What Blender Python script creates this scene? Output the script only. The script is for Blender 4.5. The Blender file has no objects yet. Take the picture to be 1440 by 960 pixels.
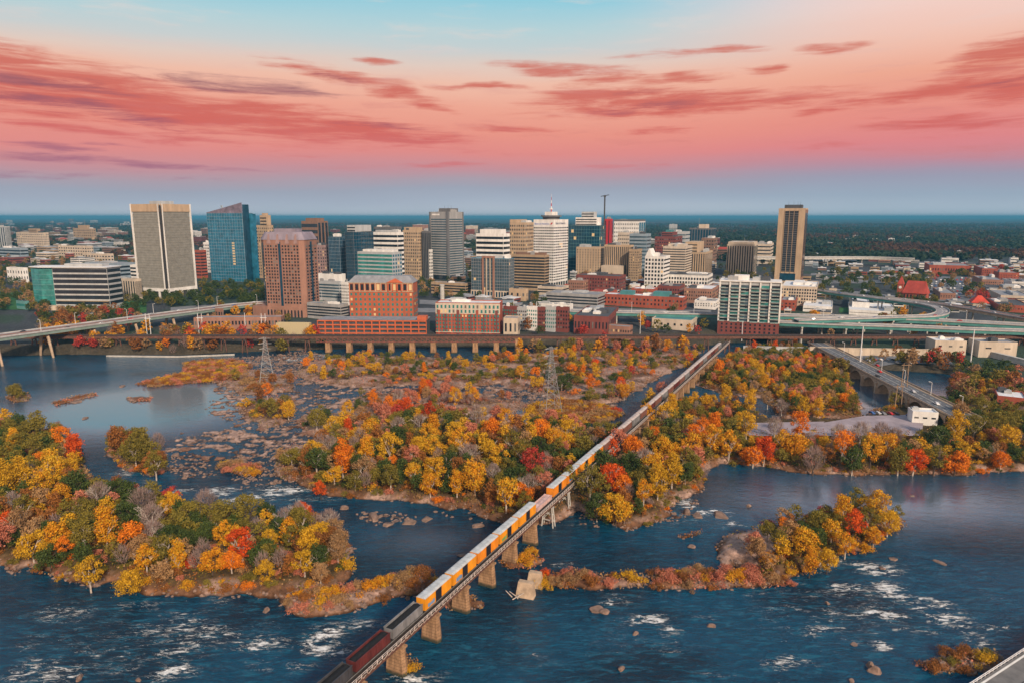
import bpy, bmesh, math, random
import numpy as np
from mathutils import Vector, Matrix
R = math.radians
C = bpy.context.scene.collection
SC = bpy.context.scene
# ------------------------------------------------------------------ camera
H, F, PITCH = 120.0, 960.0, math.atan(175 / 960)
cam = bpy.data.cameras.new('camera'); camo = bpy.data.objects.new('camera', cam); C.objects.link(camo)
camo.location = (0, 0, H); camo.rotation_euler = (math.pi / 2 - PITCH, 0, 0)
cam.sensor_width = 36; cam.lens = 24; cam.clip_start = 1; cam.clip_end = 120000
SC.camera = camo
# ------------------------------------------------------------------ exposure
SC.view_settings.view_transform = 'Standard'; SC.view_settings.look = 'None'
SC.view_settings.exposure = 0.0; SC.view_settings.gamma = 1
SC.cycles.use_denoising = True
SC.cycles.max_bounces = 6; SC.cycles.diffuse_bounces = 2; SC.cycles.glossy_bounces = 3
SC.cycles.volume_bounces = 0; SC.cycles.transparent_max_bounces = 6
SC.cycles.use_adaptive_sampling = True; SC.cycles.adaptive_threshold = 0.015
# ------------------------------------------------------------------ sun: the afterglow of the set sun, behind the camera
sun = bpy.data.lights.new('sun', 'SUN'); suno = bpy.data.objects.new('sun', sun); C.objects.link(suno)
sun.energy = 5.0; sun.angle = R(6); sun.color = (1.0, 0.80, 0.62)
SUN_EL = 30
suno.rotation_euler = (R(90 - SUN_EL), 0, R(24))
# ------------------------------------------------------------------ helpers for picture-row / picture-column to place
def pix_dir(px, py):
    u = (px - 720) / F; v = (480 - py) / F
    return Vector((u, math.cos(PITCH) + v * math.sin(PITCH), -math.sin(PITCH) + v * math.cos(PITCH)))
def G(px, py, z=0.0):
    d = pix_dir(px, py); t = (z - H) / d.z
    return Vector((d.x * t, d.y * t, z))
def zcity(y):
    return float(np.interp(y, [570, 590, 640, 800, 950, 1500, 3000, 9000], [4, 6, 9, 16, 20, 24, 28, 30]))
def Gt(px, py):
    y = 800.0
    for _ in range(40):
        p = G(px, py, zcity(y)); y = 0.5 * y + 0.5 * p.y
    return G(px, py, zcity(y))
def row_z(y, py):            # height at which a thing y metres ahead meets picture row py
    d = pix_dir(720, py); return H + d.z / d.y * y
def col_x(px, y, z):         # x of picture column px at that distance and height
    depth = y * math.cos(PITCH) + (H - z) * math.sin(PITCH)
    return (px - 720) / F * depth
# ------------------------------------------------------------------ world
def srgb(r, g, b):
    f = lambda c: (c / 12.92 if c <= .04045 else ((c + .055) / 1.055) ** 2.4)
    return (f(r / 255), f(g / 255), f(b / 255), 1)
W = bpy.data.worlds.new('World'); SC.world = W; W.use_nodes = True
def build_world():
    nt = W.node_tree; nt.nodes.clear(); N = nt.nodes.new; L = nt.links.new
    def math_(op, a, b=None, c=None):
        n = N('ShaderNodeMath'); n.operation = op
        for i, v in enumerate((a, b, c)):
            if v is None: continue
            if isinstance(v, (int, float)): n.inputs[i].default_value = v
            else: L(v, n.inputs[i])
        return n.outputs[0]
    tc = N('ShaderNodeTexCoord'); nv = N('ShaderNodeVectorMath'); nv.operation = 'NORMALIZE'; L(tc.outputs['Generated'], nv.inputs[0])
    sx = N('ShaderNodeSeparateXYZ'); L(nv.outputs[0], sx.inputs[0])
    E = math_('MULTIPLY', math_('ARCSINE', sx.outputs[2]), 57.2958)
    A = math_('MULTIPLY', math_('ARCTAN2', sx.outputs[0], sx.outputs[1]), 57.2958)
    cb = N('ShaderNodeCombineXYZ'); L(A, cb.inputs[0]); L(E, cb.inputs[1])
    def mapr(v, a, b, c=0, d=1, smooth=True):
        n = N('ShaderNodeMapRange'); n.interpolation_type = 'SMOOTHSTEP' if smooth else 'LINEAR'
        L(v, n.inputs[0])
        for i, q in enumerate((a, b, c, d)): n.inputs[i + 1].default_value = q
        return n.outputs[0]
    def mix(fac, a, b):
        n = N('ShaderNodeMix'); n.data_type = 'RGBA'
        if isinstance(fac, float): n.inputs[0].default_value = fac
        else: L(fac, n.inputs[0])
        for i, v in ((6, a), (7, b)):
            if isinstance(v, tuple): n.inputs[i].default_value = v
            else: L(v, n.inputs[i])
        return n.outputs[2]
    # slow wobble so that the colour bands are not ruler straight
    nz = N('ShaderNodeTexNoise'); nz.inputs['Scale'].default_value = .06; nz.inputs['Detail'].default_value = 3
    mp = N('ShaderNodeMapping'); mp.inputs['Scale'].default_value = (.5, 3, 1); L(cb.outputs[0], mp.inputs[0]); L(mp.outputs[0], nz.inputs['Vector'])
    E2 = math_('ADD', E, math_('MULTIPLY', math_('SUBTRACT', nz.outputs['Fac'], .5), 3.0))
    E2 = math_('ADD', math_('MULTIPLY', E2, .75), math_('MULTIPLY', E, .25))
    def ramp(stops, src, lo, hi):
        r = N('ShaderNodeValToRGB'); L(mapr(src, lo, hi, 0, 1, False), r.inputs[0])
        el = r.color_ramp.elements
        while len(el) > 1: el.remove(el[0])
        for i, (e, c) in enumerate(stops):
            p = (e - lo) / (hi - lo)
            q = el[0] if i == 0 else el.new(p)
            q.position = p; q.color = srgb(*c)
        return r.outputs[0]
    base = ramp([(-3, (184, 194, 206)), (.3, (188, 195, 206)), (1.2, (168, 178, 194)), (2.1, (160, 166, 182)), (2.9, (174, 158, 170)), (3.7, (198, 146, 154)),
                 (5.1, (226, 141, 136)), (6.5, (234, 150, 134)), (8.6, (239, 168, 147)), (10.4, (241, 190, 168)), (11.5, (226, 204, 192)), (12.6, (202, 208, 208)), (14.2, (182, 210, 216)),
                 (16.4, (142, 204, 222)), (18.5, (168, 205, 224)), (22, (204, 208, 226)), (30, (196, 204, 230)), (45, (160, 192, 226)), (90, (160, 190, 226))], E2, -3, 90)
    # right of the view the top of the sky stays pink-white
    pink = ramp([(-3, (178, 192, 206)), (.4, (176, 190, 204)), (1.4, (156, 172, 190)), (3.0, (158, 156, 176)), (3.9, (186, 144, 160)), (5.2, (222, 134, 138)), (7, (232, 144, 132)), (9.8, (239, 170, 146)), (12, (242, 194, 176)),
                 (14, (243, 208, 198)), (16.4, (240, 216, 216)), (22, (205, 205, 222)), (40, (150, 190, 225)), (90, (165, 195, 228))], E2, -3, 90)
    col = mix(mapr(A, 4, 30), base, pink)
    # the bright west behind the camera
    back = mapr(sx.outputs[1], -.15, -.9)
    west = ramp([(-3, (200, 130, 90)), (6, (255, 190, 130)), (25, (250, 225, 205)), (60, (190, 210, 235)), (90, (165, 195, 228))], E, -3, 90)
    col = mix(back, col, west)
    # cloud streaks, each laid out as an azimuth / elevation ellipse and broken up by stretched noise
    n1 = N('ShaderNodeTexNoise'); n1.inputs['Scale'].default_value = .75; n1.inputs['Detail'].default_value = 9; n1.inputs['Roughness'].default_value = .68; n1.inputs['Distortion'].default_value = .4
    m1 = N('ShaderNodeMapping'); m1.inputs['Scale'].default_value = (.22, 2.6, 1); m1.inputs['Rotation'].default_value = (0, 0, R(6)); L(cb.outputs[0], m1.inputs[0]); L(m1.outputs[0], n1.inputs['Vector'])
    n2 = N('ShaderNodeTexNoise'); n2.inputs['Scale'].default_value = .22; n2.inputs['Detail'].default_value = 3; L(cb.outputs[0], n2.inputs['Vector'])
    wv = N('ShaderNodeVectorMath'); wv.operation = 'SUBTRACT'; L(n2.outputs['Color'], wv.inputs[0]); wv.inputs[1].default_value = (.5, .5, .5)
    wm = N('ShaderNodeVectorMath'); wm.operation = 'MULTIPLY'; L(wv.outputs[0], wm.inputs[0]); wm.inputs[1].default_value = (4, 1.0, 0)
    wa = N('ShaderNodeVectorMath'); wa.operation = 'ADD'; L(cb.outputs[0], wa.inputs[0]); L(wm.outputs[0], wa.inputs[1])
    def field(lst):
        acc = None
        for (px, py, hw, hh, tilt, st) in lst:
            d = pix_dir(px, py); a = math.degrees(math.atan2(d.x, d.y)); e = math.degrees(math.atan2(d.z, math.hypot(d.x, d.y)))
            m = N('ShaderNodeMapping'); m.vector_type = 'TEXTURE'
            m.inputs['Location'].default_value = (a, e, 0); m.inputs['Rotation'].default_value = (0, 0, R(-tilt)); m.inputs['Scale'].default_value = (hw * .072, hh * .072, 1)
            L(wa.outputs[0], m.inputs[0])
            ln = N('ShaderNodeVectorMath'); ln.operation = 'LENGTH'; L(m.outputs[0], ln.inputs[0])
            v = mapr(ln.outputs['Value'], 1.3, .0, 0, st)
            acc = v if acc is None else math_('MAXIMUM', acc, v)
        return acc
    red = field([(40, 118, 170, 38, 9, 1), (180, 138, 190, 32, 8, 1), (360, 166, 190, 28, 6, 1), (510, 184, 150, 18, 6, 1), (-20, 90, 110, 34, 10, 1), (250, 150, 120, 26, 8, 1), (470, 104, 90, 10, 7, .9), (565, 132, 60, 11, 12, .9),
                 (605, 150, 40, 6, 10, .7), (670, 122, 70, 5, 0, .95), (530, 84, 32, 6, 3, .8), (790, 98, 90, 12, 3, .95), (850, 108, 50, 8, 2, .8), (850, 135, 110, 20, -4, 1), (960, 146, 210, 17, -1, 1),
                 (1090, 138, 80, 6, -2, .9), (970, 75, 110, 6, -1, .8), (965, 112, 50, 10, 0, .8), (1180, 68, 48, 7, 0, .75), (1075, 97, 36, 6, 0, .8), (1145, 155, 45, 6, -2, .8),
                 (1410, 88, 80, 15, -9, .9), (1440, 62, 70, 16, -12, .9), (1340, 125, 140, 11, -3, .95), (1430, 122, 70, 18, -3, 1), (1340, 172, 100, 14, 2, .7),
                 (120, 186, 140, 6, 4, .7), (300, 197, 90, 6, 3, .7), (700, 181, 80, 6, 2, .6), (930, 185, 60, 6, 0, .6), (1160, 205, 60, 5, 0, .55), (430, 215, 60, 6, 0, .5), (620, 233, 80, 5, 0, .5), (900, 235, 90, 5, 0, .45)])
    dark = field([(340, 120, 150, 14, 2, 1), (30, 112, 150, 11, 5, .95), (100, 150, 170, 13, 7, .85), (470, 106, 60, 7, 7, .8), (560, 180, 120, 8, 6, .7), (930, 150, 120, 8, -2, .75), (70, 207, 90, 6, 2, .9), (150, 228, 230, 7, 2, .9), (900, 128, 60, 7, 0, .6),
                  (150, 207, 60, 4, 0, .6), (1420, 118, 70, 9, -3, .6), (830, 104, 40, 6, 0, .6), (100, 246, 300, 7, 0, .6)])
    nf = math_('MULTIPLY', math_('SUBTRACT', n1.outputs['Fac'], .5), 2.0)
    fr = mapr(math_('ADD', red, math_('MULTIPLY', nf, 1.15)), .14, 1.0)
    fd = mapr(math_('ADD', dark, nf), .4, 1.15)
    fr = math_('MULTIPLY', fr, mapr(red, .02, .3)); fd = math_('MULTIPLY', fd, mapr(dark, .02, .3))
    redc = ramp([(0, (190, 100, 125)), (4, (210, 112, 116)), (7, (208, 98, 90)), (12, (206, 108, 92)), (16, (220, 140, 130))], E, 0, 16)
    col = mix(math_('MULTIPLY', fr, .88), col, redc)
    drk = ramp([(0, (150, 120, 150)), (5, (165, 100, 120)), (9, (138, 88, 102)), (14, (140, 105, 118))], E, 0, 14)
    col = mix(math_('MULTIPLY', fd, .82), col, drk)
    # faint veil of high streaks
    n3 = N('ShaderNodeTexNoise'); n3.inputs['Scale'].default_value = .3; n3.inputs['Detail'].default_value = 7; n3.inputs['Roughness'].default_value = .65
    m3 = N('ShaderNodeMapping'); m3.inputs['Scale'].default_value = (.35, 3.2, 1); m3.inputs['Rotation'].default_value = (0, 0, R(3)); L(wa.outputs[0], m3.inputs[0]); L(m3.outputs[0], n3.inputs['Vector'])
    veil = math_('MULTIPLY', mapr(n3.outputs['Fac'], .5, .75), mapr(E, 2.2, 5))
    col = mix(math_('MULTIPLY', veil, .4), col, mix(mapr(E, 8, 14), srgb(206, 122, 120), srgb(236, 214, 206)))
    # zenith, unseen, a little stronger than the strip in view: the light of dusk falls from there
    bg = N('ShaderNodeBackground'); L(col, bg.inputs[0])
    up = mapr(E, 18, 45, 1.0, .68); L(math_('MAXIMUM', up, math_('MULTIPLY', back, .9)), bg.inputs[1])
    out = N('ShaderNodeOutputWorld'); L(bg.outputs[0], out.inputs[0])
build_world(); W.cycles.sampling_method = 'MANUAL'; W.cycles.sample_map_resolution = 256
# ------------------------------------------------------------------ materials
def new_mat(name):
    m = bpy.data.materials.new(name); m.use_nodes = True
    nt = m.node_tree; return m, nt, nt.nodes['Principled BSDF']
def rgba(c): return (c[0], c[1], c[2], 1)
MATS = {}
def mat(name, col, rough=.7, var=.25, scale=.4, metal=0.0, spec=.4, bump=0.0, coords='Object', stretch=(1, 1, 1)):
    """base colour broken up by two sizes of noise (wear, stains), rough enough to look like masonry, metal or paint"""
    if name in MATS: return MATS[name]
    m, nt, b = new_mat(name); N = nt.nodes.new; L = nt.links.new
    tc = N('ShaderNodeTexCoord'); mp = N('ShaderNodeMapping'); mp.inputs['Scale'].default_value = stretch; L(tc.outputs[coords], mp.inputs[0])
    n = N('ShaderNodeTexNoise'); n.inputs['Scale'].default_value = scale; n.inputs['Detail'].default_value = 6; n.inputs['Roughness'].default_value = .65; L(mp.outputs[0], n.inputs['Vector'])
    r = N('ShaderNodeValToRGB'); L(n.outputs['Fac'], r.inputs[0])
    r.color_ramp.elements[0].position = .3; r.color_ramp.elements[1].position = .7
    r.color_ramp.elements[0].color = rgba([c * (1 - var) for c in col]); r.color_ramp.elements[1].color = rgba([min(1, c * (1 + var)) for c in col])
    L(r.outputs[0], b.inputs['Base Color'])
    b.inputs['Roughness'].default_value = rough; b.inputs['Metallic'].default_value = metal; b.inputs['Specular IOR Level'].default_value = spec
    if bump:
        bp = N('ShaderNodeBump'); bp.inputs['Strength'].default_value = bump; L(n.outputs['Fac'], bp.inputs['Height']); L(bp.outputs[0], b.inputs['Normal'])
    MATS[name] = m; return m
def glass(name, col, rough=.12, spec=.55, var=.5):
    m = mat(name, col, rough, var, .12, 0, spec); return m
def glow(name, col, e):
    if name in MATS: return MATS[name]
    m, nt, b = new_mat(name); b.inputs['Base Color'].default_value = rgba([c * .3 for c in col]); b.inputs['Emission Color'].default_value = rgba(col); b.inputs['Emission Strength'].default_value = e
    MATS[name] = m; return m
# ------------------------------------------------------------------ object helpers
def tag(o, label=None, cat=None, group=None, kind=None):
    if label: o['label'] = label
    if cat: o['category'] = cat
    if group: o['group'] = group
    if kind: o['kind'] = kind
    return o
def empty(name, loc=(0, 0, 0), rz=0.0):
    o = bpy.data.objects.new(name, None); C.objects.link(o); o.location = loc; o.rotation_euler = (0, 0, rz); o.empty_display_size = .5
    return o
def link(name, me, parent=None, loc=(0, 0, 0), rz=0.0, sc=None):
    o = bpy.data.objects.new(name, me); C.objects.link(o); o.location = loc; o.rotation_euler = (0, 0, rz)
    if sc: o.scale = sc
    if parent: o.parent = parent
    return o
class MB:
    def __init__(s): s.v = []; s.f = []; s.m = []
    def face(s, pts, m=0):
        i = len(s.v); s.v += [tuple(p) for p in pts]; s.f.append(tuple(range(i, i + len(pts)))); s.m.append(m)
    def box(s, x0, x1, y0, y1, z0, z1, m=0, M=None):
        c = [(x0, y0, z0), (x1, y0, z0), (x1, y1, z0), (x0, y1, z0), (x0, y0, z1), (x1, y0, z1), (x1, y1, z1), (x0, y1, z1)]
        if M is not None: c = [tuple(M @ Vector(p)) for p in c]
        i = len(s.v); s.v += c
        for q in ((0, 3, 2, 1), (4, 5, 6, 7), (0, 1, 5, 4), (1, 2, 6, 5), (2, 3, 7, 6), (3, 0, 4, 7)):
            s.f.append(tuple(i + k for k in q)); s.m.append(m)
    def prism(s, poly, z0, z1, m=0, top=None, mt=None):
        """poly counter-clockwise in plan; top = optional different upper outline"""
        n = len(poly); i = len(s.v); t = top or poly
        s.v += [(p[0], p[1], z0) for p in poly] + [(p[0], p[1], (z1 if len(p) < 3 else p[2])) for p in t]
        for k in range(n):
            s.f.append((i + k, i + (k + 1) % n, i + n + (k + 1) % n, i + n + k)); s.m.append(m)
        s.f.append(tuple(i + n + k for k in range(n))); s.m.append(m if mt is None else mt)
        s.f.append(tuple(i + n - 1 - k for k in range(n))); s.m.append(m)
    def tube(s, a, b, r0, r1=None, n=5, m=0):
        a = Vector(a); b = Vector(b); r1 = r0 if r1 is None else r1; d = (b - a)
        if d.length < 1e-6: return
        d.normalize(); u = d.orthogonal().normalized(); w = d.cross(u); i = len(s.v)
        for p, r in ((a, r0), (b, r1)):
            for k in range(n):
                t = 2 * math.pi * k / n; s.v.append(tuple(p + u * (r * math.cos(t)) + w * (r * math.sin(t))))
        for k in range(n):
            s.f.append((i + k, i + (k + 1) % n, i + n + (k + 1) % n, i + n + k)); s.m.append(m)
        s.f.append(tuple(i + n + k for k in range(n))); s.m.append(m)
        s.f.append(tuple(i + n - 1 - k for k in range(n))); s.m.append(m)
    def bar(s, a, b, w, h, m=0):
        """rectangular bar from a to b, w wide in plan and h high, centred"""
        a = Vector(a); b = Vector(b); d = b - a; L = d.length
        if L < 1e-6: return
        d.normalize(); up = Vector((0, 0, 1)) if abs(d.z) < .95 else Vector((0, 1, 0))
        x = d.cross(up).normalized(); z = x.cross(d)
        M = Matrix((x, d, z)).transposed().to_4x4(); M.translation = a
        s.box(-w / 2, w / 2, 0, L, -h / 2, h / 2, m, M)
    def mesh(s, name, mats, smooth=False):
        me = bpy.data.meshes.new(name); me.from_pydata(s.v, [], s.f)
        for mm in (mats if isinstance(mats, (list, tuple)) else [mats]): me.materials.append(mm)
        if any(s.m): me.polygons.foreach_set('material_index', s.m)
        if smooth: me.polygons.foreach_set('use_smooth', [True] * len(s.f))
        me.update(); return me
    def build(s, name, mats, parent=None, loc=(0, 0, 0), rz=0.0, smooth=False):
        return link(name, s.mesh(name, mats, smooth), parent, loc, rz)
# ================================================================== terrain and river
def _hash(ix, iy, seed):
    h = (ix.astype(np.int64) * 374761393 + iy.astype(np.int64) * 668265263 + seed * 69069) & 0x7fffffff
    h = ((h ^ (h >> 13)) * 1274126177) & 0x7fffffff
    return ((h ^ (h >> 16)) & 0xffff) / 65535.0
def vnoise(x, y, seed=0):
    ix = np.floor(x); iy = np.floor(y); fx = x - ix; fy = y - iy
    fx = fx * fx * (3 - 2 * fx); fy = fy * fy * (3 - 2 * fy)
    a = _hash(ix, iy, seed); b = _hash(ix + 1, iy, seed); c = _hash(ix, iy + 1, seed); d = _hash(ix + 1, iy + 1, seed)
    return (a * (1 - fx) + b * fx) * (1 - fy) + (c * (1 - fx) + d * fx) * fy
def fbm(x, y, seed=0, o=4):
    s = 0; a = .5; t = 0
    for k in range(o):
        s = s + a * vnoise(x, y, seed + k * 17); t += a; a *= .5; x = x * 2.03 + 5.1; y = y * 2.03 + 1.7
    return s / t
def sstep(a, b, x):
    t = np.clip((x - a) / (b - a), 0, 1); return t * t * (3 - 2 * t)
def sdf(P, poly):
    """signed distance, positive inside"""
    x = P[:, 0]; y = P[:, 1]; d2 = np.full(len(P), 1e18); ins = np.zeros(len(P), bool)
    n = len(poly)
    for i in range(n):
        ax, ay = poly[i]; bx, by = poly[(i + 1) % n]; ex = bx - ax; ey = by - ay
        t = np.clip(((x - ax) * ex + (y - ay) * ey) / (ex * ex + ey * ey + 1e-9), 0, 1)
        d2 = np.minimum(d2, (x - ax - t * ex) ** 2 + (y - ay - t * ey) ** 2)
        if abs(ey) > 1e-9:
            c = ((ay > y) != (by > y)) & (x < (bx - ax) * (y - ay) / ey + ax); ins ^= c
    return np.where(ins, 1, -1) * np.sqrt(d2)
def world_poly(pp): return [(lambda q: (q.x, q.y))(G(px, py, 0)) for px, py in pp]
# outlines of the land at the waterline, as picture columns and rows of the map, turned into metres
LAND = {  # name: (outline, height, edge, cover)
 'left_island': ([(-330, 590), (-100, 600), (0, 606), (70, 606), (104, 622), (120, 650), (116, 682), (146, 704), (196, 712), (280, 730), (330, 738), (410, 738), (468, 752), (492, 770), (500, 800), (478, 824), (440, 834), (340, 834), (270, 838), (210, 834), (160, 812), (130, 824), (70, 814), (40, 800), (0, 792), (-330, 770)], 3.0, 7, 'wood'),
 'near_spit': ([(398, 845), (440, 832), (500, 824), (560, 808), (600, 800), (622, 812), (604, 836), (540, 846), (480, 862), (430, 868), (404, 860)], 1.6, 6, 'rock'),
 'grove_islet': ([(146, 632), (172, 618), (205, 622), (228, 642), (238, 662), (215, 672), (170, 660)], 1.6, 6, 'wood'),
 'shrub_islet': ([(6, 558), (24, 553), (44, 556), (42, 564), (18, 567)], 1.2, 3, 'wood'),
 'mid_island': ([(416, 676), (424, 650), (446, 628), (490, 606), (560, 596), (650, 594), (720, 602), (800, 608), (850, 614), (890, 606), (905, 575), (930, 560), (985, 566), (1050, 578), (1090, 592), (1220, 592), (1310, 592), (1360, 584), (1440, 566), (1760, 580),
                 (1760, 690), (1440, 662), (1340, 668), (1180, 668), (1060, 656), (1012, 652), (990, 662), (1000, 676), (985, 692), (958, 702), (936, 722), (922, 738), (880, 746), (840, 730), (812, 716), (790, 730), (752, 742), (700, 734), (650, 716), (560, 702), (500, 702), (440, 692)], 3.2, 7, 'wood'),
 'upper_right_wood': ([(985, 512), (1050, 496), (1110, 488), (1150, 494), (1172, 508), (1190, 528), (1200, 550), (1208, 572), (1212, 588), (1100, 588), (1085, 574), (1080, 560), (1030, 556), (990, 545), (962, 535)], 3.2, 7, 'wood'),
 'river_islet': ([(1000, 772), (1030, 756), (1062, 744), (1110, 736), (1150, 722), (1200, 714), (1256, 724), (1276, 738), (1240, 758), (1206, 774), (1160, 792), (1122, 808), (1085, 822), (1060, 812), (1056, 800), (1020, 792)], 2.4, 6, 'wood'),
 'islet_rock': ([(1000, 772), (1030, 756), (1062, 746), (1092, 744), (1100, 772), (1092, 800), (1062, 806), (1054, 800), (1020, 792)], 3.4, 7, 'rock'),
 'low_spit': ([(748, 826), (758, 806), (830, 806), (905, 810), (908, 826), (830, 832)], 1.0, 4, 'brush'),
 'brush_spit': ([(912, 808), (960, 800), (1010, 802), (1066, 804), (1112, 816), (1116, 826), (1000, 830), (920, 828)], 1.2, 4, 'brush'),
 'upper_wood': ([(414, 530), (424, 512), (470, 503), (560, 502), (620, 504), (640, 512), (720, 500), (800, 494), (900, 492), (985, 494), (982, 508), (940, 524), (905, 545), (870, 566), (830, 570), (780, 560), (740, 548), (700, 540), (640, 548), (600, 540), (520, 544), (450, 540)], 2.4, 8, 'upper'),
 'thicket': ([(480, 590), (500, 560), (560, 548), (640, 552), (690, 560), (740, 566), (720, 580), (640, 582), (600, 592), (540, 596)], 1.5, 6, 'upper'),
 'thicket_east': ([(735, 572), (790, 562), (850, 572), (880, 582), (850, 596), (780, 596), (740, 590)], 1.2, 5, 'brush'),
 'brown_grass': ([(190, 540), (226, 532), (262, 526), (258, 512), (300, 506), (344, 510), (352, 522), (330, 536), (262, 540), (215, 544)], .9, 4, 'brush'),
 'sedge_patch': ([(176, 560), (200, 556), (216, 558), (212, 564), (184, 566)], .6, 2, 'brush'),
 'sedge_bar': ([(70, 566), (100, 558), (135, 552), (140, 556), (98, 566), (78, 571)], .5, 2, 'brush'),
 'rust_bank': ([(308, 652), (340, 650), (372, 660), (366, 668), (326, 668)], .9, 3, 'brush'),
 'shrub_bank': ([(330, 572), (372, 560), (414, 556), (418, 574), (398, 598), (372, 604), (352, 592)], 1.4, 5, 'upper'),
 'shrub_mound': ([(420, 592), (446, 578), (468, 584), (470, 604), (446, 610), (424, 606)], 1.3, 4, 'upper'),
 'shrub_edge': ([(390, 640), (414, 622), (440, 630), (436, 668), (408, 680), (384, 668)], 1.3, 4, 'upper'),
 'tower_bank': ([(296, 536), (350, 520), (420, 530), (410, 552), (340, 556)], 1.2, 5, 'upper'),
 'corner_rocks': ([(1286, 936), (1310, 926), (1360, 914), (1398, 916), (1412, 928), (1400, 946), (1340, 950), (1300, 946)], 1.2, 4, 'brush'),
 'flat_bar': ([(952, 752), (990, 746), (984, 754), (956, 760)], .5, 2, 'brush'),
 'pier_bank': ([(600, 836), (640, 826), (686, 846), (680, 858), (630, 860)], .8, 3, 'brush'),
 'pier_bank_far': ([(700, 790), (740, 778), (770, 788), (752, 800), (710, 802)], .8, 3, 'brush'),
 'pier_bank_near': ([(540, 930), (560, 916), (590, 926), (588, 942), (556, 946)], .7, 3, 'brush'),
 'east_bank': ([(1222, 579), (1266, 573), (1300, 572), (1340, 576), (1360, 582), (1300, 594), (1220, 592)], 2.6, 6, 'wood'),
 'east_shore': ([(1330, 545), (1350, 536), (1400, 546), (1470, 560), (1470, 590), (1380, 586), (1336, 570)], 3.0, 6, 'wood'),
}
BANK = [(-700, 512), (-200, 505), (0, 501), (100, 499), (250, 500), (330, 496), (440, 492), (560, 489), (700, 489), (770, 490), (900, 487), (985, 487), (1030, 482), (1130, 482), (1165, 498), (1192, 510), (1230, 520), (1330, 527), (1345, 540), (1440, 548), (1900, 560)]
SHOAL = [([(296, 560), (300, 530), (360, 514), (440, 536), (520, 540), (600, 538), (680, 536), (740, 545), (800, 560), (830, 580), (760, 600), (640, 600), (560, 600), (480, 606), (440, 640), (400, 660), (372, 664), (320, 650), (240, 650), (222, 636), (250, 608), (330, 600), (280, 580)], 1.0),
         ([(640, 512), (700, 500), (720, 505), (690, 540), (640, 548)], 1.0),
         ([(690, 545), (780, 548), (800, 566), (720, 580)], .9), ([(860, 545), (880, 508), (940, 500), (930, 530), (890, 560), (850, 580)], 1.0),
         ([(340, 672), (420, 676), (400, 690), (330, 690)], .55), ([(480, 720), (560, 716), (600, 724), (590, 738), (510, 742)], .62), ([(590, 712), (700, 728), (690, 742), (610, 730)], .66),
         ([(230, 640), (300, 650), (310, 668), (250, 676), (225, 668)], .75), ([(940, 700), (1010, 705), (1020, 725), (960, 730)], .6), ([(390, 838), (430, 828), (480, 850), (420, 868)], .9),
         ([(330, 640), (400, 640), (430, 668), (380, 690), (320, 676)], .6), ([(-10, 790), (70, 806), (150, 812), (140, 826), (60, 820), (-10, 800)], .8), ([(800, 712), (900, 745), (990, 690), (1010, 660), (985, 720), (900, 760), (800, 740)], .7),
         ([(300, 505), (440, 492), (470, 505), (420, 535), (340, 540)], .85), ([(1290, 930), (1400, 915), (1410, 940), (1340, 955)], .9)]
LANDW = {k: (world_poly(v[0]), v[1], v[2], v[3]) for k, v in LAND.items()}
BANKW = world_poly(BANK); BANKW = BANKW + [(30000, 90000), (-30000, 90000)]
SHOALW = [(world_poly(p), s) for p, s in SHOAL]
CLS = {'bed': (.02, .03, .03), 'rock': (.31, .205, .16), 'soil': (.15, .075, .04), 'brush': (.17, .075, .04), 'wood': (.075, .05, .022), 'upper': (.15, .08, .05), 'city': (.05, .055, .062), 'bank': (.06, .05, .035), 'far': (.02, .035, .03)}
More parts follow.
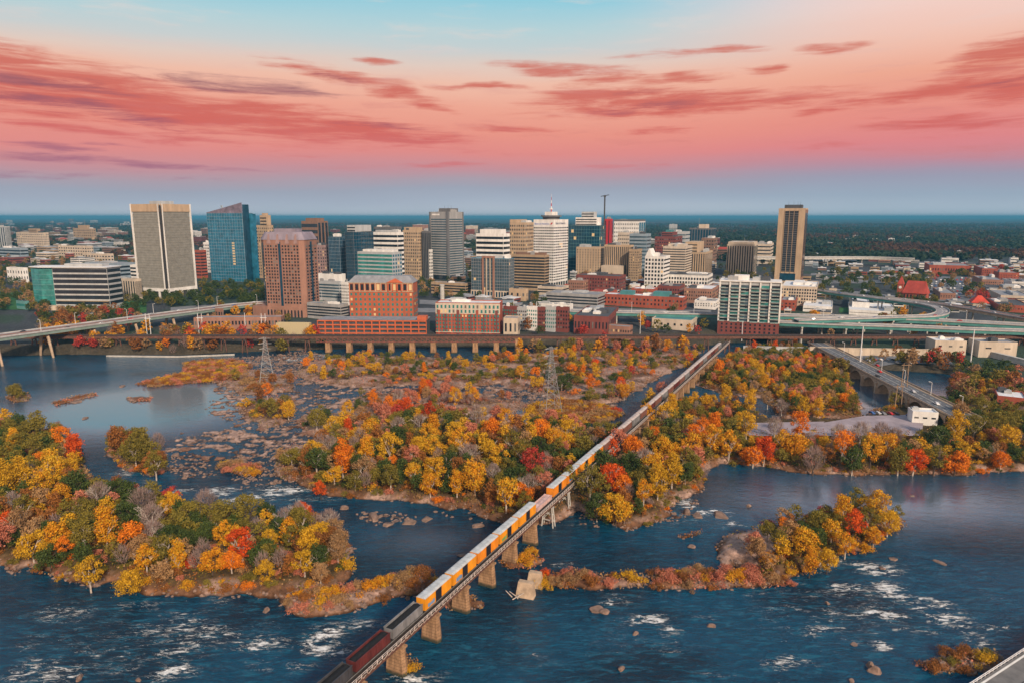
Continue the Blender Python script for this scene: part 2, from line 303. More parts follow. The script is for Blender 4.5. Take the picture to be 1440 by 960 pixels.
def terrain(P, colour=False):
    x = P[:, 0]; y = P[:, 1]; n = len(P)
    n1 = fbm(x / 9, y / 9, 1); n2 = fbm(x / 3.1, y / 3.1, 7, 3); n3 = fbm(x / 30, y / 30, 21); n4 = fbm(x / 1.7, y / 1.2, 27, 2)
    z = np.full(n, -2.2); col = np.tile(np.array(CLS['bed']), (n, 1)); bare = np.zeros(n)
    near = y < 720
    def upd(h, c):
        nonlocal z
        k = h > z; z = np.where(k, h, z)
        if colour: col[k] = c[k] if c.ndim == 2 else c
    idx = np.where(near)[0]; Q = P[idx]
    for poly, s in SHOALW:
        a = np.array(poly); lo = a.min(0) - 12; hi = a.max(0) + 12
        k = idx[((Q >= lo) & (Q <= hi)).all(1)]
        if not len(k): continue
        sd = sdf(P[k], poly) + (n1[k] - .5) * 10
        rid = 1 - np.abs(2 * fbm(x[k] / 11 + n3[k] * 3, y[k] / 5.5, 33, 4) - 1)
        h = -2.2 + (2.2 - .95) * sstep(-8, 6, sd) + (rid ** 2 * 1.75 + (n2[k] - .5) * 1.7 + (n4[k] - .5) * .9 - .2) * s * sstep(-5, 5, sd)
        c = np.array(CLS['rock']) * (.35 + .9 * n2[k] + .6 * n4[k])[:, None]
        br = sstep(.5, .66, n1[k])[:, None] * .8
        c = c * (1 - br) + np.array(CLS['brush']) * br
        hh = np.full(n, -9.0); hh[k] = h; cc = np.zeros((n, 3)); cc[k] = c; upd(hh, cc)
    for name, (poly, hm, ed, cl) in LANDW.items():
        a = np.array(poly); lo = a.min(0) - 20; hi = a.max(0) + 20
        k = idx[((Q >= lo) & (Q <= hi)).all(1)]
        if not len(k): continue
        sd = sdf(P[k], poly) + (n1[k] - .5) * ed * 1.2
        h = -2.2 + (hm * (.6 + .5 * n3[k] + .3 * n4[k]) + 2.2) * sstep(-ed * .9, ed, sd) + (n2[k] - .5) * .8 * sstep(-ed, 0, sd)
        c = np.array(CLS['upper' if cl == 'upper' else cl]) * (.6 + .8 * n2[k])[:, None]
        if cl == 'upper':
            rk = sstep(.42, .56, fbm(x[k] / 16, y[k] / 9, 91))[:, None]; c = c * (1 - rk) + np.array(CLS['rock']) * (.6 + .8 * n2[k])[:, None] * rk
        rim = (1 - sstep(1.5, 5.5, sd + (n2[k] - .5) * 5))[:, None]
        rr = sstep(.48, .62, fbm(x[k] / 12, y[k] / 12, 55))[:, None]
        edge = np.array(CLS['soil']) * (1 - rr) + np.array(CLS['rock']) * rr
        c = c * (1 - rim) + edge * (.3 + .8 * n2[k] + .6 * n4[k])[:, None] * rim
        hh = np.full(n, -9.0); hh[k] = h; cc = np.zeros((n, 3)); cc[k] = c; upd(hh, cc)
    sd = np.full(n, 50.0); k = np.where(y < 760)[0]
    if len(k): sd[k] = sdf(P[k], BANKW)
    zc = np.interp(y, [300, 420, 570, 590, 640, 800, 950, 1500, 3000, 9000], [3, 4, 4, 6, 9, 16, 20, 24, 28, 30])
    far = sstep(1500, 2600, y)
    h = -2.2 + (zc + 2.2) * sstep(-3, 12, sd + (n1 - .5) * 5) + (fbm(x / 420, y / 420, 5) - .5) * 18 * far
    if colour:
        c = np.array(CLS['city']) * (.6 + .8 * n1)[:, None]
        gr = sstep(.5, .6, fbm(x / 55, y / 55, 41))[:, None] * .8
        c = c * (1 - gr) + np.array([.03, .055, .03]) * gr
        bk = (1 - sstep(10, 40, sd))[:, None]; c = c * (1 - bk) + np.array(CLS['bank']) * (.5 + n2)[:, None] * bk
        f2 = far[:, None]; fc = np.array(CLS['far']) * (.5 + fbm(x / 60, y / 140, 61))[:, None]
        rd = sstep(.56, .7, fbm(x / 300, y / 500, 71))[:, None]; fc = fc * (1 - rd) + np.array([.075, .04, .03]) * rd
        c = c * (1 - f2) + fc * f2
        upd(h, c)
    else: upd(h, np.zeros((n, 3)))
    return (z, col) if colour else z
def ground_z(x, y): return float(terrain(np.array([[x, y]], float))[0])
def grid_mesh(name, us, ys, zc):
    nu, ny = len(us), len(ys)
    Y, U = np.meshgrid(ys, us, indexing='ij'); P = np.stack([(U * Y).ravel(), Y.ravel()], 1)
    z, col = zc(P)
    v = np.column_stack([P, z])
    i = np.arange(ny - 1)[:, None] * nu + np.arange(nu - 1)[None, :]
    f = np.stack([i, i + 1, i + nu + 1, i + nu], -1).reshape(-1, 4)
    me = bpy.data.meshes.new(name); me.vertices.add(len(v)); me.vertices.foreach_set('co', v.ravel().astype(np.float32))
    me.loops.add(f.size); me.loops.foreach_set('vertex_index', f.ravel().astype(np.int32))
    me.polygons.add(len(f)); me.polygons.foreach_set('loop_start', np.arange(0, f.size, 4, dtype=np.int32))
    me.polygons.foreach_set('use_smooth', np.ones(len(f), bool)); me.update(calc_edges=True)
    if col is not None:
        at = me.attributes.new('cover', 'FLOAT_COLOR', 'POINT'); at.data.foreach_set('color', np.column_stack([col, np.ones(len(col))]).ravel().astype(np.float32))
    return me
ROWS = [G(720, py).y for py in np.arange(1090, 486, -1.6)]
yy = ROWS[-1]; ROWS_FAR = []
while yy < 60000:
    yy *= 1.022 if yy < 3000 else 1.06; ROWS_FAR.append(yy)
gm = grid_mesh('ground', np.linspace(-1.06, 1.06, 640), ROWS + ROWS_FAR, lambda P: terrain(P, True))
def ground_mat():
    m, nt, b = new_mat('ground'); N = nt.nodes.new; L = nt.links.new
    at = N('ShaderNodeAttribute'); at.attribute_name = 'cover'
    tc = N('ShaderNodeTexCoord')
    n = N('ShaderNodeTexNoise'); n.inputs['Scale'].default_value = .55; n.inputs['Detail'].default_value = 8; n.inputs['Roughness'].default_value = .7; L(tc.outputs['Object'], n.inputs['Vector'])
    r = N('ShaderNodeMapRange'); L(n.outputs['Fac'], r.inputs[0]); r.inputs[1].default_value = .3; r.inputs[2].default_value = .7; r.inputs[3].default_value = .45; r.inputs[4].default_value = 1.5
    mx = N('ShaderNodeVectorMath'); mx.operation = 'SCALE'; L(at.outputs['Color'], mx.inputs[0]); L(r.outputs[0], mx.inputs['Scale'])
    # wet stone just above the waterline
    sp = N('ShaderNodeSeparateXYZ'); L(tc.outputs['Object'], sp.inputs[0])
    w = N('ShaderNodeMapRange'); L(sp.outputs[2], w.inputs[0]); w.inputs[1].default_value = .02; w.inputs[2].default_value = .45; w.inputs[3].default_value = .25; w.inputs[4].default_value = 1
    m2 = N('ShaderNodeVectorMath'); m2.operation = 'SCALE'; L(mx.outputs[0], m2.inputs[0]); L(w.outputs[0], m2.inputs['Scale'])
    L(m2.outputs[0], b.inputs['Base Color']); b.inputs['Roughness'].default_value = .9; b.inputs['Specular IOR Level'].default_value = .15
    bp = N('ShaderNodeBump'); bp.inputs['Strength'].default_value = .7; bp.inputs['Distance'].default_value = .5; L(n.outputs['Fac'], bp.inputs['Height']); L(bp.outputs[0], b.inputs['Normal'])
    return m
gm.materials.append(ground_mat())
tag(link('ground', gm), kind='structure')
# ------------------------------------------------------------------ river
FOAM = [(240, 900, 330, 80, .55), (1180, 860, 330, 90, .5), (900, 900, 260, 60, .45), (700, 930, 160, 40, .4), (960, 730, 120, 24, .5), (180, 690, 60, 30, .6), (420, 700, 130, 12, .6), (450, 505, 200, 8, .5),  # centre column, row, half width, half height, strength
 (60, 940, 90, 30, .8), (90, 860, 70, 20, .7), (270, 880, 130, 24, .8), (200, 850, 70, 14, .6), (265, 905, 60, 22, .8), (250, 945, 60, 18, .9), (380, 900, 60, 26, .9), (470, 900, 50, 40, 1.0), (300, 850, 40, 10, .6),
 (400, 940, 90, 20, .6), (330, 835, 40, 12, .5), (30, 905, 40, 20, .6), (180, 940, 40, 12, .6), (520, 880, 50, 14, .8), (580, 955, 60, 14, .9), (170, 830, 50, 12, .5),
 (400, 690, 60, 10, 1.0), (350, 700, 40, 8, 1.0), (310, 690, 50, 8, .9), (260, 690, 40, 7, .9), (180, 660, 24, 24, .8), (150, 680, 26, 18, .7), (440, 700, 30, 8, .7),
 (870, 845, 40, 8, .8), (905, 870, 50, 14, 1.0), (940, 895, 40, 14, .9), (880, 835, 60, 5, .6), (990, 870, 40, 10, .6), (930, 920, 40, 16, .6), (760, 930, 90, 30, .45), (830, 870, 60, 12, .4), (1070, 890, 40, 8, .4),
 (1000, 720, 45, 7, 1.0), (960, 705, 30, 8, .9), (1030, 735, 30, 6, .9), (800, 735, 20, 6, .7), (740, 745, 14, 10, .6), (790, 795, 18, 5, .8),
 (1150, 790, 60, 14, 1.0), (1230, 800, 50, 14, .95), (1200, 830, 60, 12, .9), (1260, 830, 40, 18, 1.0), (1310, 850, 40, 16, .95), (1230, 860, 60, 14, 1.0), (1330, 870, 50, 14, .9), (1360, 895, 50, 14, .9), (1180, 855, 40, 10, .8), (1120, 850, 40, 10, .6),
 (1160, 890, 60, 12, .8), (1250, 910, 40, 10, .9), (1100, 935, 70, 12, .8), (1010, 950, 80, 10, .6), (1400, 840, 40, 14, .5), (1290, 885, 40, 10, .8), (1200, 920, 60, 10, .6), (1390, 880, 30, 10, .7), (1070, 830, 30, 5, .7),
 (400, 505, 60, 5, .9), (450, 500, 50, 4, .8), (360, 512, 40, 4, .8), (330, 560, 30, 5, .5), (60, 505, 50, 3, .5), (60, 515, 60, 3, .4), (60, 545, 60, 4, .35), (20, 600, 40, 4, .3), (340, 620, 40, 6, .5), (440, 640, 30, 6, .5), (380, 575, 30, 4, .6),
 (640, 770, 60, 10, .25), (660, 690, 10, 5, .3), (1340, 800, 60, 10, .4), (610, 870, 40, 8, .3), (700, 905, 60, 14, .4)]
def water_z(P):
    f = np.zeros(len(P)); x = P[:, 0]; y = P[:, 1]
    wx = (fbm(x / 14, y / 14, 201) - .5) * 12; wy = (fbm(x / 14, y / 14, 202) - .5) * 12
    for (px, py, hw, hh, s) in FOAM:
        c = G(px, py); sx = abs(G(px + hw, py).x - c.x); sy = abs(G(px, py - hh).y - G(px, py + hh).y) / 2
        d = np.hypot((x + wx - c.x) / (sx * 1.35), (y + wy - c.y) / (sy * 1.5)); f = np.maximum(f, s * (1 - sstep(.1, 1.1, d)))
    # how lively the surface is: smooth pool on the left, chop elsewhere
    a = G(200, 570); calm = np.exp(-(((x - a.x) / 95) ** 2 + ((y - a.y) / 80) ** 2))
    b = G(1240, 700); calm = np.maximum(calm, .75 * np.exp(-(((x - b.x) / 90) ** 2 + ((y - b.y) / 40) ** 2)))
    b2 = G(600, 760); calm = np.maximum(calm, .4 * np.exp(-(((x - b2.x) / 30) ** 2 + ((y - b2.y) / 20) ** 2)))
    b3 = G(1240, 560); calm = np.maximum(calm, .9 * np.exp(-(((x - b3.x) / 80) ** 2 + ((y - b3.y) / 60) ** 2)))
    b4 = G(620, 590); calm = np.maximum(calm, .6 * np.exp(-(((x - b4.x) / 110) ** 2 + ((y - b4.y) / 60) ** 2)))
    cur = np.clip(.5 + (fbm(x / 34, y / 20, 205) - .5) * 1.5, 0, 1)
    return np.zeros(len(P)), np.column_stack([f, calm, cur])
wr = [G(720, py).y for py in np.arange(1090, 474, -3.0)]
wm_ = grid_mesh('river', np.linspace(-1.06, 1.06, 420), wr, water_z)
def water_mat():
    m, nt, b = new_mat('river_water'); N = nt.nodes.new; L = nt.links.new
    at = N('ShaderNodeAttribute'); at.attribute_name = 'cover'; sp = N('ShaderNodeSeparateColor'); L(at.outputs['Color'], sp.inputs[0])
    tc = N('ShaderNodeTexCoord')
    def noise(scale, detail, rough, st=(1, 1, 1), rot=0, dist=0):
        mp = N('ShaderNodeMapping'); mp.inputs['Scale'].default_value = st; mp.inputs['Rotation'].default_value = (0, 0, rot); L(tc.outputs['Object'], mp.inputs[0])
        n = N('ShaderNodeTexNoise'); n.inputs['Scale'].default_value = scale; n.inputs['Detail'].default_value = detail; n.inputs['Roughness'].default_value = rough; n.inputs['Distortion'].default_value = dist
        L(mp.outputs[0], n.inputs['Vector']); return n.outputs['Fac']
    def mth(op, a, b_=None):
        n = N('ShaderNodeMath'); n.operation = op
        for i, v in enumerate((a, b_)):
            if v is None: continue
            if isinstance(v, (int, float)): n.inputs[i].default_value = v
            else: L(v, n.inputs[i])
        return n.outputs[0]
    def mr(v, a, b_, c=0, d=1):
        n = N('ShaderNodeMapRange'); n.interpolation_type = 'SMOOTHSTEP'; L(v, n.inputs[0])
        for i, q in enumerate((a, b_, c, d)): n.inputs[i + 1].default_value = q
        return n.outputs[0]
    n1 = noise(.16, 5, .62, (1, 1.7, 1), R(20), .6); n2 = noise(.7, 5, .65, (.8, 1.6, 1), R(-12), .8); n3 = noise(2.4, 3, .6, (.8, 1.5, 1), R(10))
    # foam: thin torn streaks, only where the rapids are: crests of a warped ridge noise, cut up by a finer one
    s1 = noise(.42, 9, .74, (.55, 1.7, 1), R(-20), .9); s3 = noise(.10, 4, .65, (.6, 1.6, 1), R(-20), .8); s4 = noise(.2, 4, .6, (.45, 1.8, 1), R(-14), 2.0)
    lvl = mth('MULTIPLY', sp.outputs[0], mr(s3, .28, .54, .4, 1.2))
    thr = mth('SUBTRACT', .79, mth('MULTIPLY', lvl, .31))
    fleck = mr(mth('SUBTRACT', s1, thr), 0, .055)
    crest = mth('MULTIPLY', mr(mth('ABSOLUTE', mth('SUBTRACT', s4, .5)), .0, .03, 1, 0), mth('MULTIPLY', mr(lvl, .45, .9), mr(s1, .42, .58)))
    s5 = noise(1.5, 6, .75, (.6, 1.8, 1), R(-22), .7)
    fleck = mth('MULTIPLY', fleck, mr(mth('ADD', s5, mth('MULTIPLY', lvl, .05)), .40, .54, .22, 1))
    foam = mth('MAXIMUM', fleck, mth('MULTIPLY', crest, .9))
    cr = N('ShaderNodeValToRGB'); L(sp.outputs[2], cr.inputs[0]); e = cr.color_ramp.elements
    e[0].position = .3; e[0].color = (.0006, .022, .046, 1); e[1].position = .7; e[1].color = (.0008, .052, .105, 1)
    rp1 = noise(.33, 7, .7, (.45, 1.9, 1), R(-15), .8)      # lighter aerated streaks along the current, also painting in ripple reflections
    ripple_glint = mth('MULTIPLY', mr(rp1, .46, .70), mr(sp.outputs[1], .1, .6, 1, 0))
    lt = N('ShaderNodeMix'); lt.data_type = 'RGBA'; L(mth('MULTIPLY', ripple_glint, mr(sp.outputs[0], 0, .5, .45, .9)), lt.inputs[0]); L(cr.outputs[0], lt.inputs[6]); lt.inputs[7].default_value = (.012, .125, .20, 1)
    sh = N('ShaderNodeMix'); sh.data_type = 'RGBA'; L(mr(sp.outputs[1], .25, .95, 0, .8), sh.inputs[0]); L(lt.outputs[2], sh.inputs[6]); sh.inputs[7].default_value = (.075, .115, .165, 1)   # pale tint paints the calm pool's sky reflection into the base colour
    mx = N('ShaderNodeMix'); mx.data_type = 'RGBA'; L(foam, mx.inputs[0]); L(sh.outputs[2], mx.inputs[6]); mx.inputs[7].default_value = (.85, .86, .84, 1)
    L(mx.outputs[2], b.inputs['Base Color'])
    L(mth('ADD', mth('MULTIPLY', foam, .6), mr(sp.outputs[1], .2, .9, .09, .03)), b.inputs['Roughness']); L(mr(sp.outputs[1], .1, .8, 1.28, 3.0), b.inputs['IOR'])
    h = mth('ADD', mth('MULTIPLY', n1, 1.6), mth('ADD', mth('MULTIPLY', n2, .55), mth('MULTIPLY', n3, .12)))
    h = mth('ADD', h, mth('MULTIPLY', foam, .4))
    amp = mr(sp.outputs[1], .05, .8, 1.0, .035)
    bp = N('ShaderNodeBump'); bp.inputs['Distance'].default_value = .9; L(h, bp.inputs['Height']); L(amp, bp.inputs['Strength']); L(bp.outputs[0], b.inputs['Normal'])
    return m
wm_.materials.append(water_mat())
tag(link('river', wm_), kind='structure')
# ================================================================== trees
def leaf_mat(name, c1, c2, c3=None):
    m, nt, b = new_mat(name); N = nt.nodes.new; L = nt.links.new
    tc = N('ShaderNodeTexCoord'); oi = N('ShaderNodeObjectInfo'); geo = N('ShaderNodeNewGeometry')
    n = N('ShaderNodeTexNoise'); n.inputs['Scale'].default_value = .35; n.inputs['Detail'].default_value = 3; L(tc.outputs['Object'], n.inputs['Vector'])
    a = N('ShaderNodeMath'); a.operation = 'MULTIPLY_ADD'; L(geo.outputs['Random Per Island'], a.inputs[0]); a.inputs[1].default_value = .45; L(n.outputs['Fac'], a.inputs[2])
    s = N('ShaderNodeMath'); s.operation = 'MULTIPLY_ADD'; L(oi.outputs['Random'], s.inputs[0]); s.inputs[1].default_value = .34; L(a.outputs[0], s.inputs[2])
    r = N('ShaderNodeValToRGB'); L(s.outputs[0], r.inputs[0]); e = r.color_ramp.elements
    e[0].position = .45; e[0].color = rgba(c1); e[1].position = 1.15 if c3 is None else .85; e[1].position = min(1, e[1].position); e[1].color = rgba(c2)
    if c3: q = e.new(1.0); q.color = rgba(c3)
    L(r.outputs[0], b.inputs['Base Color']); b.inputs['Roughness'].default_value = .7; b.inputs['Specular IOR Level'].default_value = .2
    tr = N('ShaderNodeBsdfTranslucent'); L(r.outputs[0], tr.inputs[0]); mx = N('ShaderNodeMixShader'); mx.inputs[0].default_value = .3
    out = nt.nodes['Material Output']; L(b.outputs[0], mx.inputs[1]); L(tr.outputs[0], mx.inputs[2]); L(mx.outputs[0], out.inputs[0])
    return m
LEAF = {
 'golden': leaf_mat('golden_leaves', (.46, .17, .008), (.72, .31, .012), (.60, .36, .02)),
 'yellow': leaf_mat('yellow_leaves', (.34, .20, .012), (.66, .38, .018)),
 'orange': leaf_mat('orange_leaves', (.52, .11, .006), (.78, .24, .012)),
 'scarlet': leaf_mat('scarlet_leaves', (.42, .035, .010), (.72, .12, .012)),
 'crimson': leaf_mat('crimson_leaves', (.30, .020, .022), (.52, .075, .045)),
 'olive': leaf_mat('olive_leaves', (.085, .078, .014), (.24, .19, .028)),
 'green': leaf_mat('green_leaves', (.022, .042, .012), (.075, .105, .022)),
 'russet': leaf_mat('russet_leaves', (.13, .050, .018), (.34, .135, .03)),
 'tan': leaf_mat('tan_leaves', (.22, .125, .06), (.42, .25, .11)),
 'rosy': leaf_mat('rosy_leaves', (.36, .10, .06), (.58, .22, .13)),
 'bare': leaf_mat('bare_twigs', (.17, .115, .095), (.34, .245, .21)),
}
BARK_D = mat('dark_bark', (.07, .05, .04), .9, .4, 1.2); BARK_P = mat('pale_bark', (.42, .36, .31), .85, .4, 1.0)
def crown_mesh(seed, kind, n):
    """crown about 10 wide and 9 high standing on a 2.5 clear trunk: puffs of leaf clumps on the outer limbs, gaps between them"""
    rg = np.random.default_rng(seed)
    if kind == 'shrub':
        pf = [(rg.normal(0, 1.9), rg.normal(0, 1.9), rg.uniform(.6, 2.4), rg.uniform(.9, 1.7)) for _ in range(13)]
    else:
        pf = []
        tall = {'round': 1.0, 'tall': 1.35, 'broad': .8, 'loose': 1.1}[kind]
        wide = {'round': 1.0, 'tall': .74, 'broad': 1.2, 'loose': 1.0}[kind]
        npf = {'round': 22, 'tall': 20, 'broad': 24, 'loose': 17}[kind]
        for i in range(npf):
            t = (i + .5) / npf; th = i * 2.39996 + rg.uniform(-.5, .5)
            zz = 3.0 + 7.6 * tall * t ** .85; prof = math.sin(math.pi * (0.16 + .80 * t)) ** .75
            rr = 4.0 * wide * prof * rg.uniform(.45, 1.05)
            pf.append((rr * math.cos(th), rr * math.sin(th), zz + rg.normal(0, .5), rg.uniform(1.0, 1.9) * (1.0 if kind != 'loose' else .85)))
    vs, P = [], len(pf)
    w = np.array([p[3] ** 2 for p in pf]); w /= w.sum()
    pick = rg.choice(P, n, p=w); pf = np.array(pf)
    d = rg.normal(size=(n, 3)); d /= np.linalg.norm(d, axis=1)[:, None]; d[:, 2] *= .8
    rad = pf[pick, 3] * (.45 + .75 * rg.uniform(0, 1, n) ** .6)
    out = rg.uniform(0, 1, n) < .13; rad = np.where(out, rad * rg.uniform(1.1, 1.75, n), rad)
    c = pf[pick, :3] + d * rad[:, None]
    if kind == 'shrub': c[:, 2] = np.maximum(c[:, 2], .15)
    nrm = d + rg.normal(0, .45, (n, 3)); nrm /= np.linalg.norm(nrm, axis=1)[:, None]
    t = np.cross(nrm, rg.normal(size=(n, 3))); t /= np.linalg.norm(t, axis=1)[:, None]; b = np.cross(nrm, t)
    s = rg.uniform(.14, .34, n)[:, None] * (1.0 if kind != 'shrub' else .8); l = s * rg.uniform(.7, 1.4, n)[:, None]
    q = np.stack([c - t * s, c + b * l * .8, c + t * s, c - b * l], 1) + rg.normal(0, .05, (n, 4, 3))
    return q
def quads_mesh(name, q, mats, mi=None):
    n = len(q); me = bpy.data.meshes.new(name); me.vertices.add(n * 4); me.vertices.foreach_set('co', q.reshape(-1).astype(np.float32))
    me.loops.add(n * 4); me.loops.foreach_set('vertex_index', np.arange(n * 4, dtype=np.int32)); me.polygons.add(n)
    me.polygons.foreach_set('loop_start', np.arange(0, n * 4, 4, dtype=np.int32)); me.update(calc_edges=True)
    for m in mats: me.materials.append(m)
    if mi is not None: me.polygons.foreach_set('material_index', mi.astype(np.int32))
    return me
def twig_quads(seed, n=620, kind='bare'):
    """fine twig fans of a leafless crown: long slivers that spread upward and outward"""
    rg = np.random.default_rng(seed); t = rg.uniform(0, 1, n); th = rg.uniform(0, 6.283, n)
    zz = 3.2 + 7.4 * t; pr = 3.9 * np.sin(np.pi * (.15 + .8 * t)) ** .7 * rg.uniform(.3, 1, n) ** .6
    c = np.column_stack([pr * np.cos(th), pr * np.sin(th), zz]); d = c - np.array([0, 0, 1.5]); d /= np.linalg.norm(d, axis=1)[:, None]
    d = d + rg.normal(0, .35, (n, 3)); d /= np.linalg.norm(d, axis=1)[:, None]
    l = rg.uniform(.5, 1.3, n)[:, None]; w = np.cross(d, rg.normal(size=(n, 3))); w /= np.linalg.norm(w, axis=1)[:, None]; w *= rg.uniform(.035, .075, n)[:, None]
    return np.stack([c - d * l - w, c - d * l + w, c + d * l + w * .4, c + d * l - w * .4], 1)
def trunk_mesh(name, seed, bark, bare=False, top=9.0):
    rg = random.Random(seed); b = MB()
    lean = (rg.uniform(-.5, .5), rg.uniform(-.5, .5)); fork = rg.uniform(2.2, 3.6)
    b.tube((0, 0, -.8), (lean[0] * .4, lean[1] * .4, fork), .34, .26, 6)
    base = Vector((lean[0] * .4, lean[1] * .4, fork))
    def grow(p, d, l, r, k):
        q = p + d * l; b.tube(p, q, r, r * .62, 4 if k else 5)
        if k >= (3 if bare else 2): return
        for _ in range(3 if bare else 2):
            e = (d + Vector((rg.gauss(0, .55), rg.gauss(0, .55), rg.uniform(0, .35)))).normalized()
            grow(q, e, l * rg.uniform(.55, .8), r * .58, k + 1)
    for i in range(5):
        th = i * 1.257 + rg.uniform(-.4, .4); d = Vector((math.cos(th) * .55, math.sin(th) * .55, 1)).normalized()
        grow(base, d, rg.uniform(2.3, 3.4) * top / 9, .18, 0)
    return b.mesh(name, bark)
KINDS = ['round', 'tall', 'broad', 'loose']
CROWNQ = {k: [crown_mesh(11 + 7 * i + 100 * j, k, 2500 if k != 'loose' else 1500) for i in range(3)] for j, k in enumerate(KINDS)}
CROWNQ['bare'] = [twig_quads(900 + i) for i in range(3)]
CROWNQ['shrub'] = [crown_mesh(700 + i, 'shrub', 1300) for i in range(4)]
CROWN = {(k, i): quads_mesh('crown', q, [LEAF['golden']]) for k, l in CROWNQ.items() for i, q in enumerate(l)}
TRUNK = {(k, p, i): trunk_mesh('trunk', 40 + i + (50 if p else 0), BARK_P if p else BARK_D, k == 'bare', 9) for k in ('leafy', 'bare') for p in (0, 1) for i in range(3)}
rng = random.Random(5)
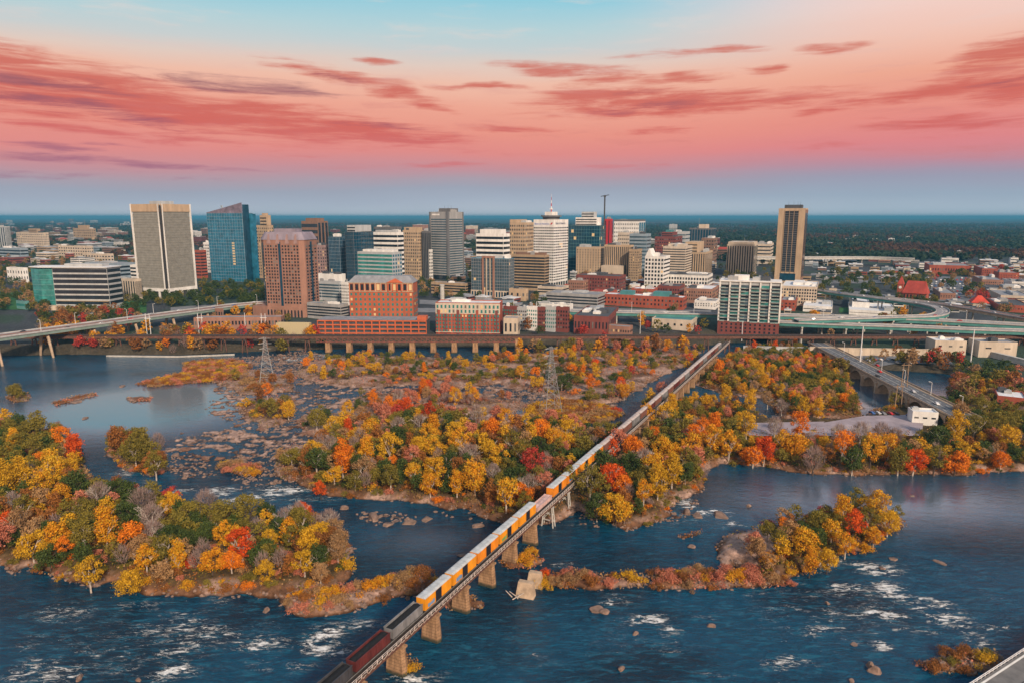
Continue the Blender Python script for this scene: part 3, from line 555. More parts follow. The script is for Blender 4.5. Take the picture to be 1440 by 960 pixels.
# --- where the trees stand: marked ones first (picture column, row of the crown's middle, colour, crown width in picture pixels), then the rest of each wood
MARK = [(88, 625, 'orange', 46), (105, 640, 'scarlet', 34), (50, 640, 'olive', 40), (20, 628, 'golden', 30), (75, 668, 'golden', 44), (30, 680, 'yellow', 50), (8, 690, 'yellow', 40), (60, 690, 'golden', 38), (85, 702, 'golden', 34), (110, 690, 'green', 40), (60, 650, 'orange', 30),
 (12, 735, 'scarlet', 30), (45, 768, 'yellow', 46), (35, 720, 'olive', 36), (90, 770, 'orange', 28), (70, 745, 'green', 36), (125, 805, 'yellow', 44), (150, 755, 'golden', 44), (185, 765, 'orange', 46), (205, 790, 'golden', 40), (180, 808, 'yellow', 40), (215, 758, 'scarlet', 22), (240, 700, 'crimson', 34), (243, 715, 'golden', 36), (165, 685, 'russet', 30), (190, 690, 'rosy', 26),
 (298, 792, 'golden', 38), (340, 775, 'scarlet', 50), (325, 790, 'orange', 34), (262, 800, 'scarlet', 28), (250, 790, 'golden', 34), (405, 752, 'golden', 36), (412, 735, 'scarlet', 22), (425, 712, 'scarlet', 30), (440, 722, 'russet', 26), (300, 690, 'crimson', 20), (462, 726, 'bare', 40), (475, 775, 'tan', 34), (372, 800, 'yellow', 32), (380, 755, 'yellow', 26), (485, 795, 'golden', 34), (450, 800, 'tan', 30), (385, 700, 'orange', 16), (140, 705, 'bare', 40), (200, 715, 'bare', 50), (215, 735, 'bare', 44), (290, 715, 'bare', 44), (330, 700, 'rosy', 36), (310, 730, 'olive', 44), (270, 730, 'olive', 44), (350, 730, 'olive', 44), (240, 760, 'green', 40), (180, 730, 'green', 40), (120, 725, 'olive', 40),
 (165, 622, 'russet', 34), (190, 640, 'olive', 44), (200, 628, 'olive', 36), (218, 655, 'olive', 34), (180, 655, 'russet', 36), (222, 618, 'bare', 26),
 (520, 610, 'golden', 56), (470, 605, 'yellow', 34), (490, 608, 'scarlet', 22), (515, 648, 'golden', 44), (482, 660, 'orange', 40), (484, 645, 'yellow', 30), (548, 640, 'yellow', 40), (450, 680, 'scarlet', 24), (470, 668, 'golden', 30), (605, 635, 'golden', 36), (600, 620, 'golden', 30), (548, 690, 'scarlet', 36), (552, 652, 'orange', 24), (580, 670, 'golden', 32), (605, 682, 'golden', 36), (640, 615, 'yellow', 44), (645, 635, 'golden', 40), (668, 685, 'golden', 54), (620, 700, 'golden', 34), (702, 655, 'golden', 36), (692, 645, 'yellow', 26), (690, 612, 'orange', 44), (710, 600, 'golden', 34), (748, 662, 'crimson', 40), (712, 706, 'golden', 46), (735, 700, 'orange', 34), (725, 680, 'green', 46), (605, 590, 'orange', 36), (610, 608, 'golden', 40), (560, 605, 'bare', 44), (590, 600, 'bare', 36), (575, 620, 'olive', 40), (630, 660, 'green', 44), (560, 625, 'green', 40), (660, 650, 'bare', 44), (540, 690, 'orange', 30), (510, 690, 'rosy', 34), (445, 655, 'green', 40), (430, 655, 'russet', 30), (780, 625, 'golden', 44), (800, 615, 'yellow', 40), (760, 615, 'orange', 40), (775, 595, 'rosy', 40), (720, 630, 'olive', 44), (760, 640, 'green', 44), (735, 650, 'olive', 44), (805, 600, 'rosy', 36), (700, 590, 'rosy', 34), (670, 590, 'bare', 34), (560, 582, 'crimson', 24), (540, 580, 'rosy', 30),
 (860, 680, 'scarlet', 42), (876, 688, 'orange', 30), (866, 715, 'golden', 44), (920, 672, 'golden', 50), (945, 675, 'yellow', 40), (925, 690, 'yellow', 40), (845, 660, 'green', 44), (885, 665, 'green', 44), (870, 635, 'rosy', 44), (890, 640, 'orange', 34), (905, 655, 'bare', 44), (860, 640, 'scarlet', 30), (830, 690, 'olive', 44), (840, 710, 'green', 40), (930, 640, 'golden', 36), (945, 645, 'golden', 30), (800, 690, 'olive', 40), (905, 700, 'golden', 34),
 (945, 576, 'golden', 60), (910, 590, 'golden', 32), (935, 590, 'yellow', 40), (920, 615, 'orange', 26), (990, 610, 'orange', 40), (1005, 605, 'orange', 44), (968, 620, 'scarlet', 22), (978, 615, 'orange', 30), (1000, 630, 'golden', 36), (1025, 632, 'golden', 36), (970, 635, 'golden', 36), (1020, 565, 'yellow', 40), (1055, 573, 'yellow', 34), (1050, 603, 'yellow', 34), (1075, 628, 'scarlet', 48), (1060, 630, 'orange', 34), (1100, 620, 'golden', 30), (1126, 600, 'orange', 50), (1120, 625, 'golden', 40), (1185, 628, 'orange', 46), (1145, 640, 'bare', 44), (1225, 635, 'golden', 44), (1245, 650, 'golden', 40), (1250, 630, 'golden', 36), (1286, 640, 'scarlet', 40), (1282, 655, 'scarlet', 30), (1345, 640, 'orange', 40), (1390, 645, 'golden', 40), (1410, 635, 'orange', 30), (1320, 615, 'green', 46), (1345, 605, 'yellow', 36), (1370, 600, 'olive', 50), (1400, 600, 'olive', 50), (1420, 615, 'yellow', 40), (1315, 640, 'olive', 40), (1100, 640, 'green', 36), (1165, 650, 'golden', 34), (1205, 655, 'golden', 30), (1200, 640, 'green', 36), (1265, 640, 'olive', 36), (1305, 650, 'green', 36), (1210, 610, 'bare', 36), (1240, 610, 'bare', 36), (1180, 610, 'bare', 30), (1260, 612, 'bare', 30), (1350, 585, 'tan', 36), (1380, 575, 'olive', 36), (1435, 645, 'orange', 26), (1090, 600, 'bare', 30),
 (1010, 520, 'orange', 30), (1060, 515, 'yellow', 40), (1085, 520, 'yellow', 34), (1075, 540, 'golden', 36), (1060, 490, 'scarlet', 40), (1090, 488, 'scarlet', 34), (1135, 500, 'orange', 30), (1110, 505, 'tan', 36), (1150, 505, 'scarlet', 26), (1165, 520, 'russet', 34), (1045, 545, 'golden', 36), (1030, 530, 'olive', 36), (1125, 555, 'rosy', 40), (1150, 560, 'rosy', 34), (1180, 550, 'olive', 44), (1200, 570, 'olive', 36), (1130, 575, 'yellow', 36), (1150, 575, 'golden', 26), (1100, 570, 'bare', 34), (1120, 530, 'green', 34), (1140, 535, 'green', 34), (1000, 545, 'olive', 34), (1035, 505, 'olive', 36), (1080, 560, 'tan', 34),
 (838, 512, 'scarlet', 34), (838, 524, 'golden', 30), (885, 490, 'orange', 26), (862, 510, 'golden', 20), (888, 520, 'crimson', 14), (830, 540, 'orange', 24), (872, 540, 'scarlet', 24), (878, 548, 'golden', 34), (753, 522, 'orange', 18), (732, 525, 'golden', 20), (790, 498, 'yellow', 34), (805, 500, 'yellow', 30), (785, 520, 'green', 34), (800, 530, 'green', 34), (770, 530, 'green', 34), (790, 540, 'green', 34), (740, 505, 'olive', 30), (760, 505, 'olive', 34), (815, 515, 'olive', 30), (865, 530, 'green', 30), (880, 530, 'olive', 30), (850, 500, 'olive', 30), (865, 575, 'scarlet', 34), (880, 575, 'golden', 24), (845, 590, 'yellow', 24), (930, 545, 'rosy', 34), (970, 500, 'scarlet', 24), (966, 510, 'golden', 14), (950, 520, 'tan', 24),
 (440, 518, 'golden', 36), (455, 525, 'yellow', 34), (430, 510, 'orange', 30), (510, 508, 'golden', 40), (530, 515, 'golden', 30), (480, 515, 'orange', 30), (545, 520, 'tan', 30), (570, 500, 'golden', 24), (570, 520, 'rosy', 30), (490, 525, 'olive', 30), (520, 535, 'orange', 24), (600, 540, 'scarlet', 24), (525, 560, 'orange', 20), (595, 545, 'orange', 26), (580, 560, 'rosy', 30), (560, 560, 'bare', 34), (640, 560, 'golden', 24), (665, 555, 'golden', 24), (660, 540, 'yellow', 16), (605, 590, 'scarlet', 34), (572, 570, 'scarlet', 24), (640, 510, 'tan', 30), (655, 512, 'golden', 24), (690, 515, 'golden', 20), (400, 565, 'olive', 34), (380, 575, 'olive', 34), (405, 575, 'golden', 26), (365, 555, 'russet', 20), (445, 590, 'olive', 34), (442, 600, 'green', 26), (410, 640, 'olive', 30), (395, 605, 'golden', 14), (375, 545, 'orange', 20), (340, 545, 'russet', 24), (490, 575, 'golden', 24), (490, 592, 'orange', 20), (310, 520, 'olive', 24), (270, 520, 'russet', 24), (290, 525, 'russet', 24), (330, 525, 'olive', 24), (24, 558, 'olive', 30),
 (1080, 745, 'olive', 30), (1065, 770, 'tan', 34), (1110, 755, 'tan', 34), (1130, 760, 'golden', 40), (1150, 735, 'olive', 34), (1160, 720, 'crimson', 22), (1185, 720, 'golden', 36), (1200, 740, 'scarlet', 44), (1190, 760, 'golden', 36), (1235, 715, 'golden', 36), (1250, 730, 'yellow', 34), (1220, 730, 'olive', 34), (1230, 745, 'golden', 30), (1140, 785, 'golden', 30), (1165, 780, 'yellow', 34), (1105, 780, 'orange', 24), (1095, 760, 'olive', 30), (1112, 800, 'golden', 22), (1080, 728, 'crimson', 16), (1170, 745, 'golden', 34), (1215, 765, 'golden', 24), (1135, 745, 'green', 30), (1150, 755, 'green', 30), (1080, 790, 'golden', 26), (1060, 760, 'rosy', 30),
 (765, 805, 'scarlet', 26), (595, 805, 'russet', 36), (540, 818, 'golden', 40), (520, 825, 'golden', 34), (560, 820, 'tan', 30), (505, 845, 'golden', 26), (885, 808, 'yellow', 30), (980, 795, 'tan', 26), (740, 785, 'golden', 40), (658, 848, 'golden', 30), (575, 930, 'golden', 26), (800, 812, 'tan', 30), (830, 814, 'russet', 30), (855, 814, 'rosy', 24), (1055, 810, 'rosy', 30), (1010, 810, 'rosy', 30), (940, 810, 'rosy', 26), (1085, 815, 'golden', 24), (1385, 925, 'yellow', 34), (1355, 932, 'russet', 24), (1320, 934, 'russet', 20), (475, 840, 'tan', 26), (450, 845, 'golden', 20), (345, 662, 'russet', 30), (362, 658, 'orange', 24), (325, 655, 'golden', 20), (745, 770, 'golden', 22), (1090, 820, 'yellow', 20)]
SHRUBZONES = ('low_spit', 'brush_spit', 'near_spit', 'pier_bank', 'pier_bank_far', 'pier_bank_near', 'corner_rocks', 'rust_bank', 'brown_grass', 'shrub_islet', 'thicket_east', 'flat_bar', 'sedge_bar', 'sedge_patch')
def zone_of(x, y):
    P = np.array([[x, y]]); best, bs = None, -6
    for k, (poly, *_r) in LANDW.items():
        s = sdf(P, poly)[0]
        if s > bs: best, bs = k, s
    return best, bs
BRIDGE_A = G(480, 960, 11); BRIDGE_B = G(1012, 489, 11)
def bridge_dist(x, y):
    a = Vector((BRIDGE_A.x, BRIDGE_A.y)); d = (Vector((BRIDGE_B.x, BRIDGE_B.y)) - a).normalized(); p = Vector((x, y)) - a
    return p.x * d.y - p.y * d.x       # positive = right (east) of the railway
trees = []     # dict(x, y, z, s (scale), colour, kind, zone, sh (shrub))
def add_tree(x, y, s, colour, zone, shrub=None, mark=False, kind=None):
    trees.append(dict(x=x, y=y, s=s, c=colour, zone=zone, sh=shrub, mark=mark, kind=kind))
for (px, py, colr, wpx) in MARK:
    shore = px > 1040 and 588 < py < 662
    p = G(px, py, 10 if shore else 7); depth = p.y * math.cos(PITCH) + (H - 7) * math.sin(PITCH); w = wpx * depth / F
    zn, sd = zone_of(p.x, p.y)
    shrub = zn in SHRUBZONES or w < 6.5
    if shrub: p = G(px, py, 2.4); w = wpx * depth / F
    if zn is None and ground_z(p.x, p.y) < .1: continue
    sc = w / (10.6 if not shrub else 7.6); cap = float(np.interp(p.y, [230, 330, 420, 520, 600], [1.35, 1.2, .98, .78, .72]))
    if zn == 'river_islet': cap = .95
    if shore: cap = 1.3
    add_tree(p.x, p.y, min(sc, cap) if not shrub else min(sc, .95), colr, zn or 'rocky_shoals', shrub, True)
MIX = {'left_island': 'olive olive olive green golden golden yellow bare bare bare tan green green russet russet rosy olive tan', 'mid_island': 'olive olive golden golden yellow bare bare green green green tan rosy russet russet olive', 'upper_right_wood': 'olive olive yellow golden rosy tan bare green russet orange',
       'river_islet': 'golden golden yellow olive orange tan green russet', 'upper_wood': 'tan rosy olive bare golden green olive russet yellow orange golden', 'thicket': 'bare rosy rosy orange russet bare tan', 'thicket_east': 'tan russet golden', 'east_bank': 'olive russet tan', 'east_shore': 'russet rosy olive golden tan',
       'grove_islet': 'olive russet olive', 'corner_rocks': 'russet tan olive russet', 'brush': 'rosy russet tan golden', 'shrub_bank': 'olive russet golden', 'tower_bank': 'russet tan', 'shrub_mound': 'olive green', 'shrub_edge': 'russet olive tan'}
LOT = world_poly([(1060, 590), (1130, 590), (1215, 590), (1300, 574), (1345, 590), (1350, 606), (1290, 612), (1180, 612), (1050, 612)])
MAYO_A = G(1352, 584, 10); MAYO_B = G(1166, 491, 10)
GAP = world_poly([(1050, 585), (1310, 575), (1330, 612), (1300, 636), (1050, 636)])
def mayo_dist(x, y):
    a = Vector((MAYO_A.x, MAYO_A.y)); d = (Vector((MAYO_B.x, MAYO_B.y)) - a).normalized(); p = Vector((x, y)) - a
    return abs(p.x * d.y - p.y * d.x) if 0 < p.dot(d) < 260 else 99
occ = [(t['x'], t['y'], t['s'] * 4.3) for t in trees]
for zn, (poly, hm, ed, cl) in LANDW.items():
    if zn in ('flat_bar', 'sedge_bar', 'sedge_patch', 'islet_rock'): continue
    a = np.array(poly); lo = a.min(0); hi = a.max(0); area = float(np.prod(hi - lo))
    brush = cl in ('brush', 'rock'); pal = MIX.get(zn, MIX['brush']).split()
    for _ in range(int(area / (13 if not brush else 9))):
        x = rng.uniform(lo[0], hi[0]); y = rng.uniform(lo[1], hi[1])
        if abs(x / y) > .95: continue
        sd = sdf(np.array([[x, y]]), poly)[0]
        if sd < (2.5 if not brush else .5): continue
        if sdf(np.array([[x, y]]), LOT)[0] > -5: continue
        if zn == 'river_islet' and sdf(np.array([[x, y]]), LANDW['islet_rock'][0])[0] > 1: continue
        gap = sdf(np.array([[x, y]]), GAP)[0] > 0
        bd = abs(bridge_dist(x, y))
        if bd < 9 or mayo_dist(x, y) < 11: continue
        shrub = brush or rng.random() < (.7 if cl == 'upper' else .12)
        if cl == 'upper' and (fbm(np.array([x / 16]), np.array([y / 9]), 91)[0] > .48 or rng.random() < .35): continue
        s = rng.uniform(.62, 1.05) * float(np.interp(y, [300, 420, 600], [1, .8, .62])) if not shrub else rng.uniform(.45, .85)
        if gap:
            if not shrub: continue
            s *= .6
        if zn == 'river_islet': s *= .7
        if zn == 'mid_island' and x > 100 and not shrub: s *= .82
        r = s * (3.5 if not shrub else 2.4)
        if any((x - ox) ** 2 + (y - oy) ** 2 < ((r + orr) * .74) ** 2 for ox, oy, orr in occ): continue
        occ.append((x, y, r)); cc = rng.choice(pal)
        if fbm(np.array([x / 26]), np.array([y / 26]), 301)[0] > .6 and not brush: cc = rng.choice(['green', 'olive', 'olive'])
        add_tree(x, y, s, cc, zn, shrub)
# low shrubs along the shores and under the gaps of the canopy
for zn, (poly, hm, ed, cl) in LANDW.items():
    if cl != 'wood' or zn == 'shrub_islet': continue
    a = np.array(poly); lo = a.min(0); hi = a.max(0); n = int(np.prod(hi - lo) / 7); P = np.random.default_rng(len(zn)).uniform(lo, hi, (n, 2)); P = P[np.abs(P[:, 0] / P[:, 1]) < .85]; sd = sdf(P, poly); rim = sd < 6; ok = (sd > .8) & (sdf(P, LOT) < -3) & (sdf(P, LANDW['islet_rock'][0]) < 0); P = P[ok]; sd = sd[ok]; cell = {}
    for (x, y), s_ in zip(P, sd):
        if abs(bridge_dist(x, y)) < 5 or mayo_dist(x, y) < 10 or s_ > 6 and rng.random() < .45: continue
        k = (int(x / 2.6), int(y / 2.6))
        if any((k[0] + i, k[1] + j) in cell for i in (-1, 0, 1) for j in (-1, 0, 1) if abs(i) + abs(j) < 2): continue
        cell[k] = 1; add_tree(x, y, rng.uniform(.3, .68), rng.choice('russet golden olive tan rosy russet olive green orange'.split()), zn, True)
for t in trees:
    t['z'] = max(ground_z(t['x'], t['y']), .1) - .1
    d = Vector((t['x'], t['y'], t['z'] - H)).length; t['size'] = t['s'] * (9 if not t['sh'] else 5) / d
    pxl = t['x'] / (t['y'] * math.cos(PITCH) + (H - t['z']) * math.sin(PITCH)) * F + 720; t['px'] = pxl
    t['in'] = -30 < pxl < 1470
trees = [t for t in trees if t['in']]
print('trees', sum(not t['sh'] for t in trees), 'shrubs', sum(bool(t['sh']) for t in trees))
if 1:
    tall = sorted([t for t in trees if not t['sh']], key=lambda t: -t['size'] - (.01 if t['mark'] else 0)); low = sorted([t for t in trees if t['sh']], key=lambda t: -t['size'] - (.01 if t['mark'] else 0))
    single = tall[:290] + low[:190]; rest = tall[290:] + low[190:]
# --- labels: colour and form, the wood it stands in, which side of it, and its place in that row
CW = {'golden': 'golden yellow', 'yellow': 'lemon yellow', 'orange': 'bright orange', 'scarlet': 'flaming red orange', 'crimson': 'crimson red', 'olive': 'olive green', 'green': 'dark green', 'russet': 'russet brown', 'tan': 'dusty tan', 'rosy': 'faded rosy', 'bare': 'leafless grey'}
ZW = {'left_island': 'near left island', 'near_spit': 'rock spit left of train', 'grove_islet': 'small grove islet', 'shrub_islet': 'tiny left islet', 'mid_island': 'central island', 'mid_island_east': 'island tip right of train', 'south_shore': 'shore below parking lot', 'upper_right_wood': 'wood left of road bridge', 'river_islet': 'right river islet', 'low_spit': 'low spit by broken pier',
      'brush_spit': 'brush spit below right islet', 'upper_wood': 'upper river wood', 'thicket': 'rocky middle thicket', 'thicket_east': 'bank below lattice tower', 'brown_grass': 'upper left grass bank', 'rust_bank': 'rusty brush bank', 'shrub_bank': 'rocky left bank', 'shrub_mound': 'shrubby rock mound', 'shrub_edge': 'central island west tip', 'tower_bank': 'bank by left lattice tower',
      'corner_rocks': 'rocks in bottom corner', 'pier_bank': 'bank under the yellow boxcars, third pier', 'pier_bank_far': 'bank under the railway by the broken pier', 'pier_bank_near': 'bank under the nearest railway pier', 'east_bank': 'bank beneath road bridge', 'east_shore': 'bank beyond road bridge', 'rocky_shoals': 'rocky shoals'}
ORD = ['first', 'second', 'third', 'fourth', 'fifth', 'sixth', 'seventh', 'eighth', 'ninth', 'tenth', 'eleventh', 'twelfth', 'thirteenth', 'fourteenth', 'fifteenth', 'sixteenth']
def ordinal(i, n):
    if n == 1: return ''
    if i == 0: return 'leftmost '
    if i == n - 1: return 'rightmost '
    return ORD[i] + ' '
groups = {}
for t in single:
    z = t['zone']
    if z == 'mid_island':
        if bridge_dist(t['x'], t['y']) > 0: z = 'mid_island_east' if t['px'] < 985 and t['y'] < 330 else 'south_shore'
    t['zz'] = z
    groups.setdefault((z, t['c'], bool(t['sh'])), []).append(t)
for (z, c, sh), l in groups.items():
    l.sort(key=lambda t: t['y'])
    rows = 1 if len(l) <= 5 else 2 if len(l) <= 12 else 3
    k = math.ceil(len(l) / rows); names = {1: [''], 2: ['front', 'back'], 3: ['front', 'middle', 'back']}[rows]
    for r in range(rows):
        part = sorted(l[r * k:(r + 1) * k], key=lambda t: t['px']); what = 'shrub' if sh else 'tree'
        for i, t in enumerate(part):
            pos = ordinal(i, len(part)); where = 'the ' + ZW.get(z, z.replace('_', ' '))
            big = 'big ' if t['s'] > 1.35 and not sh else ''
            t['label'] = (f'{pos}{big}{CW[c]} {what} in the {names[r]} row on {where}' if names[r] else f'{pos}{big}{CW[c]} {what} on {where}').replace('  ', ' ')
            if c == 'bare': t['label'] = t['label'].replace('leafless grey shrub', 'bare grey shrub')
GRP = {True: 'autumn shrubs along the river', False: 'autumn trees on the river islands'}
def pick_kind(t, r):
    if t['sh']: return 'shrub'
    if t['c'] == 'bare': return 'bare'
    if t['kind']: return t['kind']
    return r.choice({'green': ['round', 'broad'], 'olive': ['round', 'broad', 'loose', 'loose'], 'rosy': ['loose', 'round'], 'tan': ['loose', 'round']}.get(t['c'], ['round', 'tall', 'broad', 'loose', 'loose']))
def plant_single(t):
    r = random.Random(int(t['x'] * 13 + t['y'] * 7)); k = pick_kind(t, r); i = r.randrange(4 if k == 'shrub' else 3)
    root = empty({'shrub': 'autumn_shrub', 'bare': 'bare_tree'}.get(k, 'autumn_tree'), (t['x'], t['y'], t['z']), r.uniform(0, 6.28)); s = t['s']
    root.scale = (s, s, s * r.uniform(.88, 1.12))
    tag(root, t['label'], 'shrub' if t['sh'] else 'tree', GRP[bool(t['sh'])])
    cr = link('crown', CROWN[(k, i)], root); cr.material_slots[0].link = 'OBJECT'; cr.material_slots[0].material = LEAF[t['c']]
    pale = r.random() < .65
    tr = link('trunk' if k != 'shrub' else 'stem', TRUNK[('bare' if k == 'bare' else 'leafy', int(pale), r.randrange(3))], root)
    if k == 'shrub': tr.scale = (.35, .35, .2)
for t in single: plant_single(t)
# --- the many smaller trees behind them, as one mass
LK = list(LEAF)
def mass(name, lst, frac, extra=None):
    qs, mi = [], []
    for t in lst:
        r = random.Random(int(t['x'] * 13 + t['y'] * 7)); k = pick_kind(t, r); q = CROWNQ[k][r.randrange(len(CROWNQ[k]))]
        nq = max(60, int(len(q) * frac)); q = q[:nq] if nq < len(q) else q
        a = r.uniform(0, 6.28); M = np.array([[math.cos(a), -math.sin(a), 0], [math.sin(a), math.cos(a), 0], [0, 0, 1]]) * t['s']
        c = q.mean(1, keepdims=True); q = c + (q - c) * (1 / math.sqrt(frac)) ** .8
        qs.append(q @ M.T + np.array([t['x'], t['y'], t['z']])); mi.append(np.full(len(q), LK.index(t['c'])))
    me = quads_mesh(name, np.concatenate(qs), [LEAF[k] for k in LK], np.concatenate(mi))
    return link(name, me)
tag(mass('woodland', rest, .36), 'smaller autumn trees crowding the islands behind the front trees', 'trees', kind='stuff')
# --- undergrowth between the trees
def undergrowth():
    rg = np.random.default_rng(77); qs, mi = [], []
    for zn, (poly, hm, ed, cl) in LANDW.items():
        if zn == 'islet_rock': continue
        a = np.array(poly); lo = a.min(0); hi = a.max(0); n = int(np.prod(hi - lo) * (2.2 if cl in ('wood', 'brush') else .5)); n = min(n, 90000)
        P = rg.uniform(lo, hi, (n, 2)); P = P[np.abs(P[:, 0] / P[:, 1]) < .85]
        sd = sdf(P, poly); f = fbm(P[:, 0] / 7, P[:, 1] / 7, 131)
        ok = (sd > .2) & (f > .38) & (sdf(P, LOT) < -1) & ((sdf(P, LANDW['islet_rock'][0]) < 0) | (rg.uniform(0, 1, len(P)) < .08))
        P = P[ok]; f = f[ok]
        if not len(P): continue
        z = terrain(P); hgt = rg.uniform(0, 1.6, len(P)) * (.5 + f) * (1.2 if cl != 'brush' else .7)
        c = np.column_stack([P, np.maximum(z, 0) + hgt]); n = len(P)
        nr = rg.normal(size=(n, 3)) + np.array([0, 0, .6]); nr /= np.linalg.norm(nr, axis=1)[:, None]
        t = np.cross(nr, rg.normal(size=(n, 3))); t /= np.linalg.norm(t, axis=1)[:, None]; b = np.cross(nr, t); s = rg.uniform(.16, .42, n)[:, None]
        qs.append(np.stack([c - t * s, c - b * s, c + t * s, c + b * s], 1))
        base = {'wood': ['russet', 'olive', 'tan', 'russet', 'olive'], 'brush': ['russet', 'rosy', 'tan', 'russet'], 'upper': ['russet', 'rosy', 'tan', 'olive'], 'rock': ['russet', 'tan', 'rosy']}[cl]
        g = fbm(P[:, 0] / 14, P[:, 1] / 14, 141); bi = np.clip(((g - .25) * 2 * len(base)).astype(int), 0, len(base) - 1)
        mi.append(np.array([LK.index(base[k]) for k in bi]))
    tag(link('undergrowth', quads_mesh('undergrowth', np.concatenate(qs), [LEAF[k] for k in LK], np.concatenate(mi))), 'russet and tan undergrowth covering the islands between the trees', 'undergrowth', kind='stuff')
undergrowth()
# ================================================================== railway bridge, train
M_CONC = mat('weathered_concrete', (.40, .30, .21), .9, .35, .5, bump=.3); M_CONC2 = mat('grey_concrete', (.42, .41, .38), .85, .25, .25); M_PIER = mat('stained_pier_concrete', (.42, .24, .12), .9, .45, .35, bump=.3, stretch=(1, 1, .3))
M_RUST = mat('rusty_girder', (.115, .055, .04), .8, .4, .6); M_DARK = mat('dark_steel', (.03, .028, .03), .6, .3, .8); M_TIE = mat('timber_ties', (.05, .04, .035), .9, .4, 1.2)
M_RAILW = mat('pale_railing', (.60, .54, .50), .7, .4, 1.0); M_STEEL = mat('galvanised_steel', (.27, .275, .28), .5, .25, .6, .3); M_BALL = mat('ballast', (.10, .08, .075), .95, .4, 1.5)
def pier_stone():
    m, nt, b = new_mat('pier_masonry'); N = nt.nodes.new; L = nt.links.new; tc = N('ShaderNodeTexCoord'); sp = N('ShaderNodeSeparateXYZ'); L(tc.outputs['Object'], sp.inputs[0])
    n = N('ShaderNodeTexNoise'); n.inputs['Scale'].default_value = .9; n.inputs['Detail'].default_value = 7; n.inputs['Roughness'].default_value = .7; mp = N('ShaderNodeMapping'); mp.inputs['Scale'].default_value = (1, 1, .3); L(tc.outputs['Object'], mp.inputs[0]); L(mp.outputs[0], n.inputs['Vector'])
    r = N('ShaderNodeValToRGB'); e = r.color_ramp.elements; e[0].position = .32; e[0].color = (.13, .07, .035, 1); e[1].position = .7; e[1].color = (.46, .28, .15, 1); L(n.outputs['Fac'], r.inputs[0])
    w = N('ShaderNodeTexWave'); w.bands_direction = 'Z'; w.inputs['Scale'].default_value = .33; w.inputs['Distortion'].default_value = .4; L(tc.outputs['Object'], w.inputs['Vector'])
    j = N('ShaderNodeMapRange'); L(w.outputs['Fac'], j.inputs[0]); j.inputs[1].default_value = 0; j.inputs[2].default_value = .12; j.inputs[3].default_value = .55; j.inputs[4].default_value = 1
    wz = N('ShaderNodeMath'); wz.operation = 'MULTIPLY_ADD'; L(n.outputs['Fac'], wz.inputs[0]); wz.inputs[1].default_value = -2.4; L(sp.outputs[2], wz.inputs[2])
    al = N('ShaderNodeMapRange'); L(wz.outputs[0], al.inputs[0]); al.inputs[1].default_value = -.6; al.inputs[2].default_value = .2; al.inputs[3].default_value = 1; al.inputs[4].default_value = 0
    s_ = N('ShaderNodeVectorMath'); s_.operation = 'SCALE'; L(r.outputs[0], s_.inputs[0]); L(j.outputs[0], s_.inputs['Scale'])
    mx = N('ShaderNodeMix'); mx.data_type = 'RGBA'; L(al.outputs[0], mx.inputs[0]); L(s_.outputs[0], mx.inputs[6]); mx.inputs[7].default_value = (.035, .035, .02, 1); L(mx.outputs[2], b.inputs['Base Color']); b.inputs['Roughness'].default_value = .9
    bp = N('ShaderNodeBump'); bp.inputs['Strength'].default_value = .6; L(s_.outputs[0], bp.inputs['Height']); L(bp.outputs[0], b.inputs['Normal']); return m
M_PIER = pier_stone()
DIRB = (BRIDGE_B - BRIDGE_A); LENB = DIRB.length; DIRB.normalize(); RZB = math.atan2(-DIRB.x, DIRB.y)
rb = empty('railway_bridge', (BRIDGE_A.x, BRIDGE_A.y, 0), RZB)
tag(rb, 'long single track railway bridge running diagonally from the bottom edge to the far bank', 'bridge')
def bl(y): return (y - BRIDGE_A.y) / DIRB.y            # along-bridge position of a place y metres ahead
DECK = 10.6; T0, T1 = -40.0, LENB + 35
b = MB(); b.box(-2.2, 2.2, T0, T1, DECK - .25, DECK - .02)
for k in range(int((T1 - T0) / 1.2)): b.box(-1.7, 2.9, T0 + k * 1.2, T0 + k * 1.2 + .42, DECK - .02, DECK + .16)
b.build('tie_deck', M_TIE, rb)
for s in (-1.3, 1.3):
    b = MB(); b.box(s - .22, s + .22, T0, T1, DECK - 2.2, DECK - .26); b.box(s - .38, s + .38, T0, T1, DECK - 2.35, DECK - 2.2)
    for k in range(int((T1 - T0) / 2.4)): b.box(s - .3, s + .3, T0 + k * 2.4, T0 + k * 2.4 + .14, DECK - 2.2, DECK - .27)
    b.build('girder', M_RUST, rb)
for s in (-.75, .75):
    b = MB(); b.box(s - .06, s + .06, T0, T1, DECK + .16, DECK + .32); b.build('rail', M_STEEL, rb)
b = MB()
for k in range(int((T1 - T0) / 2.0)):
    t = T0 + k * 2.0; b.box(2.75, 2.87, t, t + .12, DECK, DECK + 1.15); b.bar((2.85, t + .06, DECK + .1), (1.6, t + .06, DECK - 1.7), .16, .16)
b.box(2.76, 2.86, T0, T1, DECK + 1.05, DECK + 1.15); b.box(2.76, 2.86, T0, T1, DECK + .55, DECK + .62)
b.build('railing', M_RAILW, rb)
b = MB(); w0 = bl(300); w1 = bl(480)
b.box(-4.6, -3.1, w0, w1, DECK - .2, DECK)
for k in range(int((w1 - w0) / 3)):
    t = w0 + 3 * k; b.box(-4.7, -4.6, t, t + .1, DECK, DECK + 1.2); b.box(-4.6, -1.7, t, t + .2, DECK - .5, DECK - .2); b.bar((-4.65, t, DECK + .1), (-4.65, t + 3, DECK + 1.15), .08, .08)
b.box(-4.7, -4.6, w0, w1, DECK + 1.1, DECK + 1.2); b.build('walkway', M_RAILW, rb)
pier_y = 149.6; k = 0
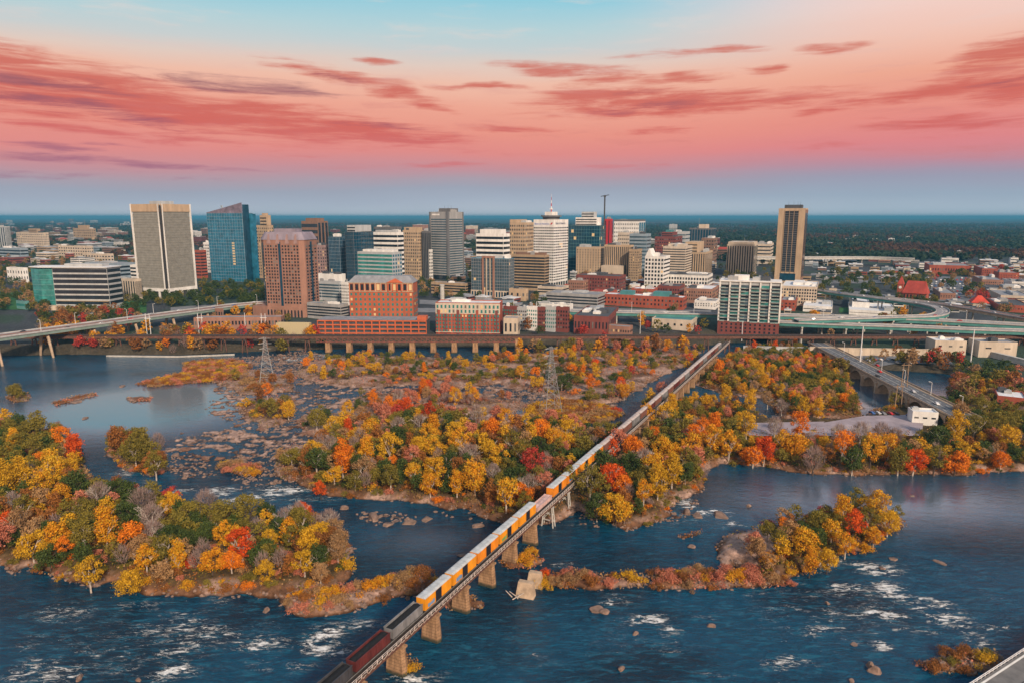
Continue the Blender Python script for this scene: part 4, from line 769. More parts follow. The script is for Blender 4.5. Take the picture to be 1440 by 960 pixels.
while pier_y < 560:
    t = bl(pier_y); b = MB(); lo = -2.2
    bot = [(-2.9, t - 1.4), (2.9, t - 1.4), (3.5, t), (2.9, t + 1.4), (-2.9, t + 1.4), (-3.5, t)]
    bt = [(-2.2, t - 1.0), (2.2, t - 1.0), (2.5, t), (2.2, t + 1.0), (-2.2, t + 1.0), (-2.5, t)]
    if 252 < pier_y < 300:      # steel bents on footings where the river is narrow
        for sx in (-2, 2):
            for sy in (-.9, .9): b.tube((sx * 1.25, t + sy * 1.2, -1), (sx * .8, t + sy * .7, DECK - 2.36), .28, .24, 6)
        for z in (2.5, 5.2): b.bar((-2.4, t, z), (2.4, t, z), .3, .3)
        b.bar((-2.4, t, 2.5), (2, t, 7.8), .18, .18); b.bar((2.4, t, 2.5), (-2, t, 7.8), .18, .18); b.box(-2.2, 2.2, t - .8, t + .8, DECK - 2.7, DECK - 2.36)
        b.build('pier', M_CONC2, rb)
    else:
        b.prism(bot, lo, DECK - 3.0, 0, bt); b.prism([(-2.7, t - 1.3), (2.7, t - 1.3), (2.7, t + 1.3), (-2.7, t + 1.3)], DECK - 3.0, DECK - 2.36)
        b.build('pier', M_PIER, rb)
    pier_y += 14.7; k += 1
# rolling stock, one mesh per part, copied along the line -----------------------------------------
CL = 13.9
def paint(name, c, v=.22): return mat(name, c, .55, v, .5, 0, .4, stretch=(1, 1, .35))
P_YEL = paint('boxcar_yellow', (.66, .26, .010), .22); P_ORA = paint('boxcar_orange', (.64, .21, .012), .25); P_ROOF = paint('boxcar_roof', (.42, .45, .46), .25); P_DOOR = paint('boxcar_door_black', (.012, .013, .02)); P_HOP = paint('hopper_grey', (.17, .17, .175), .5)
P_DARK = paint('hopper_dark', (.045, .045, .05), .4); P_RED = paint('gondola_red', (.095, .02, .018), .5); P_COAL = mat('coal_load', (.007, .007, .008), .9, .5, 2.0, bump=.5); P_BROWN = paint('hopper_brown', (.17, .075, .055), .35); P_PALE = paint('covered_hopper_pale', (.42, .36, .33), .25); P_PINK = paint('gondola_pale', (.50, .34, .31), .3)
G_BLUE = paint('graffiti_blue', (.10, .25, .45), .5); G_GRN = paint('graffiti_green', (.16, .30, .10), .5); G_WHT = paint('graffiti_white', (.6, .55, .5), .3)
def ctruck(root):
    for y in (2.0, CL - 2.0):
        b = MB(); b.box(-.95, .95, y - 1.2, y + 1.2, .45, .8)
        b.box(-1.1, -.95, y - 1.3, y + 1.3, .35, .75); b.box(.95, 1.1, y - 1.3, y + 1.3, .35, .75); t = b.build('bogie', M_DARK, root)
        w = MB()
        for dy in (-.85, .85):
            for sx in (-.75, .75): w.tube((sx - .07, y + dy, .44), (sx + .07, y + dy, .44), .44, .44, 10)
        w.build('wheel', M_DARK, t)
def boxcar(loc, label, paintm, tagm, r):
    o = empty('boxcar', loc, RZB); tag(o, label, 'boxcar', 'freight train on the railway bridge')
    b = MB(); b.box(-1.5, 1.5, .2, CL - .2, 1.0, 4.55)
    for k in range(12):
        y = .55 + k * (CL - 1.1) / 11
        if abs(y - CL / 2) > 1.7: b.box(1.5, 1.56, y - .06, y + .06, 1.1, 4.45); b.box(-1.56, -1.5, y - .06, y + .06, 1.1, 4.45)
    b.box(-1.42, 1.42, .0, CL, .8, 1.0, 1); b.build('body', [paintm, M_DARK], o)
    b = MB(); b.prism([(-1.58, .12), (1.58, .12), (1.58, CL - .12), (-1.58, CL - .12)], 4.55, 4.9, 0, [(-.9, .2), (.9, .2), (.9, CL - .2), (-.9, CL - .2)])
    for k in range(11): y = .8 + k * (CL - 1.6) / 10; b.box(-1.2, 1.2, y - .06, y + .06, 4.8, 4.95)
    b.build('roof', P_ROOF, o)
    for s in (1, -1):
        b = MB(); x0, x1 = sorted((s * 1.5, s * 1.6)); b.box(x0, x1, CL / 2 - 1.45, CL / 2 - .04, 1.1, 4.4); b.box(x0, x1, CL / 2 + .04, CL / 2 + 1.45, 1.1, 4.4); b.build('door', P_DOOR, o)
    if tagm:
        b = MB(); y = r.uniform(1.2, 2.2); rr = random.Random(int(loc.y))
        for k in range(7): y0 = y + k * .5; b.box(1.57, 1.58, y0, y0 + .4, 1.3 + rr.uniform(0, .2), 2.6 + rr.uniform(-.4, .4))
        b.build('graffiti', tagm, o)
    ctruck(o); return o
def hopper(loc, label, paintm, loadm, kind='coal_hopper', covered=False, ribs=13, cat='hopper wagon'):
    o = empty(kind, loc, RZB); tag(o, label, cat, 'freight train on the railway bridge')
    b = MB(); top = 4.1 if covered else 3.7
    b.box(1.38, 1.5, .2, CL - .2, 1.1, top); b.box(-1.5, -1.38, .2, CL - .2, 1.1, top); b.box(-1.38, 1.38, .2, .32, 1.1, top); b.box(-1.38, 1.38, CL - .32, CL - .2, 1.1, top); b.box(-1.37, 1.37, .33, CL - .33, 1.0, 1.3)
    for k in range(ribs):
        y = .5 + k * (CL - 1.0) / (ribs - 1); b.box(1.5, 1.62, y - .08, y + .08, 1.15, top - .05); b.box(-1.62, -1.5, y - .08, y + .08, 1.15, top - .05)
    b.box(1.36, 1.63, .15, CL - .15, top + .002, top + .14); b.box(-1.63, -1.36, .15, CL - .15, top + .002, top + .14); b.build('body', paintm, o)
    if covered:
        b = MB(); b.prism([(-1.5, .2), (1.5, .2), (1.5, CL - .2), (-1.5, CL - .2)], top + .15, 4.75, 0, [(-.7, .3), (.7, .3), (.7, CL - .3), (-.7, CL - .3)]); b.box(-.35, .35, .5, CL - .5, 4.75, 4.87); b.build('roof', loadm, o)
    else:
        b = MB(); n = 12
        for k in range(n):
            y0 = .35 + k * (CL - .7) / n; y1 = .35 + (k + 1) * (CL - .7) / n; h = lambda q: 3.45 + .3 * math.sin(q * 1.3) ** 2
            b.face([(-1.37, y0, 3.2), (0, y0, h(y0)), (0, y1, h(y1)), (-1.37, y1, 3.2)]); b.face([(0, y0, h(y0)), (1.37, y0, 3.2), (1.37, y1, 3.2), (0, y1, h(y1))])
        b.build('load', loadm, o)
    ctruck(o); return o
rg = random.Random(3)
CARS = [('h', 'dark coal hopper nearest the bottom edge of the railway bridge', P_DARK, P_COAL), ('h', 'red ribbed coal gondola behind the nearest dark hopper', P_RED, P_COAL), ('h', 'grey graffiti marked coal hopper in front of the first yellow boxcar', P_HOP, P_COAL),
        ('b', 'leading yellow boxcar right behind the grey coal hopper', P_YEL, G_BLUE), ('b', 'second yellow boxcar from the grey coal hopper', P_YEL, G_BLUE), ('b', 'third yellow boxcar from the grey coal hopper, with pale door panel', P_ORA, None), ('b', 'fourth yellow boxcar from the coal hopper, with green graffiti', P_YEL, G_GRN),
        ('b', 'fifth yellow boxcar, last before the low pale gondola', P_YEL, None), ('g', 'low pale pinkish gondola between two yellow boxcars', P_PINK, P_PINK), ('b', 'first yellow boxcar beyond the low pale gondola', P_ORA, None), ('b', 'second yellow boxcar beyond the pale gondola, with blue graffiti', P_ORA, G_BLUE), ('b', 'third yellow boxcar beyond the pale gondola', P_YEL, None), ('b', 'fourth and last yellow boxcar beyond the pale gondola', P_ORA, None)]
HN = ['first', 'second', 'third', 'fourth', 'fifth', 'sixth', 'seventh', 'eighth', 'ninth', 'tenth', 'eleventh', 'twelfth', 'thirteenth', 'fourteenth', 'fifteenth', 'sixteenth', 'seventeenth', 'eighteenth', 'nineteenth', 'twentieth', 'twenty-first', 'twenty-second', 'twenty-third']
far_n = 0; t = bl(174.5) - 3 * 14.75; i = 0
while t < LENB - 12:
    p = Vector((BRIDGE_A.x, BRIDGE_A.y, 0)) + DIRB * t; p.z = DECK + .32
    if i < len(CARS):
        k, lab, m1, m2 = CARS[i]
        if k == 'b': boxcar(p, lab, m1, m2, rg)
        elif k == 'h': hopper(p, lab, m1, m2)
        else:
            o = hopper(p, lab, m1, m2, 'gondola', False, 9, 'gondola'); o.scale = (1, 1, .62)
    else:
        hopper(p, f'{HN[far_n % 23]} covered hopper after the last yellow boxcar, with {["brown", "dark red", "brown", "grey"][far_n % 4]} sides', [P_BROWN, P_RED, P_BROWN, P_HOP][far_n % 4], P_PALE, 'covered_hopper', True); far_n += 1
    t += 14.75; i += 1
# ruined bridge piers beside the railway
for (px, py, w, lab) in ((739, 838, 5.4, 'front block of a broken bridge pier standing in the river'), (752, 824, 4.6, 'rear block of a broken bridge pier by scarlet shrub')):
    p = G(px, py, 0); b = MB(); b.prism([(-w / 2 - .6, -1.8), (w / 2 + .6, -1.8), (w / 2 + .6, 1.8), (-w / 2 - .6, 1.8)], -2.2, 4.9, 0, [(-w / 2 + .3, -.3), (w / 2 - .3, -.3), (w / 2 - .3, 1.5), (-w / 2 + .3, 1.5)])
    tag(b.build('pier_ruin', M_CONC, None, (p.x, p.y, 0), RZB + .15), lab, 'pier ruin')
# ================================================================== railway viaduct along the far bank
YV, ZV = 602.0, 16.0
vd = empty('railway_viaduct', (0, YV, 0)); tag(vd, 'long brown steel railway viaduct on tan piers along the far river bank', 'viaduct')
b = MB(); b.box(-560, 560, -3, 3, ZV - .4, ZV)
for k in range(560): b.box(-560 + 2 * k, -560 + 2 * k + .5, -3.4, 3.4, ZV, ZV + .12)
b.build('track_deck', M_TIE, vd)
for y in (-2.6, 2.2):
    b = MB(); b.box(-560, 560, y, y + .4, ZV - 2.6, ZV - .41); b.box(-560, 560, y - .2, y + .6, ZV - 2.8, ZV - 2.61)
    for k in range(280): b.box(-560 + 4 * k, -560 + 4 * k + .3, y - .15, y + .55, ZV - 2.6, ZV - .42)
    b.build('girder', M_RUST, vd)
b = MB()
for k in range(373): b.box(-560 + 3 * k, -560 + 3 * k + .15, -3.4, -3.25, ZV + .13, ZV + 1.3)
b.box(-560, 560, -3.4, -3.3, ZV + 1.2, ZV + 1.3); b.build('railing', M_RUST, vd)
M_TRUSS = mat('red_brown_truss', (.22, .065, .05), .8, .35, .5)
b = MB(); x0, x1 = col_x(446, YV, 12), col_x(725, YV, 12)     # trussed stretch in front of the brick hotel
n = int((x1 - x0) / 4.6)
for k in range(n):
    a0 = x0 + k * (x1 - x0) / n; a1 = x0 + (k + 1) * (x1 - x0) / n
    b.bar((a0, -3, ZV - 2.9), (a1, -3, ZV - 5.6), .3, .3); b.bar((a0, -3, ZV - 5.6), (a0, -3, ZV - 2.9), .3, .3)
b.box(x0, x1, -3.3, -2.7, ZV - 6, ZV - 5.6); b.build('truss', M_TRUSS, vd)
px = -10
while px < 1450:
    x = col_x(px, YV, 6); g = min(ground_z(x, YV), 8)
    b = MB(); w = 2.1
    truss = 446 < px < 725; zt = ZV - (6.0 if truss else 2.8)
    if px < 445 or px > 760:
        for s in (-1.9, 1.9): b.bar((x + s * 1.3, 0, g - 1), (x + s * .7, 0, zt), .8, .8)
        b.box(x - 1.8, x + 1.8, -2.4, 2.4, zt - .7, zt); b.bar((x - 2.2, 0, g + 1), (x + 1.6, 0, zt - 1), .3, .3); b.build('pier', M_RUST, vd)
    else:
        b.prism([(x - w * 1.2, -3.3), (x + w * 1.2, -3.3), (x + w * 1.2, 3.3), (x - w * 1.2, 3.3)], -2.2, zt - .6, 0, [(x - w, -2.8), (x + w, -2.8), (x + w, 2.8), (x - w, 2.8)]); b.box(x - w * 1.15, x + w * 1.15, -3, 3, zt - .6, zt - .02); b.build('pier', M_PIER, vd)
    px += 29.5
# ================================================================== elevated roads
M_ROAD = mat('pale_concrete_road', (.235, .225, .23), .9, .3, .12); M_ASPH = mat('asphalt', (.105, .11, .12), .9, .25, .15); M_TEAL = mat('green_girder_paint', (.055, .20, .185), .6, .25, .15); M_TEALL = mat('pale_green_girder', (.17, .235, .21), .6, .2, .2); M_LINE = mat('lane_paint', (.7, .68, .6), .7, .2, .8); M_PAR = mat('parapet_concrete', (.36, .36, .36), .85, .3, .15); M_KERB = mat('brown_median', (.22, .13, .11), .9, .2, .3)
def smooth_path(pts, n=8):
    out = []
    for i in range(len(pts) - 1):
        p0 = pts[max(0, i - 1)]; p1 = pts[i]; p2 = pts[i + 1]; p3 = pts[min(len(pts) - 1, i + 2)]
        for k in range(n):
            t = k / n; out.append(.5 * ((2 * p1) + (p2 - p0) * t + (2 * p0 - 5 * p1 + 4 * p2 - p3) * t * t + (3 * p1 - p0 - 3 * p2 + p3) * t ** 3))
    out.append(pts[-1]); return out
def frames(path):
    fr = []
    for i, p in enumerate(path):
        d = path[min(i + 1, len(path) - 1)] - path[max(i - 1, 0)]; d.z = 0; d.normalize(); fr.append((p, Vector((d.y, -d.x, 0))))
    return fr
def sweep(b, fr, o0, o1, z0, z1, m=0):
    """rectangular section between side offsets o0..o1 and heights z0..z1 along the path"""
    n = len(fr); i = len(b.v)
    for p, s in fr:
        for o, z in ((o0, z0), (o1, z0), (o1, z1), (o0, z1)): q = p + s * o; b.v.append((q.x, q.y, q.z + z))
    for k in range(n - 1):
        for e in range(4): a = i + 4 * k + e; c = i + 4 * k + (e + 1) % 4; b.f.append((a, c, c + 4, a + 4)); b.m.append(m)
    b.f.append((i, i + 3, i + 2, i + 1)); b.m.append(m); j = i + 4 * (n - 1); b.f.append((j, j + 1, j + 2, j + 3)); b.m.append(m)
def along(path, step):
    acc = 0; out = []; nxt = step / 2
    for a, c in zip(path, path[1:]):
        L = (c - a).length
        while acc + L > nxt: t = (nxt - acc) / L; d = (c - a).normalized(); out.append((a.lerp(c, t), Vector((d.y, -d.x, 0)).normalized())); nxt += step
        acc += L
    return out
def elevated(name, label, cat, pts, w, gm, deckm=None, gd=2.2, step=32, pier='posts', median=False, parapet=1.0, marks=True):
    o = empty(name, (0, 0, 0)); tag(o, label, cat); path = smooth_path(pts); fr = frames(path); h = w / 2
    b = MB(); sweep(b, fr, -h, h, -.45, 0); b.build('deck', deckm or M_ROAD, o)
    for s in (-1, 1):
        b = MB(); a, c = sorted((s * h, s * (h - .4))); sweep(b, fr, a, c, .002, parapet); b.build('parapet', M_PAR, o)
        b = MB(); a, c = sorted((s * (h - .55), s * (h - 1.1))); sweep(b, fr, a, c, -.45 - gd, -.452); b.build('girder', gm, o)
    if median: b = MB(); sweep(b, fr, -.6, .6, .004, .8); b.build('median', M_KERB, o)
    if marks:
        b = MB()
        for q in ([-h / 2, h / 2] if w > 14 else [0]):
            for k in range(0, len(fr) - 1, 1): sweep(b, fr[k:k + 2], q - .12, q + .12, .004, .012)
        b.build('lane_marking', M_LINE, o)
    for (p, s) in along(path, step):
        g = ground_z(p.x, p.y); b = MB(); zt = p.z - .46 - gd
        if zt - g < 1.5: continue
        if pier == 'posts':
            for q in (-h * .6, h * .6): c = p + s * q; b.tube((c.x, c.y, g - 1), (c.x, c.y, zt - 1.2), .8, .8, 8)
            a = p - s * (h * .9); c = p + s * (h * .9); b.bar((a.x, a.y, zt - .6), (c.x, c.y, zt - .6), 1.6, 1.18); b.build('pier', M_CONC2, o)
        elif pier == 'legs':
            for sg in (-1, 1):
                prev = None
                for k in range(8):
                    t = k / 7; c = p + s * (sg * (4.2 + 6.6 * t ** .8)); z = zt + .3 + (min(g, 0) - 1.5 - zt) * t; c = Vector((c.x, c.y, z)); r_ = 1.35 - .5 * t
                    if prev: b.tube(prev[0], c, prev[1], r_, 6)
                    prev = (c, r_)
            for k in range(6):
                t0, t1 = k / 6 * 2 - 1, (k + 1) / 6 * 2 - 1; a = p + s * (4.6 * t0); c = p + s * (4.6 * t1); b.tube((a.x, a.y, zt - .4 - 1.4 * t0 * t0), (c.x, c.y, zt - .4 - 1.4 * t1 * t1), 1.0, 1.0, 6)
            a = p - s * h * .85; c = p + s * h * .85; b.bar((a.x, a.y, zt + .3), (c.x, c.y, zt + .3), 2.0, .9); b.build('pier', M_CONC, o)
    return o, path
hw, HWPATH = elevated('highway_bridge', 'pale concrete road bridge on splayed legs crossing the left end of the river', 'road bridge', [Vector((-492, 430, 23)), Vector((-448, 512, 23)), Vector((-406, 589, 23)), G(140, 454, 23), G(200, 446, 23), G(270, 437, 23), G(345, 428, 22.5), G(450, 421, 22)], 19, M_TEALL, None, 2.4, 39.5, 'legs', True)
ex, EXPATH = elevated('upper_expressway', 'upper green girdered expressway deck behind the riverside apartments', 'expressway', [G(690, 431, 23), G(800, 437, 23), G(930, 440, 23), G(1080, 443, 23), G(1200, 446, 23), G(1330, 451, 23), G(1500, 460, 23)], 15, M_TEAL, None, 2.6, 40)
ex2, EX2PATH = elevated('lower_expressway', 'lower green girdered expressway deck nearest the viaduct at right', 'expressway', [G(1040, 450, 20), G(1150, 455, 20), G(1270, 459, 20), G(1370, 463, 20), G(1500, 467, 20)], 13, M_TEAL, None, 2.6, 38)
rp, RPPATH = elevated('curved_ramp', 'pale curved highway ramp looping past the red roofed station', 'ramp', [G(1098, 400, 32), G(1170, 411, 31), G(1250, 421, 30), G(1305, 429, 28.5), G(1326, 437, 27), G(1312, 444, 26), G(1255, 446, 25), G(1190, 448, 24), G(1120, 450, 22.5)], 12, M_TEAL, None, 2.4, 34)
i95, I95PATH = elevated('brown_flyover', 'brownish elevated highway climbing to the right beyond the ramp', 'flyover', [G(1252, 420, 30), G(1310, 426, 29), G(1370, 435, 28), G(1440, 447, 27), G(1540, 462, 26)], 12, M_CONC, M_KERB, 2.2, 34)
fb, FBPATH = elevated('distant_bridge', 'long pale distant road bridge across the valley right of the tall tan tower', 'road bridge', [G(1040, 362, 40), G(1130, 362, 40), G(1220, 362, 40), G(1285, 364, 40)], 22, M_CONC2, M_CONC2, 3.5, 70, marks=False)
# arched road bridge at right
mb = empty('arched_road_bridge', (MAYO_A.x, MAYO_A.y, 0)); dm = (MAYO_B - MAYO_A); LM = dm.length; dm.normalize(); mb.rotation_euler = (0, 0, math.atan2(-dm.x, dm.y))
tag(mb, 'low arched concrete road bridge with grey roadway at the right of the islands', 'road bridge')
ZM, WM = 10.0, 7.5
b = MB(); b.box(-WM, WM, -6, LM + 30, ZM - .5, ZM); b.build('roadway', M_ASPH, mb)
for s in (-1, 1): b = MB(); a, c = sorted((s * (WM - 1.6), s * (WM + .5))); b.box(a, c, -6, LM + 30, ZM + .004, ZM + .18); a, c = sorted((s * (WM + .2), s * (WM + .5))); b.box(a, c, -6, LM + 30, ZM + .181, ZM + 1.1); b.build('sidewalk', M_CONC, mb)
b = MB(); b.box(-.1, .12, -6, LM + 30, ZM + .004, ZM + .012)
for s in (-3.3, 3.3):
    for k in range(int(LM / 9)): b.box(s - .1, s + .1, k * 9, k * 9 + 4, ZM + .004, ZM + .012)
b.build('lane_marking', M_LINE, mb)
span = 22.0; nsp = int((LM + 20) / span)
for k in range(nsp):
    y0 = k * span + 1.0; y1 = y0 + span - 2.4
    for s in (-1, 1):
        b = MB(); n = 14; x0, x1 = sorted((s * (WM - .9), s * (WM + .35)))
        for j in range(n):
            ya = y0 + (y1 - y0) * j / n; yb = y0 + (y1 - y0) * (j + 1) / n; fz = lambda y: ZM - 1.3 - 4.6 * (2 * (y - y0) / (y1 - y0) - 1) ** 2
            A = [(x0, ya, fz(ya)), (x1, ya, fz(ya)), (x1, yb, fz(yb)), (x0, yb, fz(yb))]
            b.face([A[0], A[3], A[2], A[1]]); b.face([(x1, ya, fz(ya)), (x1, yb, fz(yb)), (x1, yb, ZM - .51), (x1, ya, ZM - .51)]); b.face([(x0, yb, fz(yb)), (x0, ya, fz(ya)), (x0, ya, ZM - .51), (x0, yb, ZM - .51)])
        b.build('arch', M_CONC, mb)
    b = MB(); b.box(-WM - 1.4, WM + 1.4, y1 + .05, y1 + 2.35, -2.2, ZM - 2.2); b.box(-WM - .2, WM + .2, y1 + .05, y1 + 2.35, ZM - 2.2, ZM - .52); b.build('pier', M_CONC, mb)
# ================================================================== lattice towers, poles, lamps
def lattice(px, pyb, pyt, zb, label, wbase=9.0, arms=3):
    p = G(px, pyb, zb); hgt = row_z(p.y, pyt) - zb
    o = empty('lattice_tower', (p.x, p.y, zb), .35); tag(o, label, 'power pylon')
    wd = lambda z: max(.7, wbase / 2 * (1 - z / hgt) ** 1.25 + .7)
    for sx in (-1, 1):
        for sy in (-1, 1):
            b = MB()
            for k in range(10):
                z0, z1 = hgt * k / 10, hgt * (k + 1) / 10; b.tube((sx * wd(z0), sy * wd(z0), z0 - (1.5 if k == 0 else 0)), (sx * wd(z1), sy * wd(z1), z1), .19 - .009 * k, .18 - .009 * k, 4)
            b.build('leg', M_STEEL, o)
    b = MB(); z = hgt * .1
    while z < hgt * .98:
        st = max(1.3, wd(z) * 1.25); z1 = min(hgt, z + st); a, c = wd(z), wd(z1)
        for (u, v) in (((-1, -1), (1, -1)), ((1, -1), (1, 1)), ((1, 1), (-1, 1)), ((-1, 1), (-1, -1))):
            b.tube((u[0] * a, u[1] * a, z), (v[0] * c, v[1] * c, z1), .085, .085, 3); b.tube((v[0] * a, v[1] * a, z), (u[0] * c, u[1] * c, z1), .085, .085, 3); b.tube((u[0] * a, u[1] * a, z), (v[0] * a, v[1] * a, z), .08, .08, 3)
        z = z1
    b.build('bracing', M_STEEL, o)
    for k in range(arms):
        z = hgt * (.97 - .11 * k); L = 4.2 + .6 * (k == 1); b = MB()
        for s in (-1, 1): b.tube((0, 0, z), (s * L, 0, z - .2), .22, .1, 4); b.tube((0, 0, z + 1.0), (s * L, 0, z - .2), .1, .1, 3)
        b.build('crossarm', M_STEEL, o)
lattice(376, 538, 474, 1.0, 'grey lattice pylon on the pale rocks left of the brick hotel', 9.5)
lattice(774, 580, 487, 1.0, 'grey lattice pylon standing before the dark green wood in midriver', 10)
M_WPOLE = mat('white_pole', (.62, .62, .62), .6, .1, .3)
def pole(px, pyb, pyt, label, zb=None, r=.55, name='monopole', cat='pole', m=None, arm=False):
    p = G(px, pyb, zb) if zb is not None else Gt(px, pyb); h = row_z(p.y, pyt) - p.z
    o = empty(name, p); tag(o, label, cat); b = MB(); b.tube((0, 0, -1), (0, 0, h), r, r * .6, 8); b.build('shaft', m or M_WPOLE, o)
    if arm: b = MB(); b.box(-1.8, 1.8, -.15, .15, h - 1.4, h - 1.1); b.box(-1.2, 1.2, -.15, .15, h - 3, h - 2.7); b.build('crossarm', m or M_WPOLE, o)
pole(1209, 512, 459, 'tall white pole beside the arched road bridge', 8); pole(1365, 507, 463, 'tall white pole by the pale warehouse at right', 8); pole(1043, 478, 452, 'thin white pole before the teal balcony apartment block', 8, .4)
pole(346, 474, 440, 'thin white pole by the corrugated metal shed', 8, .35); pole(900, 470, 436, 'thin white pole beside the teal roofed shed', 9, .3); pole(754, 466, 425, 'thin white pole near the town houses', 9, .3)
for (a, c, lab) in ((210, 475, 'left'), (283, 474, 'middle'), (372, 474, 'right')):
    p = G(a, c, 8); o = empty('pole_frame', p); tag(o, f'{lab} pale two legged wire frame behind the viaduct', 'pole frame'); b = MB()
    for s in (-1.8, 1.8): b.tube((s, 0, -1), (s, 0, row_z(p.y, 441) - 8), .35, .25, 6)
    b.build('legs', M_WPOLE, o); b = MB(); b.box(-3, 3, -.2, .2, 18, 18.5); b.build('crossarm', M_WPOLE, o)
M_WOODP = mat('timber_pole', (.28, .19, .12), .9, .3, .8)
for (a, c, t_, lab) in ((1270, 556, 510, 'far'), (1263, 570, 540, 'near')):
    p = G(a, c, 4); h = row_z(p.y, t_) - 4; o = empty('pole_frame', p); tag(o, f'{lab} brown timber pole frame beside the arched road bridge', 'pole frame'); b = MB()
    for s in (-2, 2): b.tube((s, 0, -1), (s * .8, 0, h), .3, .22, 6)
    b.build('legs', M_WOODP, o); b = MB(); b.box(-3, 3, -.15, .15, h - 1.5, h - 1.2); b.bar((-1.9, 0, 3), (1.7, 0, h - 3), .15, .15); b.build('crossarm', M_WOODP, o)
def street_lamp(p, s, label, group, h=10.0, arm=2.6):
    o = empty('street_lamp', p); tag(o, label, 'street lamp', group); b = MB(); b.tube((0, 0, 0), (0, 0, h), .2, .13, 6); q = s * arm
    b.tube((0, 0, h), (q.x, q.y, h + .5), .12, .1, 5); b.build('post', M_WPOLE, o); b = MB(); b.box(q.x - .5, q.x + .5, q.y - .3, q.y + .3, h + .38, h + .6); b.build('lamp_head', M_WPOLE, o)
for i, (p, s) in enumerate(along(HWPATH, 38)):
    q = p + s * 8.9 * (-1 if i % 2 else 1); street_lamp(Vector((q.x, q.y, q.z + .3)), s * (1 if i % 2 else -1), f'{HN[min(i, 14)]} lamp from the left along the pale left road bridge', 'street lamps on the left road bridge')
for i, t in enumerate(np.arange(12, LM + 10, 34)):
    p = MAYO_A + dm * float(t); s = Vector((dm.y, -dm.x, 0)); p = p + s * 6.6; street_lamp(Vector((p.x, p.y, ZM + .2)), -s, f'{HN[min(i, 14)]} lamp from the near end of the arched road bridge', 'street lamps on the arched road bridge', 8, 1.6)
for i, (p, s) in enumerate(along(EXPATH, 62)):
    q = p + s * 6.8; street_lamp(Vector((q.x, q.y, q.z + .4)), -s, f'{HN[min(i, 14)]} lamp from the left along the upper expressway', 'street lamps on the upper expressway')
# ================================================================== the city
PHI = R(-25)
def wallm(name, c, v=.22, rough=.8): return mat(name, c, rough, v, .16, stretch=(1, 1, .25), spec=.25)
W_ = {'white': wallm('white_facade', (.66, .65, .62)), 'cream': wallm('cream_facade', (.48, .40, .31)), 'tan': wallm('tan_facade', (.33, .24, .155)), 'sand': wallm('sandstone_facade', (.42, .31, .205)), 'brown': wallm('brown_facade', (.20, .12, .085)), 'grey': wallm('grey_facade', (.28, .28, .28)), 'dgrey': wallm('dark_grey_facade', (.12, .12, .125)),
      'brick': wallm('red_brick', (.30, .075, .045), .25), 'dbrick': wallm('dark_brick', (.17, .05, .042), .25), 'pink': wallm('pink_granite', (.27, .145, .105)), 'mauve': wallm('mauve_granite', (.30, .20, .19)), 'orange': wallm('orange_brick', (.46, .115, .05), .15), 'beige': wallm('beige_facade', (.48, .41, .33)), 'blue': wallm('blue_grey_facade', (.22, .28, .33)), 'pale': wallm('pale_grey_facade', (.37, .385, .39)), 'red': wallm('red_panel', (.40, .03, .04)), 'teal': wallm('teal_facade', (.10, .24, .24)),
      'roof_grey': wallm('grey_roof', (.22, .23, .25), .25, .9), 'roof_dark': wallm('dark_roof', (.07, .075, .085), .3, .9), 'roof_white': wallm('white_roof', (.62, .63, .64), .15, .9), 'roof_teal': wallm('teal_metal_roof', (.06, .20, .21), .2, .6), 'roof_red': wallm('red_tile_roof', (.33, .055, .04), .25, .8), 'roof_lav': wallm('lavender_slate_roof', (.22, .19, .23), .25, .7), 'lawn': wallm('lawn', (.03, .11, .03), .3, .9)}
GD = glass('dark_glass', (.018, .024, .032)); GB = glass('blue_glass', (.02, .13, .21)); GT = glass('teal_glass', (.035, .19, .18)); GG = glass('grey_blue_glass', (.05, .085, .11)); GDEEP = glass('deep_blue_glass', (.008, .045, .08)); GLIT = glow('lit_window', (1.0, .66, .30), .45)
GBLIND = glass('blind_drawn_glass', (.13, .13, .125), .3); GLASS = {'d': GD, 'b': GB, 't': GT, 'g': GG, 'n': GDEEP}
FOOT = []
PANEL = {}
def panel(L, h, m, t=.3):
    k = (round(L, 2), round(h, 2), m.name, t)
    if k not in PANEL: b = MB(); b.box(-L / 2, L / 2, -t / 2, t / 2, 0, h); PANEL[k] = b.mesh('pane', m)
    return PANEL[k]
